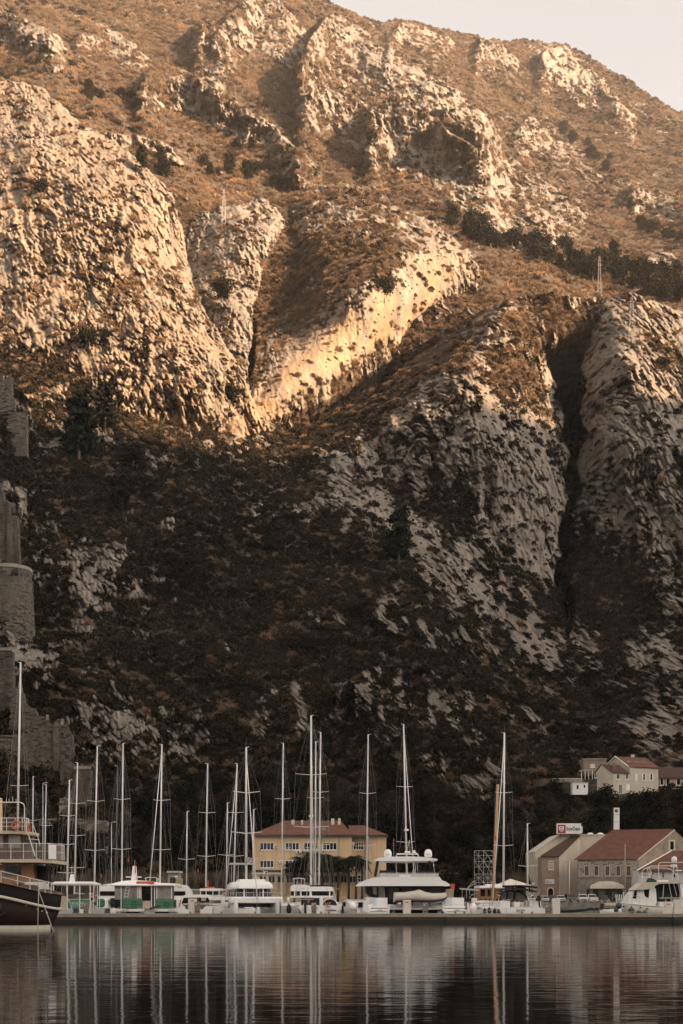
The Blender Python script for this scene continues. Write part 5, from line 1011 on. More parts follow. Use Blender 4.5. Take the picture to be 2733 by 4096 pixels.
def sail_rig(o, mx, my, z0, H, B, L0, L1, boom=True, cover=None, furl=True, spreaders=2, rake=0.0, r=.115, mm=None, tilt=0.0, radar=False, flag=None):
    """mast at (mx,my) from z0 to H with spreaders, shrouds, stays, boom and furled headsail (local metres, bow towards +y)"""
    def at(z): return (mx + tilt * (z - z0), my - rake * (z - z0), z)
    ms = MB().tube([at(z0), at(z0 + (H - z0) * .6), at(H)], r, 8, r * .72).build('mast', mm or M_ALU, o, True)
    MB().tube([at(H), (at(H)[0], at(H)[1], H + .9)], .015, 4).build('aerial', M_WIRE, ms, True); MB().tube([at(H - .05), (at(H)[0] + .35, at(H)[1], H + .05)], .03, 4).build('wind_vane', M_WHITE, ms, True)
    prev = {}
    lv = [.36, .66] if spreaders == 2 else ([.5] if spreaders == 1 else [.28, .5, .72])
    for s in (-1, 1):
        chain = [(mx + s * B * .46, my - .3, 1.0)]
        for k in lv:
            z = z0 + (H - z0) * k; p = at(z); w = B * (.36 - .12 * k); tip = (p[0] + s * w, p[1] - .35, z + .12)
            MB().tube([p, tip], .045, 5, .03).build('spreader', mm or M_ALU, ms, True); chain.append(tip)
            MB().tube([chain[0] if k == lv[0] else chain[-2], at(z + (H - z0) * .27) if k != lv[-1] else at(H - .4)], .013, 3).build('lower_shroud', M_WIRE, o, True)
        chain.append(at(H - .3)); MB().tube(chain, .014, 4).build('shroud', M_WIRE, o, True)
    bow = (0, L1 - .3, 1.3); hd = at(H - .5)
    if furl: MB().tube([(0, L1 - .4, 1.9), tuple(a + (b - a) * .5 for a, b in zip(bow, hd)), hd], .065, 6, .04).build('furled_headsail', M_ALU, o, True)
    else: MB().tube([bow, hd], .02, 4).build('forestay', M_WIRE, o, True)
    for s in (-1, 1): MB().tube([(s * B * .34, L0 + .2, 1.1), (mx, my - (my - L0) * .45, z0 + (H - z0) * .45), at(H)], .016, 3).build('backstay', M_WIRE, o, True)
    if boom:
        bz = z0 + 1.5; bm = MB().tube([at(bz), (mx + .02, my - 4.6, bz + .25)], .09, 6).build('boom', mm or M_ALU, o, True)
        rr = []
        for i in range(6):
            t = i / 5; y = my - .1 - 4.4 * t; h = .62 * (1 - .65 * t) + .05; zz = bz + .25 * t; rr.append([(mx - .05, y, zz - .02), (mx - .17, y, zz + h * .35), (mx, y, zz + h), (mx + .17, y, zz + h * .35), (mx + .05, y, zz - .02)])
        MB().loft(rr, True, True, True).build('sail_cover', cover or M_CANVAS, bm, True)
    if radar: p = at(z0 + (H - z0) * .42); MB().lathe((p[0], p[1] + .35, p[2]), [(.22, 0), (.3, .05), (.3, .2), (.2, .27)], 12).build('radar_dome', M_WHITE, ms, True)
    if flag: p = (mx + B * .22, my - .3, flag); MB().add([p, (p[0] + .05, p[1] + .04, flag + .5), (p[0] + .2, p[1] - .05, flag + .34), (p[0] + .13, p[1] + .03, flag - .12)], [(0, 1, 2, 3)]).build('courtesy_flag', M_REDF, o, True)
    return ms
def fender(par, x, y, z, r=.14, h=.6, m=None, ball=False, name='fender'):
    b = MB()
    if ball: b.ball((x, y, z), r, r, r * 1.12, 12, 8)
    else: b.lathe((x, y, z - h / 2), [(.03, 0), (r * .8, .06), (r, .14), (r, h - .14), (r * .8, h - .06), (.03, h)], 10)
    return b.build(name, m or M_GEL, par, True)
def stay_line(o, a_, b_, r=.02, name='mooring_line', sag=.15):
    a_, b_ = Vector(a_), Vector(b_); MB().tube([a_.lerp(b_, t) - Vector((0, 0, sag * 4 * t * (1 - t))) for t in (0, .25, .5, .75, 1)], r, 5).build(name, M_ROPE, o)

def sail_yacht(top, base_px, Y, label, L=12.5, B=3.9, face=1, cover=None, spreaders=2, mm=None, r=.115, radar=False, flag=None, furl=False, hullm=None, boom=True, skew=0.0):
    """a moored sailing yacht: mast foot seen at base_px, mast head at photo pixel 'top', at distance Y; face 1: bow away, -1: bow towards the viewer"""
    tx, ty = top; H = ZP(ty, Y); x = XP(base_px, Y); my = L * .52
    o = empty('sailing_yacht', (x, Y - face * my, 0), label, 'sailboat', 'sailing yachts in the marina', 0 if face == 1 else math.pi)
    o.rotation_euler.z += R(skew)
    tilt = (XP(tx, Y) - x) / (H - 1.2) * face
    hull(o, L, B, 1.12, hullm or M_GEL, bow_h=1.22, stern=.82)
    c = cabin(o, L * .22, L * .76, B * .62, B * .34, 1.1, .55)
    MB().box(-B * .28, B * .28, L * .03, L * .215, 1.08, 1.42).build('cockpit_coaming', M_GEL, o, True)
    sail_rig(o, 0, my, 1.2, H, B, 0, L, boom, cover, furl, spreaders, .004, r, mm, tilt, radar, flag)
    # sprayhood, bimini, pulpit
    rr = [[(-B * .3, y, 1.5), (-B * .28, y, 1.5 + h * .8), (0, y, 1.5 + h), (B * .28, y, 1.5 + h * .8), (B * .3, y, 1.5)] for y, h in ((L * .2, .75), (L * .25, .8), (L * .32, .25))]
    MB().loft(rr, False, False, True).build('sprayhood', cover or M_CANVAS, o, True)
    rr = [[(-B * .36, y, 2.9), (-B * .2, y, 3.05), (B * .2, y, 3.05), (B * .36, y, 2.9)] for y in (L * .02, L * .16)]
    MB().loft(rr, False, False, True).build('bimini', cover or M_CANVAS, o, True)
    for s in (-1, 1):
        for y in (L * .03, L * .15): MB().tube([(s * B * .36, y, 1.2), (s * B * .36, y, 2.9)], .025, 4).build('bimini_pole', M_STEEL, o, True)
        rail(o, [(s * B * (.46 if t < .6 else .46 * (1 - ((t - .5) / .5) ** 2.2)), L * t, 1.12 + .25 * t * t) for t in (0, .2, .4, .6, .75, .88)], .6, True, .018)
    rail(o, [(-B * .16, L * .93, 1.35), (0, L * 1.01, 1.4), (B * .16, L * .93, 1.35)], .6, True, .022, name='pulpit')
    return o
def q2(a_): return a_ * 1.743
# ---------------------------------------------------------------- the yachts whose masts make the forest
YK = [((62, 1520), 52, 150, 'sailing yacht with the tallest mast at the left, rising behind the brown ship', dict(L=15, spreaders=1, r=.15)),
      ((80, 1782), 78, 196, 'distant yacht, first of two thin masts right of the tallest left mast', dict(L=9, r=.10)),
      ((97, 1800), 92, 200, 'distant yacht, second of two thin masts right of the tallest left mast', dict(L=9, r=.10)),
      ((154, 1790), 147, 152, 'yacht whose mast stands first right of the brown ship', dict(spreaders=3, r=.13)),
      ((190, 1750), 182, 155, 'yacht whose mast crosses the foot of the lower fortress tower', dict(spreaders=3)),
      ((230, 1712), 222, 150, 'yacht with bright mast and lit rigging left of the two close masts', dict(spreaders=2, flag=5.2)),
      ((254, 1757), 252, 158, 'yacht with the dark mast between two bright ones', dict(mm='dark')),
      ((277, 1706), 273, 153, 'yacht with bright mast right of the dark one and an orange flag', dict(flag=7.2)),
      ((384, 1708), 379, 150, 'yacht with mast and close furled sail right of the solar boats tower', dict(furl=True)),
      ((434, 1862), 432, 170, 'yacht with a short mast topped by a white lamp', dict(L=9.5, r=.10, spreaders=1)),
      ((461, 1752), 456, 158, 'yacht with mast and brown sail cover behind the hardtop cruiser', dict(cover='tan', flag=6.0)),
      ((518, 1842), 515, 165, 'yacht with the short mast left of the catamaran', dict(L=9.5, r=.10, spreaders=1)),
      ((556, 1752), 547, 160, 'yacht whose leaning mast stands left of the catamaran mast', dict(furl=True)),
      ((587, 1857), 586, 166, 'yacht with short mast just right of the catamaran mast', dict(L=10, spreaders=1, flag=9)),
      ((636, 1705), 631, 170, 'yacht whose mast crosses the left half of the yellow building', dict()),
      ((719, 1702), 718, 158, 'yacht whose mast stands close behind the tallest central mast', dict(r=.11)),
      ((748, 1680), 744, 156, 'yacht whose mast crosses the right middle of the yellow building', dict(r=.12)),
      ((851, 1686), 847, 160, 'yacht whose mast stands before the right corner of the yellow building', dict()),
      ((911, 1662), 920, 158, 'yacht whose tall mast rises behind the flybridge of the white power catamaran', dict(furl=True, radar=True, r=.13)),
      ((1206, 1890), 1207, 150, 'small yacht with the short bright mast right of the tall right hand mast', dict(L=9, spreaders=1, r=.11))]
M_DMAST = mat('dark_carbon_mast', (.03, .03, .03), .4); M_TAN = mat('tan_canvas', (.36, .26, .17), .9, var=.4)
for i, (tp, bx, Y, lab, kw) in enumerate(YK):
    kw = dict(kw); kw['mm'] = M_DMAST if kw.get('mm') == 'dark' else None; kw['cover'] = M_TAN if kw.get('cover') == 'tan' else (M_CANVAS if i % 3 else M_BCANVAS)
    sail_yacht((q2(tp[0]), q2(tp[1])), q2(bx), Y, lab, face=1 if i % 2 else -1, skew=(-6, 3, 8, -3)[i % 4], **kw)
# ---------------------------------------------------------------- single boats along the pontoon
def pb(m, x0, x1, y0, y1, Ya, Yb):
    """box whose near face covers a pixel rectangle at distance Ya, reaching back to Yb"""
    return m.box(XP(x0, Ya), XP(x1, Ya), Ya, Yb, ZP(y1, Ya), ZP(y0, Ya))
def part(o, nm, m, x0, x1, y0, y1, Ya, Yb, bev=0):
    b = MB()
    if bev: b.bev(XP(x0, Ya), XP(x1, Ya), Ya, Yb, ZP(y1, Ya), ZP(y0, Ya), bev)
    else: pb(b, x0, x1, y0, y1, Ya, Yb)
    return b.build(nm, m, o)
def tubep(o, nm, m, pts, r, n=5): return MB().tube([P(*p) for p in pts], r, n).build(nm, m, o)
def polyp(o, nm, m, pts, Y, th): return MB().prism([(XP(x, Y), ZP(y, Y)) for x, y in pts], Y, Y + th).build(nm, m, o)

# --- brown excursion ship, stern towards the right
Z1 = lambda x, y: (x * .22321, 3200 + y * .22321)
SY = 105.0
SHP = empty('excursion_ship', (XP(0, 107.5), 107.8, 0), 'dark brown wooden excursion ship with cream decks at the left edge', 'ship')
M_HULLB = mat('brown_hull_paint', (.020, .009, .006), .6, spec=.2, var=.5, vscale=.7, col2=(.018, .009, .007))
M_HULLK = mat('black_hull_paint', (.007, .005, .004), .6, var=.4, spec=.15)
M_CRM = mat('cream_deck_paint', (.62, .50, .36), .6, var=.4)
cxr = XP(212, SY)                          # stern end
def sec(t, zt, zb, inset=0.0):
    """half-ring of the hull at height range; t 0 at the stern end, 1 forward"""
    hb = 3.1 * math.sqrt(max(0.03, 1 - (1 - min(t / .16, 1)) ** 2)) ; return hb
st_ = [0, .004, .012, .03, .06, .1, .16, .3, .5, .75, 1]
LN = 22.0
def sheer(x): return 3.02 + (cxr - x) * .25 * .95 if cxr - x < 6 else 3.02 + 6 * .2375 + (cxr - x - 6) * .05
low_, up_ = [], []
for t in st_:
    x = cxr - t * LN; hb = sec(t, 0, 0); zt = sheer(x); zm = zt - 1.28 + .08 * min(1, t * 5)
    dx = .55 * (1 - min(1, t / .1))        # the lower hull tucks in under the stern
    xl = x - dx * 1.4; xm = x - dx * .25
    low_.append([(xl - .5 * (t < .1), 107.8 - hb * .55, -.6), (xl, 107.8 - hb * .88, .3), (xm, 107.8 - hb, zm), (xm, 107.8 + hb, zm), (xl, 107.8 + hb * .88, .3), (xl - .5 * (t < .1), 107.8 + hb * .55, -.6)])
    up_.append([(xm, 107.8 - hb, zm), (x, 107.8 - hb * 1.02, zt), (x, 107.8 + hb * 1.02, zt), (xm, 107.8 + hb, zm)])
MB().loft(low_, False, True, True).build('hull', M_HULLB, SHP); MB().loft(up_, False, True, True).build('bulwark', M_HULLK, SHP)
dv = []; 
for r_ in up_: dv += [(r_[1][0], r_[1][1] + .05, r_[1][2] - .35), (r_[2][0], r_[2][1] - .05, r_[2][2] - .35)]
MB().add(dv, [(2 * i, 2 * i + 1, 2 * i + 3, 2 * i + 2) for i in range(len(st_) - 1)]).build('main_deck', M_WOOD, SHP)
MB().tube([(r_[2][0] + .04, r_[2][1] - .03, r_[2][2]) for r_ in low_[::-1]] + [(r_[3][0] + .04, r_[3][1] + .03, r_[3][2]) for r_ in low_], .14, 8).build('rubbing_strake', M_TRIM, SHP)
MB().tube([(r_[1][0] + .03, r_[1][1] - .02, r_[1][2] + .04) for r_ in up_[::-1]] + [(r_[2][0] + .03, r_[2][1] + .02, r_[2][2] + .04) for r_ in up_], .07, 6).build('cap_rail', M_WOOD, SHP)
bt = [];
for r_ in low_: bt.append([(r_[1][0] + .02, r_[1][1] - .04, -.02), (r_[1][0] + .03, r_[1][1] - .055, .33)])
MB().loft(bt, False, False, True).build('boot_stripe', M_TRIM, SHP)
yN = 107.8 - 3.1
for k, (x, y) in enumerate((Z1(460, 1905), Z1(660, 1960), Z1(745, 2000), Z1(830, 2030))): MB().tube([P(x, y, yN - .02), P(x + 5, y - 4, yN - .06)], .05, 5).build('scupper', M_STEEL, SHP)
MB().tube([P(4, 3612, yN - .1), P(5, 3650, yN - .15)], .08, 6).tube([P(-6, 3655, yN - .15), P(4, 3662, yN - .18), P(22, 3650, yN - .15)], .07, 6).build('anchor', M_BLACK, SHP)
# main deck house, decks, wheelhouse
part(SHP, 'deck_house', M_WOOD, -260, *[Z1(600, 0)[0], Z1(0, 1160)[1], Z1(0, 1500)[1]], 105.9, 109.6)
part(SHP, 'window', M_GLASS, *[Z1(90, 0)[0], Z1(380, 0)[0], Z1(0, 1185)[1], Z1(0, 1365)[1]], 105.86, 105.9); part(SHP, 'window', M_GLASS, -90, -20, 3464, 3505, 105.86, 105.9)
part(SHP, 'aft_shade_fill', M_BLACK, *[Z1(612, 0)[0], Z1(830, 0)[0], Z1(0, 1175)[1], Z1(0, 1480)[1]], 107.5, 108.5)  # black box fills the open aft deck in place of its shade
polyp(SHP, 'arched_bracket', M_HULLB, [Z1(832, 1170), Z1(920, 1260), Z1(905, 1560), Z1(880, 1560), Z1(900, 1290), Z1(865, 1240), Z1(850, 1500), Z1(835, 1500)], 105.4, .12)
def slab(nm, px_end, yt, yb, Ya, w, m, drop=0.0, xl=-16):
    xe = XP(px_end, Ya); zt, zb = ZP(yt, Ya), ZP(yb, Ya); yc = 107.8; pts = [(xl + XP(0, Ya), yc - w), (xe - 1.5, yc - w), (xe - .45, yc - w * .82), (xe - .05, yc - w * .5), (xe, yc), (xe - .05, yc + w * .5), (xe - .45, yc + w * .82), (xe - 1.5, yc + w), (xl + XP(0, Ya), yc + w)]
    dz = [0, -drop * .2, -drop * .6, -drop, -drop, -drop, -drop * .6, -drop * .2, 0]
    n = len(pts); v = [(x, y, zb + d) for (x, y), d in zip(pts, dz)] + [(x, y, zt + d) for (x, y), d in zip(pts, dz)]
    MB().add(v, [tuple(range(n - 1, -1, -1)), tuple(range(n, 2 * n))] + [(i, (i + 1) % n, (i + 1) % n + n, i + n) for i in range(n)]).build(nm, m, SHP); return pts, zt
upts, uzt = slab('upper_deck', 222, Z1(0, 1055)[1], Z1(0, 1115)[1], 104.8, 3.0, M_CRM, .12)
def railing(pts, z, h, nm, mesh=None, mids=1, solid=None):
    for p in pts: MB().tube([(p[0], p[1], z), (p[0], p[1], z + h)], .03, 5).build('stanchion', M_WHITE, SHP)
    b = MB()
    for k in range(mids + 1): b.tube([(p[0], p[1], z + h * (1 - k / (mids + 1))) for p in pts], .03 if k == 0 else .02, 5)
    b.build(nm, M_WHITE, SHP)
    if mesh:
        b = MB()
        for i in range(len(pts) - 1):
            a_, c_ = Vector((*pts[i], z)), Vector((*pts[i + 1], z)); d = (c_ - a_).length; n = max(2, int(d / mesh))
            if mids != 9:
                for k in range(n): p = a_.lerp(c_, k / n); b.tube([p, p + Vector((0, 0, h))], .006, 3, caps=False)
                for k in range(int(h / mesh)): b.tube([a_ + Vector((0, 0, k * mesh)), c_ + Vector((0, 0, k * mesh))], .006, 3, caps=False)
        b.build('rail_netting', M_TRIM, SHP)
xr = XP(217, 104.9)
railing([(XP(-60, 104.9), 104.9), (XP(-10, 104.9), 104.9), (XP(44, 104.9), 104.9), (XP(94, 104.9), 104.9), (XP(146, 104.9), 104.9), (XP(195, 104.9), 104.9), (xr - .15, 106.2), (xr, 107.8), (xr - .15, 109.4), (XP(195, 110.7), 110.7)], uzt, 1.35, 'upper_railing', .11)
MB().add([(XP(196, 104.9), 104.93, uzt), (xr - .13, 106.2, uzt), (xr - .13, 106.2, uzt + 1.28), (XP(196, 104.9), 104.93, uzt + 1.28)], [(0, 1, 2, 3)]).build('windbreak', M_GEL, SHP)
part(SHP, 'wheelhouse', mat('dark_wheelhouse_wood', (.045, .020, .014), .5, var=.4), -240, *[Z1(418, 0)[0], Z1(0, 598)[1], Z1(0, 1070)[1]], 106.1, 109.5)
for x0, x1 in ((150, 370), (-200, 62)):
    w = part(SHP, 'window', M_WOOD, *[Z1(x0, 0)[0], Z1(x1, 0)[0], Z1(0, 620)[1], Z1(0, 860)[1]], 106.03, 106.1); part(w, 'pane', mat('pale_cabin_glass', (.25, .25, .23), .12, var=.3), *[Z1(x0 + 18, 0)[0], Z1(x1 - 18, 0)[0], Z1(0, 640)[1], Z1(0, 838)[1]], 105.99, 106.04)
tpts, tzt = slab('top_deck', 116, Z1(0, 548)[1], Z1(0, 600)[1], 105.2, 2.4, M_CRM, .05)
railing([(XP(-40, 105.3), 105.4), (XP(4, 105.3), 105.4), (XP(26, 105.3), 105.4), (XP(60, 105.3), 105.4), (XP(88, 105.3), 105.4), (XP(104, 105.3), 105.4), (XP(113, 106.5), 106.6), (XP(115, 108), 108.2), (XP(104, 110), 110)], tzt, 1.12, 'top_railing', .16, 2)
tubep(SHP, 'arch_frame', M_WHITE, [(-80, 3209, 105.8), (*Z1(370, 42), 105.8), (*Z1(425, 70), 105.8), (*Z1(443, 130), 105.8), (*Z1(440, 560), 105.8)], .05, 7)
for x in (115, 165, 230, 290): tubep(SHP, 'aerial', M_WHITE, [(*Z1(x, 40), 105.8), (*Z1(x, -25 if x != 230 else -60), 105.8)], .02, 4)
lr = empty('life_ring', P(*Z1(287, 455), 105.25), 'orange life ring on the top railing of the brown ship', 'life ring', 'life rings'); c = P(*Z1(287, 455), 105.25)
ring_ = MB().torus(c, .33, .085, 24, 8, 'y').build('ring', M_ORANGE, lr)
for a_ in (.8, 2.4, 3.9, 5.5): MB().torus((c[0] + .33 * math.cos(a_), c[1], c[2] + .33 * math.sin(a_)), .088, .012, 8, 4, 'x' if abs(math.cos(a_)) < .6 else 'z').build('band', M_WHITE, lr)
lr2 = empty('life_ring', P(*Z1(515, 500), 106.4), 'orange life ring seen edge on at the end of the top railing', 'life ring', 'life rings'); c = P(*Z1(515, 500), 106.4); MB().torus(c, .33, .085, 20, 8, 'x').build('ring', M_ORANGE, lr2)
for dx in (0, .5): tubep(SHP, 'stair_stringer', M_WHITE, [(*Z1(505, 600), 106.2 + dx), (*Z1(632, 1010), 106.2 + dx)], .05, 5)
for k in range(7): a_, b_ = P(*Z1(505 + 18 * k, 600 + 58 * k), 106.2), P(*Z1(505 + 18 * k, 600 + 58 * k), 106.7); MB().tube([a_, b_], .03, 4).build('stair_tread', M_WHITE, SHP)
tubep(SHP, 'stair_rail', M_WHITE, [(*Z1(540, 405), 106.2), (*Z1(580, 410), 106.2), (*Z1(700, 720), 106.2), (*Z1(720, 830), 106.2)], .03)
tubep(SHP, 'stair_rail', M_WHITE, [(*Z1(440, 690), 107), (*Z1(700, 715), 107)], .03)
# main deck rail follows the sheer
mp = []
for x in (20, 320, 540, 700, 800, 882): px_, py_ = Z1(x, 0); xx = XP(px_, 104.75); mp.append((xx, 104.75 if x < 800 else (105.0 if x < 880 else 105.5), sheer(xx)))
rb = MB(); rb.tube([(a_, b_, c_ + 1.0) for a_, b_, c_ in mp], .035, 5); rb.tube([(a_, b_, c_ + .5) for a_, b_, c_ in mp], .025, 5); rb.build('deck_railing', M_WHITE, SHP)
for a_, b_, c_ in mp: MB().tube([(a_, b_, c_), (a_, b_, c_ + 1.02)], .035, 5).build('stanchion', M_WHITE, SHP)
nb = MB()
for i in range(len(mp) - 1):
    a_, b_ = Vector(mp[i]), Vector(mp[i + 1]); n = max(2, int((b_ - a_).length / .13))
    for k in range(n): p0, p1 = a_.lerp(b_, k / n), a_.lerp(b_, min(1, (k + 3) / n)); nb.tube([p0, p1 + Vector((0, 0, .98))], .007, 3, caps=False).tube([p1, p0 + Vector((0, 0, .98))], .007, 3, caps=False)
nb.build('rail_netting', M_TRIM, SHP)
part(SHP, 'deck_locker', M_GEL, *[Z1(690, 0)[0], Z1(835, 0)[0], Z1(0, 1470)[1], Z1(0, 1600)[1]], 105.6, 106.6, .05); part(SHP, 'deck_box', M_GEL, *[Z1(440, 0)[0], Z1(690, 0)[0], Z1(0, 1470)[1], Z1(0, 1520)[1]], 105.4, 106.6, .04)
for k, (a_, b_, nm) in enumerate((((153, 3557, 104.7), (221, 3722, 100), 'slanting'), ((155, 3557, 104.7), (151, 3722, 103.2), 'vertical'))):
    q = P(*b_[:2], b_[2]); o = tag(MB().tube([P(*a_), (q[0], q[1], -.4)], .035, 6).build('mooring_rope', M_ROPE), nm + ' mooring rope from the ship stern into the water', 'rope', 'ship mooring ropes')

# --- solar boats
Z2 = lambda x, y: (180 + x * .22321, 3420 + y * .22321); Z3 = lambda x, y: (430 + x * .22321, 3420 + y * .22321)
def rect(f, x0, x1, y0, y1): a_, b_ = f(x0, y0), f(x1, y1); return a_[0], b_[0], a_[1], b_[1]
S1 = empty('solar_boat', (XP(300, 136), 137.5, 0), 'open solar boat with white canopy and green banner beside the brown ship', 'boat')
for x0, x1 in ((85, 500), (810, 1070)): r_ = rect(Z2, x0, x1, 950, 1062); MB().loft([[(XP(r_[0], 135), 135 + d, ZP(r_[2], 135)), (XP(r_[1], 135), 135 + d, ZP(r_[2] + 2, 135)), (XP(r_[1] - 6, 135), 135 + d, .1), (XP(r_[0] + 4, 135), 135 + d, -.3)] for d in (0, 3.6)], True, True, False).build('hull', M_GREYGEL, S1)
part(S1, 'deck', M_GREYGEL, *rect(Z2, 90, 1070, 962, 972), 135.1, 138.5)
rfm = MB(); a_ = rect(Z2, 95, 870, 475, 545)
rfm.loft([[(XP(a_[0] + 12 - 0, 134.8), 134.8 + 1.0, ZP(3526, 135)), (XP(a_[1] - 18, 134.8), 135.8, ZP(3526, 135)), (XP(a_[1] - 18, 134.8), 138, ZP(3526, 135)), (XP(a_[0] + 12, 134.8), 138, ZP(3526, 135))], [(XP(a_[0], 134.8), 134.8, ZP(3534, 135)), (XP(a_[1], 134.8), 134.8, ZP(3534, 135)), (XP(a_[1], 134.8), 139, ZP(3534, 135)), (XP(a_[0], 134.8), 139, ZP(3534, 135))], [(XP(a_[0] + 2, 134.8), 134.9, ZP(3541, 135)), (XP(a_[1], 134.8), 134.9, ZP(3541, 135)), (XP(a_[1], 134.8), 139, ZP(3541, 135)), (XP(a_[0] + 2, 134.8), 139, ZP(3541, 135))]], True, True, False).build('canopy', M_GEL, S1)
part(S1, 'canopy_visor', M_GREYGEL, *rect(Z2, 860, 985, 530, 550), 134.85, 139)
for x in (150, 400, 622, 810, 870, 938, 975): r_ = rect(Z2, x - (9 if x < 820 else 5), x + (9 if x < 820 else 5), 540, 985); part(S1, 'canopy_post', M_WHITE, *r_, 134.95, 135.1); part(S1, 'canopy_post', M_WHITE, *r_, 138.3, 138.45)
sf_ = rect(Z2, 440, 500, 345, 475); MB().loft([[(XP(sf_[0] - 1, 136), 136, ZP(sf_[3], 136)), (XP(sf_[1] + 1, 136), 136, ZP(sf_[3], 136)), (XP(sf_[1] + 1, 136), 137, ZP(sf_[3], 136)), (XP(sf_[0] - 1, 136), 137, ZP(sf_[3], 136))], [(XP(sf_[0] + 2, 136), 136.2, ZP(sf_[2], 136)), (XP(sf_[1] - 1, 136), 136.2, ZP(sf_[2], 136)), (XP(sf_[1] - 1, 136), 136.8, ZP(sf_[2], 136)), (XP(sf_[0] + 2, 136), 136.8, ZP(sf_[2], 136))]], True, True, False).build('light_tower', M_GEL, S1)
tubep(S1, 'aerial', M_WHITE, [(*Z2(480, 345), 136.3), (*Z2(484, 190), 136.3)], .025, 4)
bn = part(S1, 'banner', M_GREEN, *rect(Z2, 410, 795, 800, 965), 135.02, 135.05)
p_ = P(*Z2(478, 888), 134.99); text_part('SOLAR', 'lettering', 235 * .22321 * 135 / F, p_, mat('pale_green_lettering', (.52, .60, .50), .7), bn, .03, 46 * .22321 * 135 / F)
p_ = P(*Z2(486, 936), 134.99); text_part('ELETTRICO', 'lettering', 285 * .22321 * 135 / F, p_, MATS['pale_green_lettering'], bn, .0, 36 * .22321 * 135 / F)
part(S1, 'side_rail', M_WHITE, *rect(Z2, 390, 810, 790, 798), 134.98, 135.02)
part(S1, 'helm_console', M_CRM, *rect(Z2, 240, 395, 740, 955), 136.2, 137.4); part(S1, 'seat_bench', M_CANVAS, *rect(Z2, 410, 800, 700, 800), 137.4, 138.1)
part(S1, 'front_locker', M_CRM, *rect(Z2, 815, 870, 870, 965), 135.2, 136)
tubep(S1, 'bow_hoop', M_WHITE, [(*Z2(405, 800), 134.9), (*Z2(445, 830), 134.7), (*Z2(475, 930), 134.6), (*Z2(490, 1010), 134.6)], .035); tubep(S1, 'bow_hoop', M_WHITE, [(*Z2(890, 800), 134.9), (*Z2(845, 830), 134.7), (*Z2(820, 930), 134.6), (*Z2(812, 1010), 134.6)], .035)
fg = tubep(S1, 'flag', M_REDF, [(*Z2(880, 580), 135.3), (*Z2(884, 760), 135.3), (*Z2(870, 860), 135.3)], .07, 4)
for x in (115, 160, 200): part(S1, 'hull_mark', M_INK, *rect(Z2, x, x + 10, 968, 995), 134.98, 135.0)
l3 = empty('life_ring', P(*Z2(196, 900), 134.9), 'faded orange life ring on the open solar boat', 'life ring', 'life rings'); MB().torus(P(*Z2(196, 896), 134.9), .25, .085, 20, 8, 'y', .62).build('ring', mat('faded_orange', (.50, .14, .08), .6), l3)
for k, (x0, x1, y0, y1, m_, lab) in enumerate(((905, 1060, 785, 940, M_GREEN, 'green drum shaped cover on the right bow of the open solar boat'), (1155, 1285, 770, 925, mat('dark_green_cloth', (.012, .05, .03), .8), 'dark green rolled cover left of the houseboat style solar boat'))):
    r_ = rect(Z2, x0, x1, y0, y1); Y = 135.2; cx2 = XP((r_[0] + r_[1]) / 2, Y); rr = (r_[1] - r_[0]) / 2 * Y / F; o = empty('boat_cover', (cx2, Y + rr, ZP(r_[3], Y)), lab, 'cover'); zb_, zt_ = ZP(r_[3], Y), ZP(r_[2], Y)
    MB().lathe((cx2, Y + rr, 0), [(rr * .7, zb_), (rr * .95, zb_ + .25), (rr, (zb_ + zt_) / 2), (rr * .98, zt_ - .1), (rr * .6, zt_)], 14).build('cloth', m_, o); MB().lathe((cx2, Y + rr, 0), [(rr * 1.02, zt_ - .3), (rr * 1.02, zt_ - .24)], 14).build('strap', M_BLACK, o)
S2 = empty('solar_houseboat', (XP(590, 136), 137.5, 0), 'canopied solar boat with clear curtains and two green panels', 'boat')
for x0, x1 in ((185, 655), (845, 1268)): part(S2, 'hull', M_GEL, *rect(Z3, x0, x1, 965, 1012), 134.7, 139); part(S2, 'hull_lower', M_GEL, *rect(Z3, x0 + 10, x1 - 8, 1010, 1080), 135.1, 139)
for x0, x1 in ((340, 650), (850, 1100)): part(S2, 'hull_window', M_GLASS, *rect(Z3, x0, x1, 1015, 1062), 135.05, 135.1)
part(S2, 'centre_deck', M_GEL, *rect(Z3, 640, 870, 955, 1062), 135.4, 139)
for k, (x0, w_) in enumerate(((262, 120), (1092, 110))):
    for i in range(9): x = x0 + i * w_ / 9; part(S2, 'hull_lettering_mark', M_INK, *rect(Z3, x, x + w_ / 9 * .7, 983, 993), 134.68, 134.7)
rr_ = []
for x, yt in ((45, 535), (70, 510), (180, 480), (250, 465), (420, 450), (690, 462), (900, 500), (1215, 512), (1220, 545)): q = Z3(x, yt); e_ = Z3(x, 548); rr_.append([(XP(q[0], 134.6), 134.6, ZP(e_[1], 135)), (XP(q[0], 134.6), 135.4, ZP(q[1], 135)), (XP(q[0], 134.6), 138.4, ZP(q[1], 135)), (XP(q[0], 134.6), 139.2, ZP(e_[1], 135))])
MB().loft(rr_, True, True, False).build('canopy', M_GEL, S2)
part(S2, 'canopy_gutter', M_CRM, *rect(Z3, 60, 1190, 535, 556), 134.65, 139)
q0, q1 = Z3(425, 450), Z3(510, 195); MB().loft([[(XP(q0[0], 136), 136, ZP(q0[1], 136)), (XP(q1[0], 136), 136, ZP(q0[1], 136)), (XP(q1[0], 136), 137.2, ZP(q0[1], 136)), (XP(q0[0], 136), 137.2, ZP(q0[1], 136))], [(XP(q0[0] + 4, 136), 136.3, ZP(q1[1], 136)), (XP(q1[0] - 4, 136), 136.3, ZP(q1[1], 136)), (XP(q1[0] - 4, 136), 137, ZP(q1[1], 136)), (XP(q0[0] + 4, 136), 137, ZP(q1[1], 136))]], True, True, False).build('light_tower', M_GEL, S2)
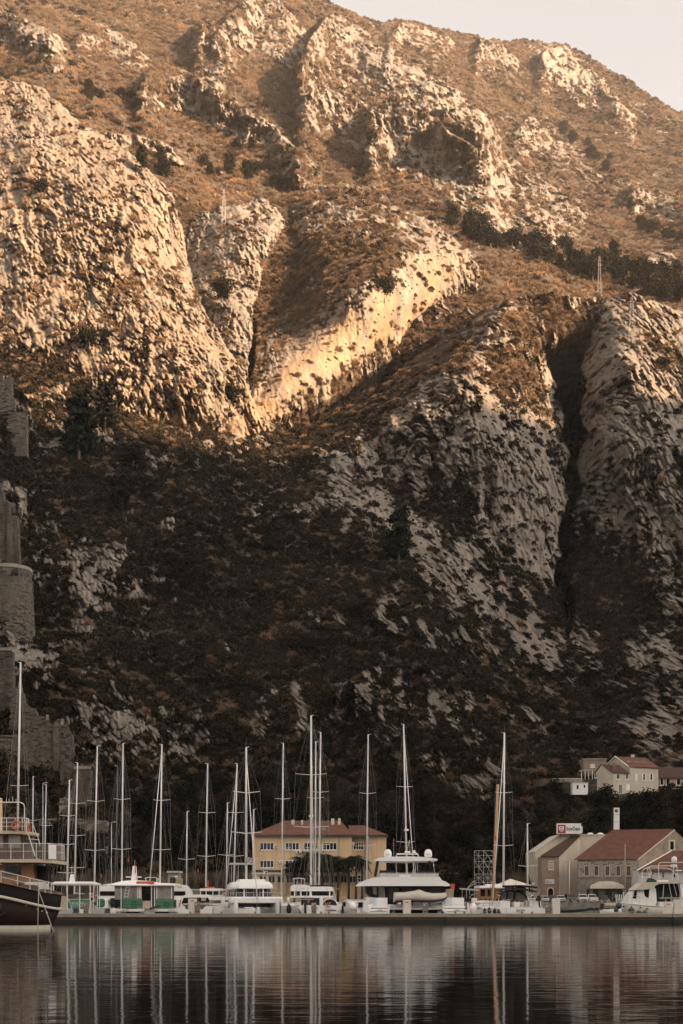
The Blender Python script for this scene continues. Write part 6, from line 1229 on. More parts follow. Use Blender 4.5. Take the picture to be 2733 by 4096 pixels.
part(S2, 'cross_arm', M_GEL, *rect(Z3, 330, 605, 385, 403), 136.4, 136.7); tubep(S2, 'flag_staff', M_WHITE, [(*Z3(492, 350), 135.9), (*Z3(492, 95), 135.9)], .025)
MB().add([P(*Z3(490, 130), 135.9), P(*Z3(505, 170), 135.8), P(*Z3(512, 300), 135.9), P(*Z3(500, 345), 135.85), P(*Z3(490, 330), 135.9)], [(0, 1, 2, 3, 4)]).build('flag', M_REDF, S2)
part(S2, 'orange_raft_case', M_ORANGE, *rect(Z3, 518, 832, 470, 524), 134.9, 135.9, .05)
for x in (690, 885, 905): tubep(S2, 'rack_leg', M_WHITE, [(*Z3(x, 500), 136), (*Z3(x, 415), 136)], .03)
tubep(S2, 'rack_bow', M_WHITE, [(*Z3(670, 420), 136), (*Z3(720, 402), 136), (*Z3(860, 402), 136), (*Z3(912, 425), 136), (*Z3(905, 500), 136)], .035)
for x0, x1, y0, y1 in ((130, 235, 550, 800), (262, 540, 556, 790), (900, 1136, 560, 785)): part(S2, 'clear_curtain', M_CLEAR, *rect(Z3, x0, x1, y0, y1), 135.0, 135.03)
part(S2, 'doorway', M_GLASS, *rect(Z3, 612, 780, 556, 822), 135.2, 135.25); part(S2, 'lower_panel', M_CRM, *rect(Z3, 632, 772, 822, 960), 135.0, 135.05); part(S2, 'cabin_interior', mat('dim_cabin_interior', (.09, .078, .066), .8, var=.5), *rect(Z3, 140, 1150, 560, 960), 136.5, 138.6)
for x in (245, 545, 575, 600, 790, 845, 885, 1150): part(S2, 'canopy_post', M_WHITE, *rect(Z3, x - 9, x + 9, 548, 960), 134.9, 135.0)
for x0, x1, y0, y1 in ((270, 627, 775, 945), (868, 1192, 788, 962)):
    g_ = part(S2, 'green_panel', M_GREEN, *rect(Z3, x0, x1, y0, y1), 134.8, 134.84)
    for yy in (.3, .62): part(g_, 'panel_strap', mat('dark_green_strap', (.03, .09, .05), .8), *rect(Z3, x0, x1, y0 + (y1 - y0) * yy, y0 + (y1 - y0) * yy + 7), 134.77, 134.8)
    MB().torus(P(*Z3((x0 + x1) / 2 + 30, (y0 + y1) / 2 + 20), 134.78), .26, .035, 16, 6).build('panel_roundel', MATS['dark_green_strap'], g_)
for dx in (0, 62): tubep(S2, 'ladder_rail', M_WHITE, [(*Z3(302 + dx, 775), 134.75), (*Z3(340 + dx, 540), 134.75)], .03)
for k in range(4): y = 580 + 55 * k; x = 338 - (y - 540) * .16; tubep(S2, 'ladder_rung', M_WHITE, [(*Z3(x, y), 134.75), (*Z3(x + 62, y), 134.75)], .025, 4)
gp_ = tag(tubep(None, 'gangplank', mat('dark_gangplank', (.05, .045, .04), .7), [(*Z3(760, 965), 134.3), (*Z3(950, 905), 134.3)], .12, 6), 'dark folded gangplank between the two green panels', 'gangplank')
# --- motor catamaran behind the solar boats
S3 = empty('motor_catamaran', (XP(570, 147), 147, 0), 'large white motor yacht mostly hidden behind the canopied solar boat', 'motor yacht')
for x in (405, 720): part(S3, 'hull', M_GEL, x - 15, x + 26, 3596, 3666, 146, 157, .1)
polyp(S3, 'superstructure', M_GEL, [(396, 3600), (396, 3564), (400, 3540), (440, 3534), (690, 3536), (722, 3540), (742, 3564), (746, 3600)], 147, 7)
part(S3, 'window_band', M_GLASS, 400, 742, 3565, 3583, 146.95, 147); part(S3, 'side_deck', M_GEL, 394, 748, 3586, 3598, 146.5, 154)
part(S3, 'roof_hatch', M_GREYGEL, 710, 728, 3546, 3551, 146.9, 147); tg = part(S3, 'covered_seat', M_TAN, 704, 728, 3513, 3538, 147.2, 148.2, .1); part(S3, 'roof_antenna', M_WHITE, 698, 712, 3503, 3508, 147.4, 147.6); tubep(S3, 'antenna_pole', M_WHITE, [(705, 3508, 147.5), (705, 3540, 147.5)], .03)
# --- small hardtop cruiser
Z4 = lambda x, y: (700 + x * .28699, 3420 + y * .28699)
S5 = empty('hardtop_cruiser', (XP(782, 137), 134.6, 0), 'small white hardtop cruiser moored stern first behind the cream cabinet', 'motor boat')
hull(S5, 8.6, 3.7, 1.35, M_GEL, stern=.93, bow_h=1.25)
polyp(S5, 'hardtop', M_GEL, [Z4(98, 592), Z4(110, 568), (Z4(160, 552)), Z4(420, 552), Z4(455, 566), Z4(474, 592)], 135.6, 3.0); polyp(S5, 'cabin_front', M_GLASS, [Z4(120, 595), Z4(460, 595), Z4(490, 660), Z4(90, 680)], 137.6, .1)
for sx, pts in ((0, ((100, 590), (75, 640), (62, 720))), (1, ((455, 575), (485, 630), (500, 720)))): tubep(S5, 'windscreen_frame', M_STEEL, [(*Z4(*p), 135.5) for p in pts], .04)
part(S5, 'cockpit_back', mat('olive_upholstery', (.12, .10, .045), .8, var=.3), *rect(Z4, 110, 480, 690, 790), 136.0, 136.2); part(S5, 'helm_seat', M_TAN, *rect(Z4, 225, 330, 590, 650), 136.6, 137.2); part(S5, 'galley_box', M_GEL, *rect(Z4, 365, 425, 588, 640), 136.3, 136.8)
polyp(S5, 'transom', M_GEL, [Z4(62, 720), Z4(130, 705), Z4(165, 790), Z4(345, 790), Z4(440, 705), Z4(520, 720), Z4(510, 860), Z4(60, 860)], 134.55, .12)
f_ = tubep(S5, 'flag', M_REDF, [(*Z4(80, 625), 135), (*Z4(72, 680), 135), (*Z4(60, 740), 135)], .07, 4)
# --- yacht with orange canvas behind
S7 = empty('flybridge_yacht', (XP(840, 150), 148, 0), 'white flybridge yacht with an orange folded canvas left of the catamaran', 'motor yacht')
hull(S7, 12, 3.9, 1.6, M_GEL, stern=.95); part(S7, 'hardtop', M_GEL, 799, 881, 3554, 3563, 149, 153, .05); part(S7, 'orange_canvas', M_ORANGE, 820, 855, 3547, 3554, 149.3, 150.4, .05); part(S7, 'cabin', M_GEL, 802, 876, 3580, 3600, 150, 156); part(S7, 'cabin_window', M_GLASS, 806, 872, 3566, 3579, 150.1, 155)
for x in (802, 825, 852, 877): tubep(S7, 'hardtop_post', M_WHITE, [(x, 3562, 149.1), (x, 3600, 149.1)], .05)
tubep(S7, 'flag', M_REDF, [(833, 3522, 149), (832, 3546, 149)], .08, 4)
# --- sailing catamaran, bows towards the pontoon
CT = empty('sailing_catamaran', (XP(1030, 134.6), 134.4, 0), 'white sailing catamaran with both bows against the pontoon', 'catamaran', None, R(11))
for s in (-1, 1):
    r_ = []
    for i, t in enumerate((0, .04, .15, .4, .7, 1)):
        hb = (.10, .28, .48, .62, .66, .62)[i]; y = 12 * t; h = 2.02 - .12 * t
        r_.append([(s * 2.35 - hb, y, h), (s * 2.35 - hb * .95, y, 1.0), (s * 2.35 - hb * .6, y + .1, 0), (s * 2.35, y + .15, -.4), (s * 2.35 + hb * .6, y + .1, 0), (s * 2.35 + hb * .95, y, 1.0), (s * 2.35 + hb, y, h)])
    h_ = MB().loft(r_, True, True, True).build('hull', M_GEL, CT, True)
    MB().box(s * 2.35 - .68, s * 2.35 - .6, 2.6, 3.7, 1.22, 1.45).box(s * 2.35 + .6, s * 2.35 + .68, 2.6, 3.7, 1.22, 1.45).build('hull_window', M_GLASS, h_, True)
MB().bev(-2.95, 2.95, .5, 11.5, 1.55, 2.1, .08).build('bridge_deck', M_GEL, CT, True); MB().box(-1.7, 1.7, 4.2, 11.4, 1.2, 1.56).build('nacelle', M_GREYGEL, CT, True)
MB().bev(-2.9, 2.9, .25, .62, 1.6, 2.05, .05).build('fore_beam', M_GEL, CT, True); MB().tube([(0, .3, 2.05), (0, .25, 1.5), (0, 1.3, 1.0)], .06, 6).build('anchor_roller', M_STEEL, CT, True)
MB().ball((0, 1.9, 1.3), .22, .4, .16, 10, 6).build('anchor_pod', M_BLACK, CT, True)
r_ = [[(-w, y, 2.08), (-w * .96, y + .1, 2.08 + h * .55), (-w * .85, y + .35, 2.08 + h), (w * .85, y + .35, 2.08 + h), (w * .96, y + .1, 2.08 + h * .55), (w, y, 2.08)] for y, w, h in ((3.4, 1.9, .72), (3.9, 2.25, .78), (7, 2.35, .8), (9.5, 2.3, .8))]
MB().loft(r_, True, True, False).build('saloon', M_GLASS, CT, True)
r_ = [[(-w, y, 2.8), (-w * .97, y, 3.15), (-w * .8, y + .2, 3.42), (w * .8, y + .2, 3.42), (w * .97, y, 3.15), (w, y, 2.8)] for y, w in ((3.15, 1.75), (3.5, 2.25), (6.5, 2.45), (10.4, 2.4))]
MB().loft(r_, True, True, True).build('coachroof', M_GEL, CT, True); MB().bev(-1.5, 1.5, 4.4, 8.2, 3.4, 3.62, .08).build('roof_lounge', M_GEL, CT, True)
for s in (-1, 1):
    MB().box(s * 1.1 - .05, s * 1.1 + .05, 3.33, 3.42, 2.1, 2.85).build('window_mullion', M_GEL, CT, True)
    rail(CT, [(s * .35, .4, 2.1), (s * 1.2, .35, 2.1), (s * 2.3, .35, 2.1)], .72, True, .022, name='pulpit'); rail(CT, [(s * 2.75, y, 2.1) for y in (.6, 2.5, 4.5, 6.5, 8.5, 10.5)], .65, True, .018)
MB().tube([(-1.5, 6.0, 3.6), (-1.45, 6.2, 4.9)], .03, 5).tube([(1.5, 6.0, 3.6), (1.45, 6.2, 4.9)], .03, 5).build('bimini_frame', M_STEEL, CT, True); MB().bev(-2.3, .4, 6.6, 8.6, 4.95, 5.08, .04).build('bimini', M_GREYGEL, CT, True)
for s in (-2.2, .3): MB().tube([(s, 6.7, 3.5), (s, 6.7, 4.95)], .03, 5).build('bimini_pole', M_STEEL, CT, True)
CT.scale = (1, 1, 1.33); ctz = ZP(q2(1715), 140) / 1.33; sail_rig(CT, -.6, 5.6, 3.4, ctz, 5.6, 12, .4, True, M_CANVAS, True, 2, 0, .14, None, 0.0)
for k in range(4): fender(CT, -3.12, 2.0 + .55 * k + (.5 if k == 3 else 0), 1.45, .12, .6)
for k in range(4): MB().lathe((-3.12, 2.0 + .55 * k + (.5 if k == 3 else 0), 1.45), [(.1, .22), (.11, .3), (.05, .36)], 8).build('fender_cap', M_BLACK, CT, True)
for y in (2.5, 3.1): fender(CT, 3.1, y, 1.5, .16, .8)
# --- catamaran and yachts around the one with the orange hose
Z5 = lambda x, y: (1100 + x * .22321, 3420 + y * .22321)
C2 = empty('cruising_catamaran', (XP(1250, 150), 148, 0), 'white cruising catamaran behind the yacht with the orange hose', 'catamaran')
for s in (-1, 1): MB().loft([[(s * 3.1 - b_, y, 1.9), (s * 3.1 - b_ * .7, y, 0), (s * 3.1, y, -.4), (s * 3.1 + b_ * .7, y, 0), (s * 3.1 + b_, y, 1.9)] for y, b_ in ((0, .5), (3, .75), (10, .7), (13, .15))], True, True, True).build('hull', M_GREYGEL, C2, True)
MB().bev(-3.6, 3.6, .5, 11, 1.5, 2.05, .08).build('bridge_deck', M_GEL, C2, True)
polyp(C2, 'coachroof', M_GEL, [Z5(272, 648), Z5(285, 560), Z5(330, 532), Z5(545, 530), Z5(560, 545), Z5(1020, 570), Z5(1048, 648)], 149, 6); part(C2, 'window_band', M_GLASS, *rect(Z5, 290, 1030, 650, 730), 149.2, 154.5)
for x in (345, 455, 620, 640, 970): part(C2, 'window_post', M_GEL, *rect(Z5, x, x + 22, 648, 740), 149.1, 149.3)
part(C2, 'aft_beam', M_GEL, *rect(Z5, 270, 1050, 730, 770), 148.6, 149.3)
tubep(C2, 'bimini_hoop', M_WHITE, [(*Z5(318, 430), 149), (*Z5(420, 412), 149), (*Z5(545, 430), 149)], .05); [tubep(C2, 'hoop_leg', M_WHITE, [(*Z5(x, 430), 149), (*Z5(x, 560), 149)], .03) for x in (345, 398, 470, 530)]
sail_rig(C2, XP(714 * 1.743, 152) - XP(1250, 150), 4.5, 3.6, ZP(q2(1642), 152.5), 7.0, 0, 13, True, M_CANVAS, True, 2, 0, .16, None, 0.0, True)
MK = empty('stern_yacht', (XP(1290, 134.7), 134.5, 0), 'white yacht named on its transom with an orange hose coil hanging aft', 'sailboat')
hull(MK, 13, 4.35, 1.32, M_GEL, stern=.97)
polyp(MK, 'transom', M_GEL, [Z5(412, 912), Z5(640, 905), Z5(640, 990), Z5(770, 990), Z5(770, 905), Z5(860, 905), Z5(1192, 912), Z5(1120, 1090), Z5(500, 1090)], 134.35, .14)
part(MK, 'cockpit_well', M_BCANVAS, *rect(Z5, 470, 800, 770, 897), 135.2, 135.3); part(MK, 'walkway', M_GREYGEL, *rect(Z5, 645, 770, 930, 1090), 134.7, 134.8)
arc = [Z5(985 - 126 * math.cos(math.pi * k / 10), 900 - 105 * math.sin(math.pi * k / 10)) for k in range(11)]; polyp(MK, 'helm_arch', M_BCANVAS, arc, 134.9, .1); arc2 = [Z5(985 - 135 * math.cos(math.pi * k / 10), 902 - 118 * math.sin(math.pi * k / 10)) for k in range(11)]; tubep(MK, 'wheel_rim', M_GEL, [(*a_, 134.85) for a_ in arc2], .05)
part(MK, 'cockpit_table', M_WOOD, *rect(Z5, 580, 622, 780, 865), 135.0, 135.15); part(MK, 'companionway', M_BLACK, *rect(Z5, 775, 800, 800, 930), 134.95, 135); part(MK, 'helm_pedestal', M_GEL, *rect(Z5, 800, 860, 770, 985), 135.0, 135.3)
p_ = P(*Z5(930, 1006), 134.33); text_part('melike', 'lettering', 145 * .22321 * 134.4 / F, p_, M_INK, MK, .02, 36 * .22321 * 134.4 / F)
polyp(MK, 'name_mark', M_INK, [Z5(1072, 985), Z5(1098, 985), Z5(1096, 1012)], 134.32, .02)
hc = empty('hose_coil', P(*Z5(960, 898), 134.2), 'orange hose coiled on the stern rail of the named yacht', 'hose')
for k in range(3): MB().torus(P(*Z5(958 + 4 * k, 898 - 3 * k), 134.2), .24 - .02 * k, .03, 20, 6, 'y', .72).build('hose_loop', mat('orange_hose', (.55, .22, .02), .5), hc)
for x0 in (900, 990): tubep(MK, 'ladder_rail', M_STEEL, [(*Z5(x0, 840), 134.2), (*Z5(x0, 1060), 134.2)], .025)
for k in range(4): tubep(MK, 'ladder_rung', M_STEEL, [(*Z5(900, 880 + 50 * k), 134.2), (*Z5(990, 880 + 50 * k), 134.2)], .02, 4)
tubep(MK, 'backstay', M_STEEL, [(*Z5(600, 560), 135.2), (*Z5(545, 800), 134.6), (*Z5(478, 1010), 134.3)], .035); tubep(MK, 'backstay', M_STEEL, [(*Z5(1040, 580), 135.2), (*Z5(1100, 850), 134.6), (*Z5(1150, 1005), 134.3)], .035)
tubep(MK, 'arch_bar', M_BCANVAS, [(*Z5(630, 553), 135.2), (*Z5(1080, 553), 135.2)], .09, 6)
for pts in (((370, 900), (395, 640), (440, 610), (540, 600)), ((1190, 900), (1195, 640), (1150, 610), (1060, 600)), ((445, 870), (455, 650))): tubep(MK, 'stern_rail', M_STEEL, [(*Z5(*p), 135) for p in pts], .03)
for y in (760, 800): tubep(MK, 'push_rail', M_STEEL, [(*Z5(400, y), 134.9), (*Z5(690, y), 134.9)], .025)
cabin(MK, 3.2, 9.5, 2.7, 1.5, 1.3, .6)
for x, lab in ((545, 'left'), (1215, 'right')): o = empty('hanging_fender', P(*Z5(x, 1060), 134.2), lab + ' black fender hanging beside the named yacht', 'fender', 'black fenders'); r_ = rect(Z5, x - 20, x + 20, 800 if x < 900 else 900, 1060); MB().lathe((XP((r_[0] + r_[1]) / 2, 134.2), 134.2, 0), [(.05, ZP(r_[3], 134.2)), (.13, ZP(r_[3], 134.2) + .1), (.13, ZP(r_[2], 134.2) - .1), (.05, ZP(r_[2], 134.2))], 10).build('bladder', M_BCANVAS, o); tubep(o, 'lanyard', M_ROPE, [(x * .22321 + 1100, r_[2], 134.2), (x * .22321 + 1100, r_[2] - 14, 134.25)], .02, 4)
MN = empty('grey_yacht', (XP(1152, 135), 134.9, 0), 'pale yacht with a large black fender between the catamaran and the named yacht', 'sailboat'); hull(MN, 11, 2.2, 1.75, M_GREYGEL, stern=.7); rail(MN, [(-1, 0, 1.75), (0, -.1, 1.75), (1, 0, 1.75)], .7, True, .025, name='pushpit')
o = empty('hanging_fender', P(*Z5(252, 1050), 134.6), 'large black fender on the pale yacht right of the catamaran', 'fender', 'black fenders'); c = P(*Z5(252, 970), 134.6); MB().ball(c, .28, .28, .56, 12, 8).build('bladder', M_BCANVAS, o); MB().lathe((c[0], c[1], c[2]), [(.06, .5), (.04, .66)], 6).build('eye', M_BLACK, o)
for k, x in enumerate((112, 240)): o = empty('hanging_fender', P(*Z5(x, 880), 134.7), ('left' if k == 0 else 'right') + ' white fender hanging right of the catamaran bow', 'fender'); c = P(*Z5(x, 815), 134.7); MB().lathe((c[0], c[1], c[2] - .38), [(.04, 0), (.15, .12), (.16, .6), (.06, .76)], 10).build('bladder', M_GEL, o); MB().tube([(c[0], c[1], c[2] + .36), (c[0], c[1] + .1, c[2] + .7)], .02, 4).build('lanyard', M_ROPE, o)
BY = empty('bow_yacht', (XP(1426, 134.8), 134.5 + 12, 0), 'white yacht, bow to the pontoon, with a big white ball fender', 'sailboat', None, math.pi)
hull(BY, 11.6, 4.2, 1.95, M_GEL, stern=.9, bow_h=1.05, rake=.3, full=5.0); cabin(BY, 2, 8.4, 2.9, 1.9, 1.95, .55)
for s, t in ((-1, 1), (1, 1)): rail(BY, [(s * 1.9, y, 1.98) for y in (2, 4, 6, 8, 9.6)] + [(s * 1.2, 11, 2.0)], .72, True, .022)
for px0, px1 in ((1369, 1383), (1431, 1452)): part(BY, 'hull_window', M_GLASS, px0, px1, 3609, 3629, 134.75, 134.9).parent = None
for o_ in [o_ for o_ in COL.objects if o_.name.startswith('hull_window') and o_.parent is None]:
    o_.parent = BY; o_.matrix_parent_inverse = Matrix.Translation(BY.location) .inverted() if False else Matrix.Identity(4)
    for v_ in o_.data.vertices: w_ = Vector(v_.co) + Vector(BY.location); l_ = w_ - Vector(BY.location); v_.co = (-l_.x, -l_.y, l_.z)
o = empty('ball_fender', P(1412, 3642, 134.2), 'big white ball fender on the yacht left of the power catamaran', 'fender'); c = P(1412, 3627, 134.2); MB().ball(c, .42, .42, .5, 16, 10).build('ball', M_GEL, o); MB().tube([(c[0], c[1], c[2] + .48), P(1418, 3600, 134.6)], .025, 5).build('lanyard', M_ROPE, o)
# --- the big power catamaran
Z6 = lambda x, y: (1400 + x * .28699, 3320 + y * .28699)
QN = empty('power_catamaran', (XP(1690, 136), 134.6, 0), 'large white power catamaran with flybridge hardtop and two radomes', 'motor yacht')
for x0, x1, nm in ((235, 535, 'left_stern'), (1310, 1620, 'right_stern')):
    s = -1 if x0 < 900 else 1
    a_, b_ = XP(Z6(x0, 0)[0], 135), XP(Z6(x1, 0)[0], 135); zt = ZP(Z6(0, 945)[1], 135)
    MB().loft([[(a_ + i * .1, y, -.4), (b_ - i * .1, y, -.4), (b_, y, zt), (a_, y, zt)] for i, y in ((0, 137.2), (0, 150), (4, 156))], True, True, False).build('hull', M_GEL, QN)
    for k, (y0, y1, d) in enumerate(((1062, 1085, 136.4), (1098, 1128, 135.6), (1138, 1200, 134.6))): part(QN, 'stern_step', M_GEL, *rect(Z6, x0 + 10, x1 - 10, y0, y1), d, 137.4)
    part(QN, 'stern_gate', mat('pale_blue_gel', (.62, .68, .69), .3, var=.2), *rect(Z6, *((270, 372) if s < 0 else (1328, 1425)), 950, 1056), 137.1, 137.2)
    p_ = P(*Z6(378 if s < 0 else 1450, 1124), 135.57); text_part('OR QUEEN', 'lettering', 78 * .28699 * 135.6 / F, p_, M_INK, QN, .0, 15 * .28699 * 135.6 / F)
for x0, pts in ((0, ((185, 975), (225, 985), (292, 1170), (240, 1170), (205, 1060))), (1, ((520, 1060), (535, 1036), (560, 1036), (552, 1170), (520, 1170))), (2, ((1300, 1040), (1330, 1090), (1365, 1172), (1325, 1175), (1290, 1120))), (3, ((1640, 1010), (1665, 1030), (1668, 1180), (1632, 1182)))): polyp(QN, 'quarter_fin', M_GEL, [Z6(*p) for p in pts], 134.7, .25)
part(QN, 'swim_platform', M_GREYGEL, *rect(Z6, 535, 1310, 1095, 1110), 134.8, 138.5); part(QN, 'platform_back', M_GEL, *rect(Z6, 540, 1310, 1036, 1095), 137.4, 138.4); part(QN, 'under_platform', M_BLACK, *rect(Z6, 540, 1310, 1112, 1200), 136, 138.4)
for x0, x1 in ((575, 665), (1175, 1262)): tubep(QN, 'seat_rail', M_STEEL, [(*Z6(x0, 1085), 136.9), (*Z6(x0, 1042), 136.9), (*Z6(x1, 1042), 136.9), (*Z6(x1, 1085), 136.9)], .04)
for x in (600, 620, 1232, 1262): c = P(*Z6(x, 1145), 135.6); MB().ball((c[0], c[1], c[2]), .16, .16, .22, 10, 6).build('small_fender', M_GREYGEL, QN)
for x in (700, 1140): MB().torus(P(*Z6(x, 1160), 135.2), .34, .1, 16, 6).build('tyre_fender', M_BLACK, QN)
# saloon enclosure of black vinyl with dull windows
polyp(QN, 'saloon_enclosure', M_BCANVAS, [Z6(225, 775), Z6(1315, 775), Z6(1322, 960), Z6(1350, 1095), Z6(1290, 1095), Z6(540, 1095), Z6(412, 1092), Z6(395, 950), Z6(290, 930), Z6(240, 880)], 138.5, 10)
M_VIN = mat('dull_vinyl_window', (.055, .055, .058), .2, var=.6, vscale=1.2, col2=(.12, .115, .11), stretch=(1, 1, .3))
for pts in (((318, 798), (372, 798), (372, 905), (325, 890)), ((400, 795), (480, 800), (495, 955), (404, 945)), ((530, 805), (690, 808), (690, 960), (545, 970)), ((722, 805), (888, 805), (888, 860), (722, 870)), ((915, 808), (1085, 808), (1085, 900), (915, 880)), ((1110, 810), (1268, 810), (1268, 880), (1110, 890))): polyp(QN, 'vinyl_window', M_VIN if pts[0][0] > 500 else M_CLEAR, [Z6(*p) for p in pts], 138.46, .03)
fl = [Z6(*p) for p in ((88, 772), (130, 735), (220, 695), (320, 668), (440, 652), (1255, 652), (1285, 700), (1345, 722), (1390, 752), (1402, 772))]
MB().loft([[(XP(1690 + (x - 1690) * k, 137), yy, ZP(y, 137) if j else ZP(y, 137)) for j, (x, y) in enumerate(fl)] for k, yy in ((.985, 136.9), (1.0, 137.3), (1.0, 147), (.8, 151))], True, True, False).build('flybridge_deck', M_GEL, QN)
polyp(QN, 'deck_lip', M_GEL, [Z6(86, 772), Z6(1403, 772), Z6(1400, 780), Z6(90, 780)], 136.85, 10)
part(QN, 'flybridge_coaming', M_GREYGEL, *rect(Z6, 425, 1235, 612, 652), 138.2, 146)
for y in (602, 622): tubep(QN, 'aft_rail', M_STEEL, [(*Z6(430, y), 137.6), (*Z6(1240, y), 137.6)], .03)
for x in (440, 545, 655, 790, 905, 1040, 1180): tubep(QN, 'rail_post', M_STEEL, [(*Z6(x, 600), 137.6), (*Z6(x, 652), 137.6)], .03)
for x0, x1 in ((415, 612), (970, 1175)): part(QN, 'flybridge_sofa', M_BCANVAS, *rect(Z6, x0, x1, 562, 605), 139, 140)
part(QN, 'wet_bar', M_GEL, *rect(Z6, 690, 840, 622, 652), 137.8, 138.6); part(QN, 'helm_seat', M_CANVAS, *rect(Z6, 650, 690, 590, 650), 140, 140.6)
ht_ = [Z6(*p) for p in ((335, 432), (345, 412), (400, 390), (520, 376), (800, 368), (1000, 376), (1130, 390), (1212, 402), (1228, 418), (1215, 428), (1000, 432), (800, 440), (600, 436))]
MB().loft([[(XP(1624 + (x - 1624) * k, 139), yy, ZP(y, 139)) for x, y in ht_] for k, yy in ((.97, 138.4), (1.0, 139), (1.0, 144), (.9, 146))], True, True, True).build('hardtop', M_GEL, QN)
for pts, m_, r_ in (((( 388, 435), (370, 540), (350, 650)), M_BCANVAS, .16), (((430, 430), (412, 540), (418, 600)), M_STEEL, .05), (((1110, 425), (1112, 560)), M_BCANVAS, .14), (((1160, 430), (1180, 600)), M_STEEL, .05), (((645, 405), (648, 610)), M_STEEL, .05), (((943, 408), (945, 605)), M_STEEL, .05)): tubep(QN, 'hardtop_strut', m_, [(*Z6(*p), 139.2) for p in pts], r_, 6)
for dx in (0, 30): tubep(QN, 'stair_stringer', M_STEEL, [(*Z6(905 + dx * .5, 430), 139.4), (*Z6(872 + dx * 1.3, 605), 138.6)], .035)
for k in range(5): tubep(QN, 'stair_tread', M_STEEL, [(*Z6(900 - 6 * k, 460 + 32 * k), 139.3), (*Z6(925 - 4 * k, 460 + 32 * k), 139.3)], .03, 4)
for x in (529, 1092):
    c = P(*Z6(x, 380), 140); rr_ = 54 * .28699 * 140 / F; dm = MB().lathe((c[0], c[1], c[2]), [(rr_ * .82, 0), (rr_ * .98, .12), (rr_, .45), (rr_ * .93, .62), (rr_ * .72, .80), (rr_ * .4, .91), (.03, .94)], 16).build('radome', M_GEL, QN); MB().lathe((c[0], c[1], c[2] - .1), [(.25, 0), (.25, .1)], 10).build('radome_base', M_GREYGEL, dm)
    p_ = P(*Z6(x - 28, 344), 140 - rr_ - .02); text_part('Intellian', 'lettering', 62 * .28699 * 140 / F, p_, M_INK, dm, .0, 9 * .28699 * 140 / F)
tubep(QN, 'radar_arch', M_GEL, [(*Z6(650, 372), 140), (*Z6(655, 335), 140), (*Z6(945, 335), 140), (*Z6(960, 372), 140)], .09, 7)
c = P(*Z6(803, 322), 140); MB().bev(c[0] - .32, c[0] + .32, 139.8, 140.3, c[2], c[2] + .24, .05).build('radar', M_GEL, QN)
for x in (795, 838): tubep(QN, 'mast_leg', M_STEEL, [(*Z6(x, 300), 140), (*Z6(832, 140), 140)], .04)
c = P(*Z6(897, 320), 140); MB().lathe((c[0], c[1], c[2]), [(.28, 0), (.28, .05), (.14, .1), (.12, .25), (.03, .34)], 10).build('tv_aerial', M_GEL, QN)
tubep(QN, 'flag_pole', M_STEEL, [(*Z6(612, 380), 140.4), (*Z6(612, 120), 140.4)], .025); MB().add([P(*Z6(610, 170), 140.4), P(*Z6(596, 195), 140.35), P(*Z6(598, 220), 140.4), P(*Z6(610, 210), 140.4)], [(0, 1, 2, 3)]).build('flag', M_REDF, QN)
part(QN, 'teak_panel', mat('beige_teak_panel', (.42, .30, .19), .7, var=.3), *rect(Z6, 1332, 1445, 830, 945), 139.5, 139.7); part(QN, 'orange_case', M_ORANGE, *rect(Z6, 1410, 1460, 750, 835), 141, 141.4); tubep(QN, 'grab_rail', M_STEEL, [(*Z6(1440, 945), 138.4), (*Z6(1445, 840), 138.4), (*Z6(1425, 826), 138.4), (*Z6(1340, 830), 138.4)], .04)
for k in range(4): part(QN, 'side_step', M_GEL, *rect(Z6, 1470, 1568 + 10, 955 + 32 * k, 975 + 32 * k), 137.6 - .25 * k, 138.4)
fb = P(1893, 3640, 135.2); o = empty('stern_fender', fb, 'cream fender on the right stern of the power catamaran', 'fender'); MB().ball(P(1893, 3636, 135.4), .42, .42, .75, 14, 10).build('bladder', M_GEL, o); MB().tube([P(1893, 3612, 135.4), P(1886, 3596, 135.6)], .02, 4).build('lanyard', M_ROPE, o)
# tender under its cover
TD = empty('tender', P(*Z6(980, 1040), 136), 'inflatable tender under a pale fitted cover on the stern lift', 'dinghy')
ps = [(612, 985, 1010, .9), (616, 872, 1008, 1.0), (650, 868, 985, 1.25), (760, 866, 985, 1.25), (900, 846, 990, 1.25), (975, 826, 990, 1.25), (1060, 862, 992, 1.25), (1150, 880, 990, 1.2), (1270, 878, 985, 1.05), (1335, 872, 965, .7), (1358, 885, 935, .3)]
rr_ = []
for x, yt, yb, hw_ in ps: a_, b_ = Z6(x, yt), Z6(x, yb); xx = XP(a_[0], 136.2); zt, zb = ZP(a_[1], 136.2), ZP(b_[1], 136.2); m_ = zt * .55 + zb * .45; rr_.append([(xx, 136.2 - hw_ * .9 + 1, zb), (xx, 136.2 - hw_ + 1, m_), (xx, 136.2 - hw_ * .55 + 1, zt * .9 + zb * .1), (xx, 137.2, zt), (xx, 136.2 + hw_ * .55 + 1, zt * .9 + zb * .1), (xx, 136.2 + hw_ + 1, m_), (xx, 136.2 + hw_ * .9 + 1, zb)])
MB().loft(rr_, True, True, True).build('cover', mat('pale_boat_cover', (.56, .50, .43), .85, var=.5, vscale=1.6, col2=(.42, .37, .31), bump=.4, bscale=3), TD)
rr_ = []
for x, yt, yb, hw_ in ((660, 985, 1010, .7), (850, 990, 1035, .9), (1150, 990, 1040, .9), (1270, 985, 1020, .7), (1345, 940, 965, .2)): a_, b_ = Z6(x, yt - 6), Z6(x, yb); xx = XP(a_[0], 136.3); rr_.append([(xx, 137.2 - hw_, ZP(a_[1], 136.3)), (xx, 137.2 - hw_ * .5, ZP(b_[1], 136.3)), (xx, 137.2 + hw_ * .5, ZP(b_[1], 136.3)), (xx, 137.2 + hw_, ZP(a_[1], 136.3))])
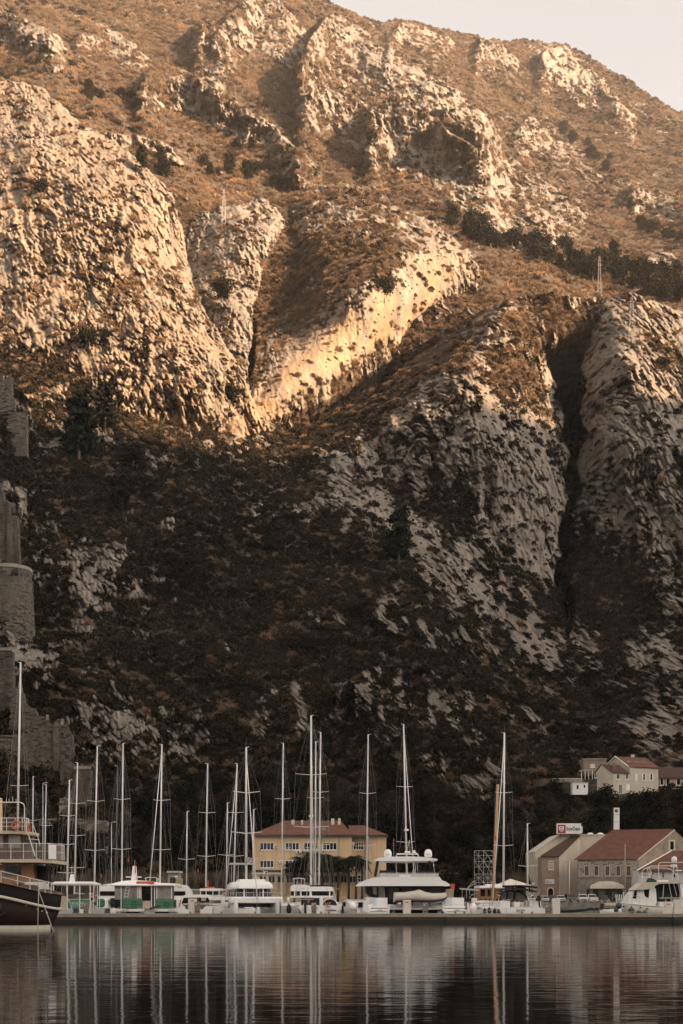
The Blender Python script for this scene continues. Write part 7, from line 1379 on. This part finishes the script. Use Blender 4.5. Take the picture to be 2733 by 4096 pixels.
MB().loft(rr_, True, True, True).build('hull', M_GREYGEL, TD)
MB().tube([(XP(Z6(x, 0)[0], 136), 137.2 - h_, ZP(Z6(0, y)[1], 136)) for x, y, h_ in ((640, 1000, 1.15), (860, 992, 1.25), (1150, 994, 1.2), (1300, 975, .9), (1352, 940, .35))], .13, 8).build('tube', M_BCANVAS, TD)
for x in (880, 1115): tubep(TD, 'chock', M_BLACK, [(*Z6(x, 990), 136.1), (*Z6(x - 12, 1060), 136.6)], .05)
c = P(*Z6(690, 1025), 136.2); MB().ball(c, .3, .3, .22, 10, 6).build('outboard_leg', M_STEEL, TD)
# --- wooden motor boat, small yacht and the yacht with the black bimini
Z7 = lambda x, y: (1780 + x * .28699, 3420 + y * .28699)
WB = empty('wooden_cruiser', (XP(1965, 152), 148, 0), 'wooden cabin cruiser with brown wheelhouse behind the black bimini', 'motor boat')
hull(WB, 11, 4.2, 1.9, M_GEL, stern=.9); part(WB, 'wheelhouse', M_WOOD, *rect(Z7, 482, 765, 460, 610), 148.6, 153); MB().bev(XP(Z7(470, 0)[0], 148.4), XP(Z7(800, 0)[0], 148.4), 148.2, 153.5, ZP(Z7(0, 462)[1], 148.4), ZP(Z7(0, 428)[1], 148.4), .1).build('roof', M_GEL, WB)
for x0, x1 in ((498, 560), (595, 640), (660, 700)): part(WB, 'window', M_GLASS, *rect(Z7, x0, x1, 485, 575), 148.55, 148.6)
part(WB, 'roof_box', M_GEL, *rect(Z7, 580, 780, 405, 430), 149, 151, .1); tubep(WB, 'deck_rail', M_STEEL, [(*Z7(200, 465), 148), (*Z7(480, 485), 148)], .05); tubep(WB, 'deck_rail', M_STEEL, [(*Z7(210, 478), 148), (*Z7(470, 498), 148)], .04)
for x in (240, 300, 345): tubep(WB, 'rail_post', M_STEEL, [(*Z7(x, 470), 148), (*Z7(x, 600), 148)], .04)
tubep(WB, 'mast', mat('pale_spar_wood', (.48, .27, .14), .6, var=.3), [(*Z7(664, 600), 147.8), (*Z7(685, 300), 147.8), (q2(1143), q2(1800), 147.8)], .17, 8)
KB = empty('small_motorboat', (XP(1880, 141), 139.5, 0), 'small open white boat with black canopy left of the wooden cruiser', 'motor boat'); hull(KB, 6.5, 2.3, 1.0, M_GEL); part(KB, 'console', M_GEL, *rect(Z7, 380, 450, 600, 650), 141, 142); tubep(KB, 'canopy_hoop', M_BCANVAS, [(*Z7(325, 640), 140.5), (*Z7(322, 580), 140.5), (*Z7(370, 545), 140.5), (*Z7(440, 548), 140.5)], .12, 6); tubep(KB, 'bow_rail', M_STEEL, [(*Z7(350, 610), 140.2), (*Z7(365, 560), 140.2), (*Z7(445, 535), 140.2)], .03)
for k, (x, y) in enumerate(((395, 720), (482, 715))): fender(KB, (XP(Z7(x, y)[0], 139.4) - KB.location.x), -.15, ZP(Z7(x, y)[1], 139.4), .1, .3)
SS = empty('bow_sloop', (XP(1972, 135), 147, 0), 'yacht nosed to the pontoon with three black fenders left of the black bimini', 'sailboat', None, math.pi); hull(SS, 12, 3.2, 1.25, M_GEL, stern=.8, full=2.6); cabin(SS, 3, 8, 2, 1.4, 1.25, .5); rail(SS, [(-.9, 10.4, 1.5), (0, 11.9, 1.55), (.9, 10.4, 1.5)], .6, True, .025, name='pulpit'); sail_rig(SS, XP(1965, 141) * 0 + -(XP(q2(1155), 141) - XP(1972, 135)), 6.2, 1.3, ZP(q2(1682), 141), 3.6, 0, 12, True, M_BCANVAS, True, 2, .002, .13, None, -.006, False, 9.5)
for k, x in enumerate((555, 620, 695)): o = empty('hanging_fender', P(*Z7(x, 830), 134.1), ('left', 'middle', 'right')[k] + ' one of three black fenders left of the black bimini yacht', 'fender', 'black fenders'); c = P(*Z7(x, 795 - (18 if k == 1 else 0)), 134.1); MB().ball(c, .21, .21, .36, 12, 8).build('bladder', M_BCANVAS, o); MB().lathe(c, [(.09, .3), (.04, .44)], 6).build('eye', M_BLACK, o); MB().tube([(c[0], c[1], c[2] + .4), (c[0], c[1] + .4, c[2] + .75)], .02, 4).build('lanyard', M_ROPE, o)
RM = empty('bimini_yacht', (XP(2082, 134.7), 134.5, 0), 'white yacht with a black bimini and a three letter name on the transom', 'sailboat')
hull(RM, 12.5, 4.5, 1.3, M_GEL, stern=.97)
polyp(RM, 'transom', M_GEL, [Z7(752, 725), Z7(845, 722), Z7(1352, 735), Z7(1335, 790), Z7(1290, 880), Z7(805, 880)], 134.32, .16); polyp(RM, 'transom_door', M_GREYGEL, [Z7(846, 735), Z7(852, 735), Z7(878, 850), Z7(870, 850)], 134.3, .03)
p_ = P(*Z7(1000, 796), 134.29); text_part('ROM', 'lettering', 112 * .28699 * 134.3 / F, p_, mat('grey_lettering', (.10, .09, .085), .6), RM, .0, 40 * .28699 * 134.3 / F)
bs = [Z7(*p) for p in ((770, 500), (775, 480), (850, 462), (960, 455), (1080, 462), (1200, 482), (1290, 508), (1288, 520), (1200, 500), (1080, 482), (960, 476), (850, 484))]
MB().loft([[(XP(x, 135.4), yy, ZP(y, 135.4)) for x, y in bs] for yy in (135.2, 138.4)], True, True, False).build('bimini', M_BCANVAS, RM); tubep(RM, 'bimini_boom', M_BCANVAS, [(*Z7(800, 438), 136), (*Z7(1050, 428), 136), (*Z7(1290, 452), 136)], .12, 6)
for pts in (((770, 620), (800, 515), (865, 510), (850, 625)), ((872, 622), (885, 512), (965, 515), (955, 632)), ((975, 630), (985, 518), (1050, 528), (1105, 570), (1130, 640))): polyp(RM, 'spray_window', M_CLEAR, [Z7(*p) for p in pts], 137.8, .04)
for pts in (((765, 630), (800, 510), (960, 498), (1060, 515), (1120, 570), (1170, 668)), ((860, 620), (875, 505)), ((962, 632), (978, 505))): tubep(RM, 'sprayhood_frame', M_BCANVAS, [(*Z7(*p), 137.7) for p in pts], .09, 6)
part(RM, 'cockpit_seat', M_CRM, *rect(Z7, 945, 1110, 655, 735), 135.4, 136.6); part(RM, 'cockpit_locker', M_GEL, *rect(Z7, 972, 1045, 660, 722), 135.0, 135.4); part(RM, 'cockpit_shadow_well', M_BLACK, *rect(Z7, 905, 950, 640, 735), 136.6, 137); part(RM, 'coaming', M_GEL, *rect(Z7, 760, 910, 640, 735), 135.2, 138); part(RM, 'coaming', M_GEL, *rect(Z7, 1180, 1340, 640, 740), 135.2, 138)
for x in (1130, 1205): MB().torus(P(*Z7(x, 675), 135.1), .44, .018, 20, 5, 'y', .55).build('steering_wheel', M_BLACK, RM)
ob = empty('outboard_motor', P(*Z7(1312, 720), 134.8), 'black outboard motor clamped to the stern rail of the black bimini yacht', 'outboard motor'); c = P(*Z7(1312, 600), 134.8); MB().bev(c[0] - .2, c[0] + .2, 134.6, 135.0, c[2] - .25, c[2] + .28, .08).build('cowl', M_BCANVAS, ob); MB().tube([(c[0], 134.8, c[2] - .2), (c[0] + .05, 134.75, c[2] - 1.0)], .09, 7).build('leg', M_BCANVAS, ob); MB().tube([(c[0] - .05, 134.62, c[2] - .98), (c[0] + .22, 134.62, c[2] - 1.02)], .05, 5).build('propeller', M_BLACK, ob)
for pts in (((1100, 640), (1290, 640), (1300, 560), (1330, 470)), ((770, 735), (765, 640), (900, 620))): tubep(RM, 'stern_rail', M_STEEL, [(*Z7(*p), 134.9) for p in pts], .03)
WY = empty('white_sloop', (XP(2140, 141), 139.5, 0), 'white hull showing right of the black bimini yacht', 'sailboat'); hull(WY, 9, 2.8, 1.35, M_GEL, stern=.9); cabin(WY, 2, 6.6, 1.9, 1.2, 1.35, .5); rail(WY, [(-1.2, 0, 1.35), (0, -.1, 1.35), (1.2, 0, 1.35)], .7, True, .025, name='pushpit')
# --- inflatable dinghy, small launch and the right hand cruiser
RB = empty('inflatable_dinghy', P(2308, 3662, 139), 'grey inflatable dinghy afloat behind the pontoon', 'dinghy'); RB.location.z = 0
tb = [(2236, 3643, 0), (2290, 3641, 0), (2335, 3637, .1), (2362, 3630, .5), (2374, 3634, 1.0), (2362, 3630, 1.5), (2335, 3634, 1.9), (2290, 3636, 2.0), (2236, 3638, 2.0)]
M_RIB = mat('grey_hypalon', (.075, .08, .078), .6, var=.3); MB().tube([P(x, y, 138 + d) for x, y, d in tb], .26, 10).build('tube', M_RIB, RB); MB().tube([P(x, y, 137.74 + d) for x, y, d in tb[:5]], .045, 5).build('rubbing_strip', M_BLACK, RB)
MB().box(XP(2236, 138), XP(2345, 138), 138.1, 139.9, .05, .45).build('floor', M_GREYGEL, RB); part(RB, 'seat', M_GEL, 2260, 2338, 3636, 3642, 138.2, 138.7); part(RB, 'transom', M_GREYGEL, 2236, 2240, 3630, 3655, 138.1, 139.9)
LB = empty('white_launch', P(2440, 3646, 172), 'small white launch lying at the quay behind the dinghy', 'motor boat'); LB.location.z = 0
MB().loft([[(XP(x, 172), 172 + d, .1), (XP(x, 172), 171.6 + d * .8, z), (XP(x, 172), 174.4 - d * .8, z), (XP(x, 172), 174 - d, .1)] for x, d, z in ((2412, .2, .95), (2450, 0, .95), (2500, .2, 1.1), (2540, .9, 1.25))], True, True, True).build('hull', M_GEL, LB); part(LB, 'engine_cover', M_CRM, 2425, 2465, 3612, 3622, 172.4, 173.4, .05); part(LB, 'outboard', M_BLACK, 2404, 2416, 3615, 3640, 172.6, 173.1); tubep(LB, 'rail', M_STEEL, [(2430, 3610, 172.2), (2434, 3597, 172.2), (2442, 3612, 172.2)], .04)
RC = empty('flybridge_cruiser', (XP(2620, 138), 139, 0), 'white flybridge cruiser with round teal fenders at the right edge', 'motor yacht')
hr = []
for x, hb, yt in ((690, .08, 936), (740, .7, 940), (840, 1.35, 952), (1000, 1.75, 968), (1200, 1.9, 985), (1568, 1.9, 990), (2000, 1.8, 985)):
    q = A8(x, yt); xx = XP(q[0], 137.5); zt = ZP(q[1], 137.5); hr.append([(xx, 138.8 - hb, zt), (xx + .35 * (x < 800) + (.5 if x < 700 else 0), 138.8 - hb * .85, zt * .45), (xx + (1.9 if x < 700 else (1.0 if x < 800 else .3)), 138.8 - hb * .5, -.1), (xx + (1.9 if x < 700 else (1.0 if x < 800 else .3)), 138.8 + hb * .5, -.1), (xx + .35 * (x < 800) + (.5 if x < 700 else 0), 138.8 + hb * .85, zt * .45), (xx, 138.8 + hb, zt)])
MB().loft(hr, True, True, True).build('hull', mat('cream_gelcoat', (.68, .62, .53), .35, var=.3), RC); MB().tube([r_[0] for r_ in hr], .06, 6).build('rub_rail', M_GEL, RC)
polyp(RC, 'cabin', M_GEL, [A8(*p) for p in ((770, 965), (800, 880), (880, 780), (935, 762), (1110, 740), (1190, 740), (1205, 930), (1180, 985), (900, 985))], 137.6, 2.4)
for pts in (((870, 875), (895, 770), (928, 766), (922, 878)), ((1022, 760), (1102, 742), (1090, 875), (1040, 850))): polyp(RC, 'window', M_GLASS, [A8(*p) for p in pts], 137.55, .06)
polyp(RC, 'flybridge', mat('beige_gel', (.60, .52, .42), .5, var=.3), [A8(*p) for p in ((890, 765), (1010, 662), (1240, 652), (1620, 645), (1990, 645), (1990, 668), (1250, 672), (1075, 752))], 137.2, 3.2)
part(RC, 'cockpit_shade_fill', M_BLACK, *rect(A8, 1195, 1520, 676, 925), 138.6, 139.2); part(RC, 'cockpit_side', M_GEL, *rect(A8, 1240, 1990, 925, 1000), 137.0, 140.4); polyp(RC, 'aft_pillar', M_GEL, [A8(*p) for p in ((1520, 670), (1600, 670), (1640, 925), (1560, 925))], 137.3, .4)  # black box stands in for the shade inside the open cockpit
for pts in (((1300, 690), (1285, 890)), ((1370, 670), (1420, 925)), ((1435, 670), (1480, 840)), ((1495, 670), (1545, 880))): tubep(RC, 'cockpit_post', M_STEEL, [(*A8(*p), 137.6) for p in pts], .045)
for x in (1328, 1408): part(RC, 'rod_holder', M_STEEL, *rect(A8, x - 8, x + 8, 860, 925), 137.1, 137.3)
tubep(RC, 'cockpit_rail', M_STEEL, [(*A8(1240, 872), 137.2), (*A8(1600, 872), 137.2)], .04)
polyp(RC, 'windscreen', mat('teal_tint_glass', (.05, .075, .075), .15), [A8(*p) for p in ((1050, 655), (1085, 598), (1130, 595), (1205, 630), (1200, 652))], 137.6, .1); part(RC, 'flybridge_seat', M_GEL, *rect(A8, 1100, 1365, 625, 650), 138, 139, .05)
for pts in (((1000, 650), (1005, 500), (1030, 462), (1100, 455), (1330, 458), (1400, 475), (1480, 560)), ((1070, 455), (1120, 430), (1400, 425), (1480, 440)), ((1240, 385), (1290, 380), (1568, 378), (1700, 385)), ((1215, 460), (1240, 385)), ((1090, 440), (1150, 580)), ((1222, 430), (1240, 620)), ((1440, 400), (1425, 620)), ((1475, 400), (1500, 620)), ((1070, 465), (1105, 610))): tubep(RC, 'flybridge_rail', M_WHITE, [(*A8(*p), 138) for p in pts], .04)
c = P(*A8(1445, 372), 138.4); MB().lathe(c, [(.24, 0), (.31, .1), (.33, .3), (.27, .5), (.14, .6), (.02, .63)], 14).build('radome', M_GEL, RC); c = P(*A8(1440, 445), 138.4); MB().lathe(c, [(.36, 0), (.38, .06), (.38, .22), (.34, .28)], 14).build('radar', M_GEL, RC); c = P(*A8(1500, 500), 138.4); MB().lathe(c, [(.4, 0), (.42, .06), (.3, .12)], 14).build('search_light', M_GEL, RC)
for x in (640, 665, 690, 715): tubep(RC, 'bow_rail_post', M_WHITE, [(*A8(x - 4, 825), 138.6), (*A8(x + 6, 935), 138.6)], .045)
tubep(RC, 'bow_rail', M_WHITE, [(*A8(742, 925), 138.3), (*A8(742, 795), 138.3), (*A8(780, 795), 138.3)], .045); tubep(RC, 'bow_rail', M_STEEL, [(*A8(745, 828), 138), (*A8(960, 850), 137.3), (*A8(1150, 910), 137.2)], .03)
for x, y in ((800, 833), (860, 840), (965, 853), (1060, 885), (1150, 912)): tubep(RC, 'bow_rail_post', M_STEEL, [(*A8(x, y), 137.4), (*A8(x + 3, 965), 137.4)], .025)
for x, y in ((740, 990), (970, 1005), (1063, 1018)): c = P(*A8(x, y), 137.1 + (.9 if x < 800 else .3 if x < 1000 else 0)); MB().tube([c, (c[0], c[1] - .25, c[2])], .1, 10).build('porthole', M_BLACK, RC)
M_TEAL = mat('teal_ball_fender', (.045, .062, .064), .5, var=.3)
for k, (x, y, r_) in enumerate(((678, 978, 44), (640, 1036, 34), (852, 1046, 45), (957, 1086, 42), (1040, 1092, 40))):
    Yf = 136.2 if x > 800 else 136.9; c = P(*A8(x, y), Yf); rr_ = r_ * .28891 * Yf / F; o = empty('round_fender', c, ('uppermost', 'leftmost', 'middle', 'second from right', 'rightmost')[k] + ' round teal fender of the right hand cruiser', 'fender', 'round teal fenders'); MB().ball(c, rr_, rr_, rr_ * 1.05, 14, 10).build('ball', M_TEAL, o); MB().lathe(c, [(.07, rr_), (.04, rr_ + .14)], 6).build('eye', M_BLACK, o); MB().tube([(c[0], c[1], c[2] + rr_ + .1), (c[0] + .1, c[1] + .3, c[2] + rr_ + .5)], .02, 4).build('lanyard', M_ROPE, o)
for a_, b_, lab in (((2470, 3660, 131), (2600, 3630, 136.5), 'mooring rope of the right hand cruiser'), ((1440, 3650, 131), (1366, 3620, 134.5), 'mooring rope right of the named yacht'), ((1920, 3660, 131), (1990, 3625, 134.4), 'mooring rope left of the black bimini yacht'), ((450, 3655, 131), (476, 3630, 134.6), 'mooring rope of the canopied solar boat')):
    pa, pb_ = Vector(P(*a_)), Vector(P(*b_)); pa.z = PZ + .05; tag(MB().tube([pa, pa.lerp(pb_, .5) - Vector((0, 0, .12)), pb_], .028, 5).build('mooring_rope', M_ROPE), lab, 'rope', 'mooring ropes')
# ---------------------------------------------------------------- cars on the quay
def car(px, Y, w, h, col, label, kind='suv', back=False, L=4.4):
    """parked car, nose (or tail) to the water; local x across, y along"""
    o = empty('parked_car', (XP(px, Y), Y, 1.4), label, 'car', 'cars parked along the quay')
    m = mat('car_paint_%d' % (hash(col) % 9999), col, .3, var=.15, spec=.6); hw = w / 2; bh = h * .56
    r = [[(-hw * a, y, .28), (-hw * b, y, z * .6), (-hw * .93 * b, y, z), (hw * .93 * b, y, z), (hw * b, y, z * .6), (hw * a, y, .28)] for y, a, b, z in ((0, .86, .92, bh * .9), (.25, .93, 1, bh * .98), (1.3, .95, 1, bh), (L - .5, .95, 1, bh), (L, .88, .94, bh * .92))]
    MB().loft(r, True, True, False).build('body', m, o, True)
    y0, y1 = (.9, L - .1) if kind == 'suv' else ((1.0, L - .8) if kind == 'car' else (1.9, 3.6))
    if kind == 'pickup': y0, y1 = 2.0, 3.7
    c = MB().loft([[(-hw * .92, y0, bh - .03), (hw * .92, y0, bh - .03), (hw * .94, y1, bh - .03), (-hw * .94, y1, bh - .03)], [(-hw * .74, y0 + .5, h), (hw * .74, y0 + .5, h), (hw * .76, y1 - .35, h), (-hw * .76, y1 - .35, h)]], True, True, False).build('cabin', m, o, True)
    def g(t, x): return (x * (.90 - .16 * t) * hw, y0 + .5 * t - .015, bh + (h - bh) * t)
    MB().add([g(.12, -.93), g(.12, .93), g(.86, .93), g(.86, -.93)], [(0, 1, 2, 3)]).build('windscreen', M_GLASS, c, True)
    for s in (-1, 1):
        MB().add([(s * hw * .925, y0 + .3, bh + .05), (s * hw * .93, y1 - .3, bh + .05), (s * hw * .785, y1 - .5, h - .1), (s * hw * .785, y0 + .65, h - .1)], [(0, 1, 2, 3)]).build('side_window', M_GLASS, c, True)
        MB().box(s * hw * .93 - .1, s * hw * .93 + .02, -.02, .1, bh * .58, bh * .8).build('tail_light' if back else 'headlight', M_REDF if back else M_GREYGEL, o, True)
        MB().box(s * (hw + .02), s * (hw + .2), y0 + .25, y0 + .35, bh - .05, bh + .14).build('mirror', m, o, True)
        for y in (.85, L - .9): w_ = MB().tube([(s * hw * .98, y, .33), (s * (hw * .98 - .22), y, .33)], .33, 14).build('wheel', M_BLACK, o, True); MB().tube([(s * (hw * .985), y, .33), (s * (hw * .985 - .03), y, .33)], .19, 10).build('rim', M_STEEL, w_, True)
    MB().box(-hw * .9, hw * .9, -.06, .05, .3, bh * .42).build('bumper', M_BLACK if not back else m, o, True); MB().box(-.26, .26, -.09, -.061, bh * .45, bh * .45 + .11).build('number_plate', M_WHITE, o, True)
    if not back: MB().box(-hw * .6, hw * .6, -.03, .04, bh * .58, bh * .76).build('grille', M_BLACK, o, True)
    if kind == 'pickup': MB().box(-hw * .85, hw * .85, .2, 1.9, bh * .8, bh + .005).build('load_bed', M_BLACK, o, True)
for a_ in ((2128, 258, 1.75, 1.5, (.62, .60, .56), 'white hatchback behind the mast of the short masted yacht', 'car'), (2182, 259, 1.75, 1.45, (.60, .58, .55), 'white car beside the arched door', 'car'), (2209, 261, 1.75, 1.5, (.05, .052, .055), 'dark grey car between two pale cars', 'car'), (2248, 258.5, 1.9, 1.55, (.58, .56, .52), 'silver white car right of the plain white cabinet', 'car'),
           (2289, 258, 2.0, 1.85, (.10, .10, .095), 'dark grey off roader behind the dinghy', 'suv'), (2336, 258.5, 2.05, 1.8, (.64, .62, .58), 'white sports utility vehicle right of the dark off roader', 'suv'), (2378, 257.6, 1.95, 1.8, (.66, .63, .58), 'white pickup truck with its tailgate towards the water', 'pickup', True), (2424, 259, 1.8, 1.5, (.03, .045, .05), 'dark teal car right of the white pickup', 'car'), (2468, 260, 2.0, 1.95, (.012, .012, .012), 'black van under the pale awning', 'suv')): car(*a_)
for k, x in enumerate(range(2265, 2440, 27)):
    o = tag(MB().bev(XP(x, 256.4), XP(x + 13, 256.4), 256.4, 257.1, 1.4, 1.95, .06).build('quay_block', M_CONC), 'concrete block on the quay edge, number %d from the left' % (k + 1), 'block', 'blocks on the quay edge')
# --- scaffold tower
SCF = empty('scaffold_tower', (XP(1940, 263), 263, 1.4), 'open steel scaffold tower standing on the quay left of the wooden mast', 'scaffold')
cols = (1898, 1916, 1935, 1952, 1965, 1982); lev = (3403, 3422, 3446, 3468, 3496, 3512, 3530, 3556)
for k, px in enumerate(cols):
    for Y in (262, 264.5):
        top = 3403 if k in (0, 2, 5) or Y == 262 and k == 1 else (3480 if k in (3, 4) else 3403); x = XP(px, Y); MB().tube([(x, Y, 1.4), (x, Y, ZP(top, Y))], .06, 5).build('upright', M_STEEL, SCF)
for py in lev:
    for Y in (262, 264.5): MB().tube([P(cols[0], py, Y), P(cols[-1], py, Y)], .05, 4).build('ledger', M_STEEL, SCF)
    for px in (cols[0], cols[2], cols[5]): MB().tube([(XP(px, 262), 262, ZP(py, 262)), (XP(px, 264.5), 264.5, ZP(py, 262))], .045, 4).build('transom_bar', M_STEEL, SCF)
for i in range(5):
    for j in range(len(lev) - 1):
        if (i + j) % 2 == 0: MB().tube([P(cols[i], lev[j], 262), P(cols[i + 1], lev[j + 1], 262)], .045, 4).build('brace', M_STEEL, SCF)
        elif j % 3: MB().tube([P(cols[i + 1], lev[j], 264.5), P(cols[i], lev[j + 1], 264.5)], .045, 4).build('brace', M_STEEL, SCF)
for a_, b_ in (((1870, 3552), (1898, 3522)), ((1862, 3560), (1898, 3535))): MB().tube([P(*a_, 261), P(*b_, 262)], .05, 4).build('raking_brace', M_STEEL, SCF)
# --- white tent
TN = empty('market_tent', (XP(2056, 258), 259, 1.4), 'white pyramid topped tent behind the black bimini yacht', 'tent')
a_, b_ = XP(1990, 258), XP(2122, 258); zt, ze_ = ZP(3515, 260), ZP(3541, 258)
M_TENT = mat('white_tent_cloth', (.66, .60, .52), .8, var=.3)
v = [(a_, 256.6, ze_), (b_, 256.6, ze_), (b_, 263, ze_), (a_, 263, ze_), (XP(2042, 260), 259.8, zt)]
MB().add(v, [(0, 1, 4), (1, 2, 4), (2, 3, 4), (3, 0, 4)]).build('canopy', M_TENT, TN)
MB().box(a_, b_, 256.58, 256.63, ze_ - .3, ze_).build('valance', M_TENT, TN)
for x in (a_ + .1, (a_ + b_) / 2, b_ - .1):
    for y in (256.7, 262.9): MB().tube([(x, y, 1.4), (x, y, ze_)], .06, 5).build('pole', M_WHITE, TN)
# --- palms in front of the hotel
M_PALM = foliage_mat('palm_fronds', (.012, .014, .007), (.020, .022, .010), (.030, .028, .014)); M_PTR = mat('palm_trunk', (.06, .045, .03), .95, var=.6, vscale=4)
def palm(px, py, Y, h_scale, label):
    x = XP(px, Y); zt = ZP(py, Y); o = empty('palm_tree', (x, Y, 1.4), label, 'palm tree', 'palms before the yellow building')
    MB().tube([(x, Y, 1.3), (x + .1, Y, (1.4 + zt) / 2), (x, Y, zt)], .28, 8, .2).build('trunk', M_PTR, o); rg_ = random.Random(int(px)); n = 44
    cr = MB()
    for i in range(n):
        az = 6.283 * i / n + rg_.uniform(-.2, .2); el = rg_.uniform(-.5, 1.2); L_ = h_scale * rg_.uniform(.8, 1.1); pts = []
        for k in range(7): t = k / 6; pts.append(Vector((x + math.cos(az) * L_ * t * math.cos(el * (1 - t * .5)), Y + math.sin(az) * L_ * t * math.cos(el * (1 - t * .5)), zt + L_ * (math.sin(el) * t - .75 * t * t))))
        side = Vector((-math.sin(az), math.cos(az), 0))
        for k in range(6):
            d = (pts[k + 1] - pts[k]); wd = .75 * h_scale / 2.2 * math.sin(math.pi * (k + .8) / 7)
            for s in (-1, 1):
                for j in range(2): b0 = pts[k] + d * (j * .5); tip = b0 + side * s * wd + d * .7 - Vector((0, 0, wd * .55)); cr.add([b0, b0 + d * .32, tip], [(0, 1, 2)])
        if i < 10: MB().tube(pts, .03, 3).build('frond_stem', M_PALM, o)
    cr.build('crown', M_PALM, o)
for k, a_ in enumerate(((1178, 3462, 268, 3.0), (1212, 3440, 267, 3.2), (1250, 3425, 268, 3.4), (1290, 3432, 267.5, 3.3), (1325, 3440, 268, 3.2), (1352, 3452, 267, 2.8), (1395, 3440, 268, 2.4), (1424, 3432, 267, 2.6), (1448, 3446, 268.5, 2.3))):
    palm(*a_, ('leftmost', 'second', 'third', 'fourth', 'fifth', 'sixth', 'seventh', 'eighth', 'rightmost')[k] + ' palm in the row before the yellow building')
# --- street lamps, sign and bus shelter between the masts
for k, (px, py, Y, lab) in enumerate(((172, 3133, 262, 'slim street lamp left of the lower fortress tower'), (446, 3290, 262, 'street lamp with a box head right of the town wall'), (1285, 3318, 262, 'dark street lamp before the yellow building roof'), (2278, 3440, 262, 'street lamp at the left corner of the stone house'))):
    x = XP(px, Y); zt = ZP(py, Y); o = empty('street_lamp', (x, Y, 1.4), lab, 'street lamp', 'street lamps on the quay'); MB().tube([(x, Y, 1.4), (x, Y, zt)], .09, 6, .05).build('post', M_ALU if k != 2 else M_BLACK, o); MB().tube([(x, Y, zt), (x + (.6 if k != 3 else -1.6), Y, zt + .12)], .04, 5).build('arm', M_ALU, o); MB().bev(x + (.4 if k != 3 else -2.1), x + (1.0 if k != 3 else -1.5), Y - .15, Y + .15, zt + .05, zt + .2, .04).build('lamp_head', M_GREYGEL, o)
o = empty('round_sign', (XP(2133, 260), 260, 1.4), 'round pale traffic sign left of the brown stucco front', 'sign'); x = XP(2133, 260); MB().tube([(x, 260, 1.4), (x, 260, ZP(3535, 260))], .04, 5).build('post', M_STEEL, o); c = Vector(P(2133, 3535, 259.9)); MB().tube([c, c + Vector((0, -.04, 0))], .36, 16).build('disc', M_GREYGEL, o)
o = empty('dark_kiosk', (XP(690, 262), 262, 1.4), 'dark shuttered kiosk on the quay behind the hardtop cruiser', 'kiosk'); part(o, 'wall', M_CANVAS, 672, 716, 3490, 3612, 262, 266); part(o, 'roof', M_GREYGEL, 668, 720, 3484, 3491, 261.5, 266.5); part(o, 'shutter', M_BCANVAS, 680, 708, 3510, 3608, 261.95, 262)
o = empty('low_wall', (XP(800, 258), 258, 1.4), 'pale low harbour wall behind the middle boats', 'wall'); part(o, 'wall_body', M_STONE, 690, 1010, 3560, 3612, 266, 267); part(o, 'coping', M_TRIM, 688, 1012, 3556, 3561, 265.9, 267.1)
# ---------------------------------------------------------------- the air
hz = MB().box(-2700, 3000, -2600, 3700, -420, 1750).build('haze', bpy.data.materials.new('thin_haze')); tag(hz, kind='stuff')
hm = hz.data.materials[0]; hm.use_nodes = True; ht = hm.node_tree; ht.nodes.clear()
ho = ht.nodes.new('ShaderNodeOutputMaterial'); hv = ht.nodes.new('ShaderNodeVolumePrincipled'); hv.inputs['Density'].default_value = 0.000040
hv.inputs['Color'].default_value = (.93, .86, .78, 1); hv.inputs['Anisotropy'].default_value = 0.0
ht.links.new(hv.outputs[0], ho.inputs['Volume'])
for ob_ in SC.objects:
    if ob_.parent is None and 'category' in ob_ and 'kind' not in ob_: ob_['kind'] = 'thing'
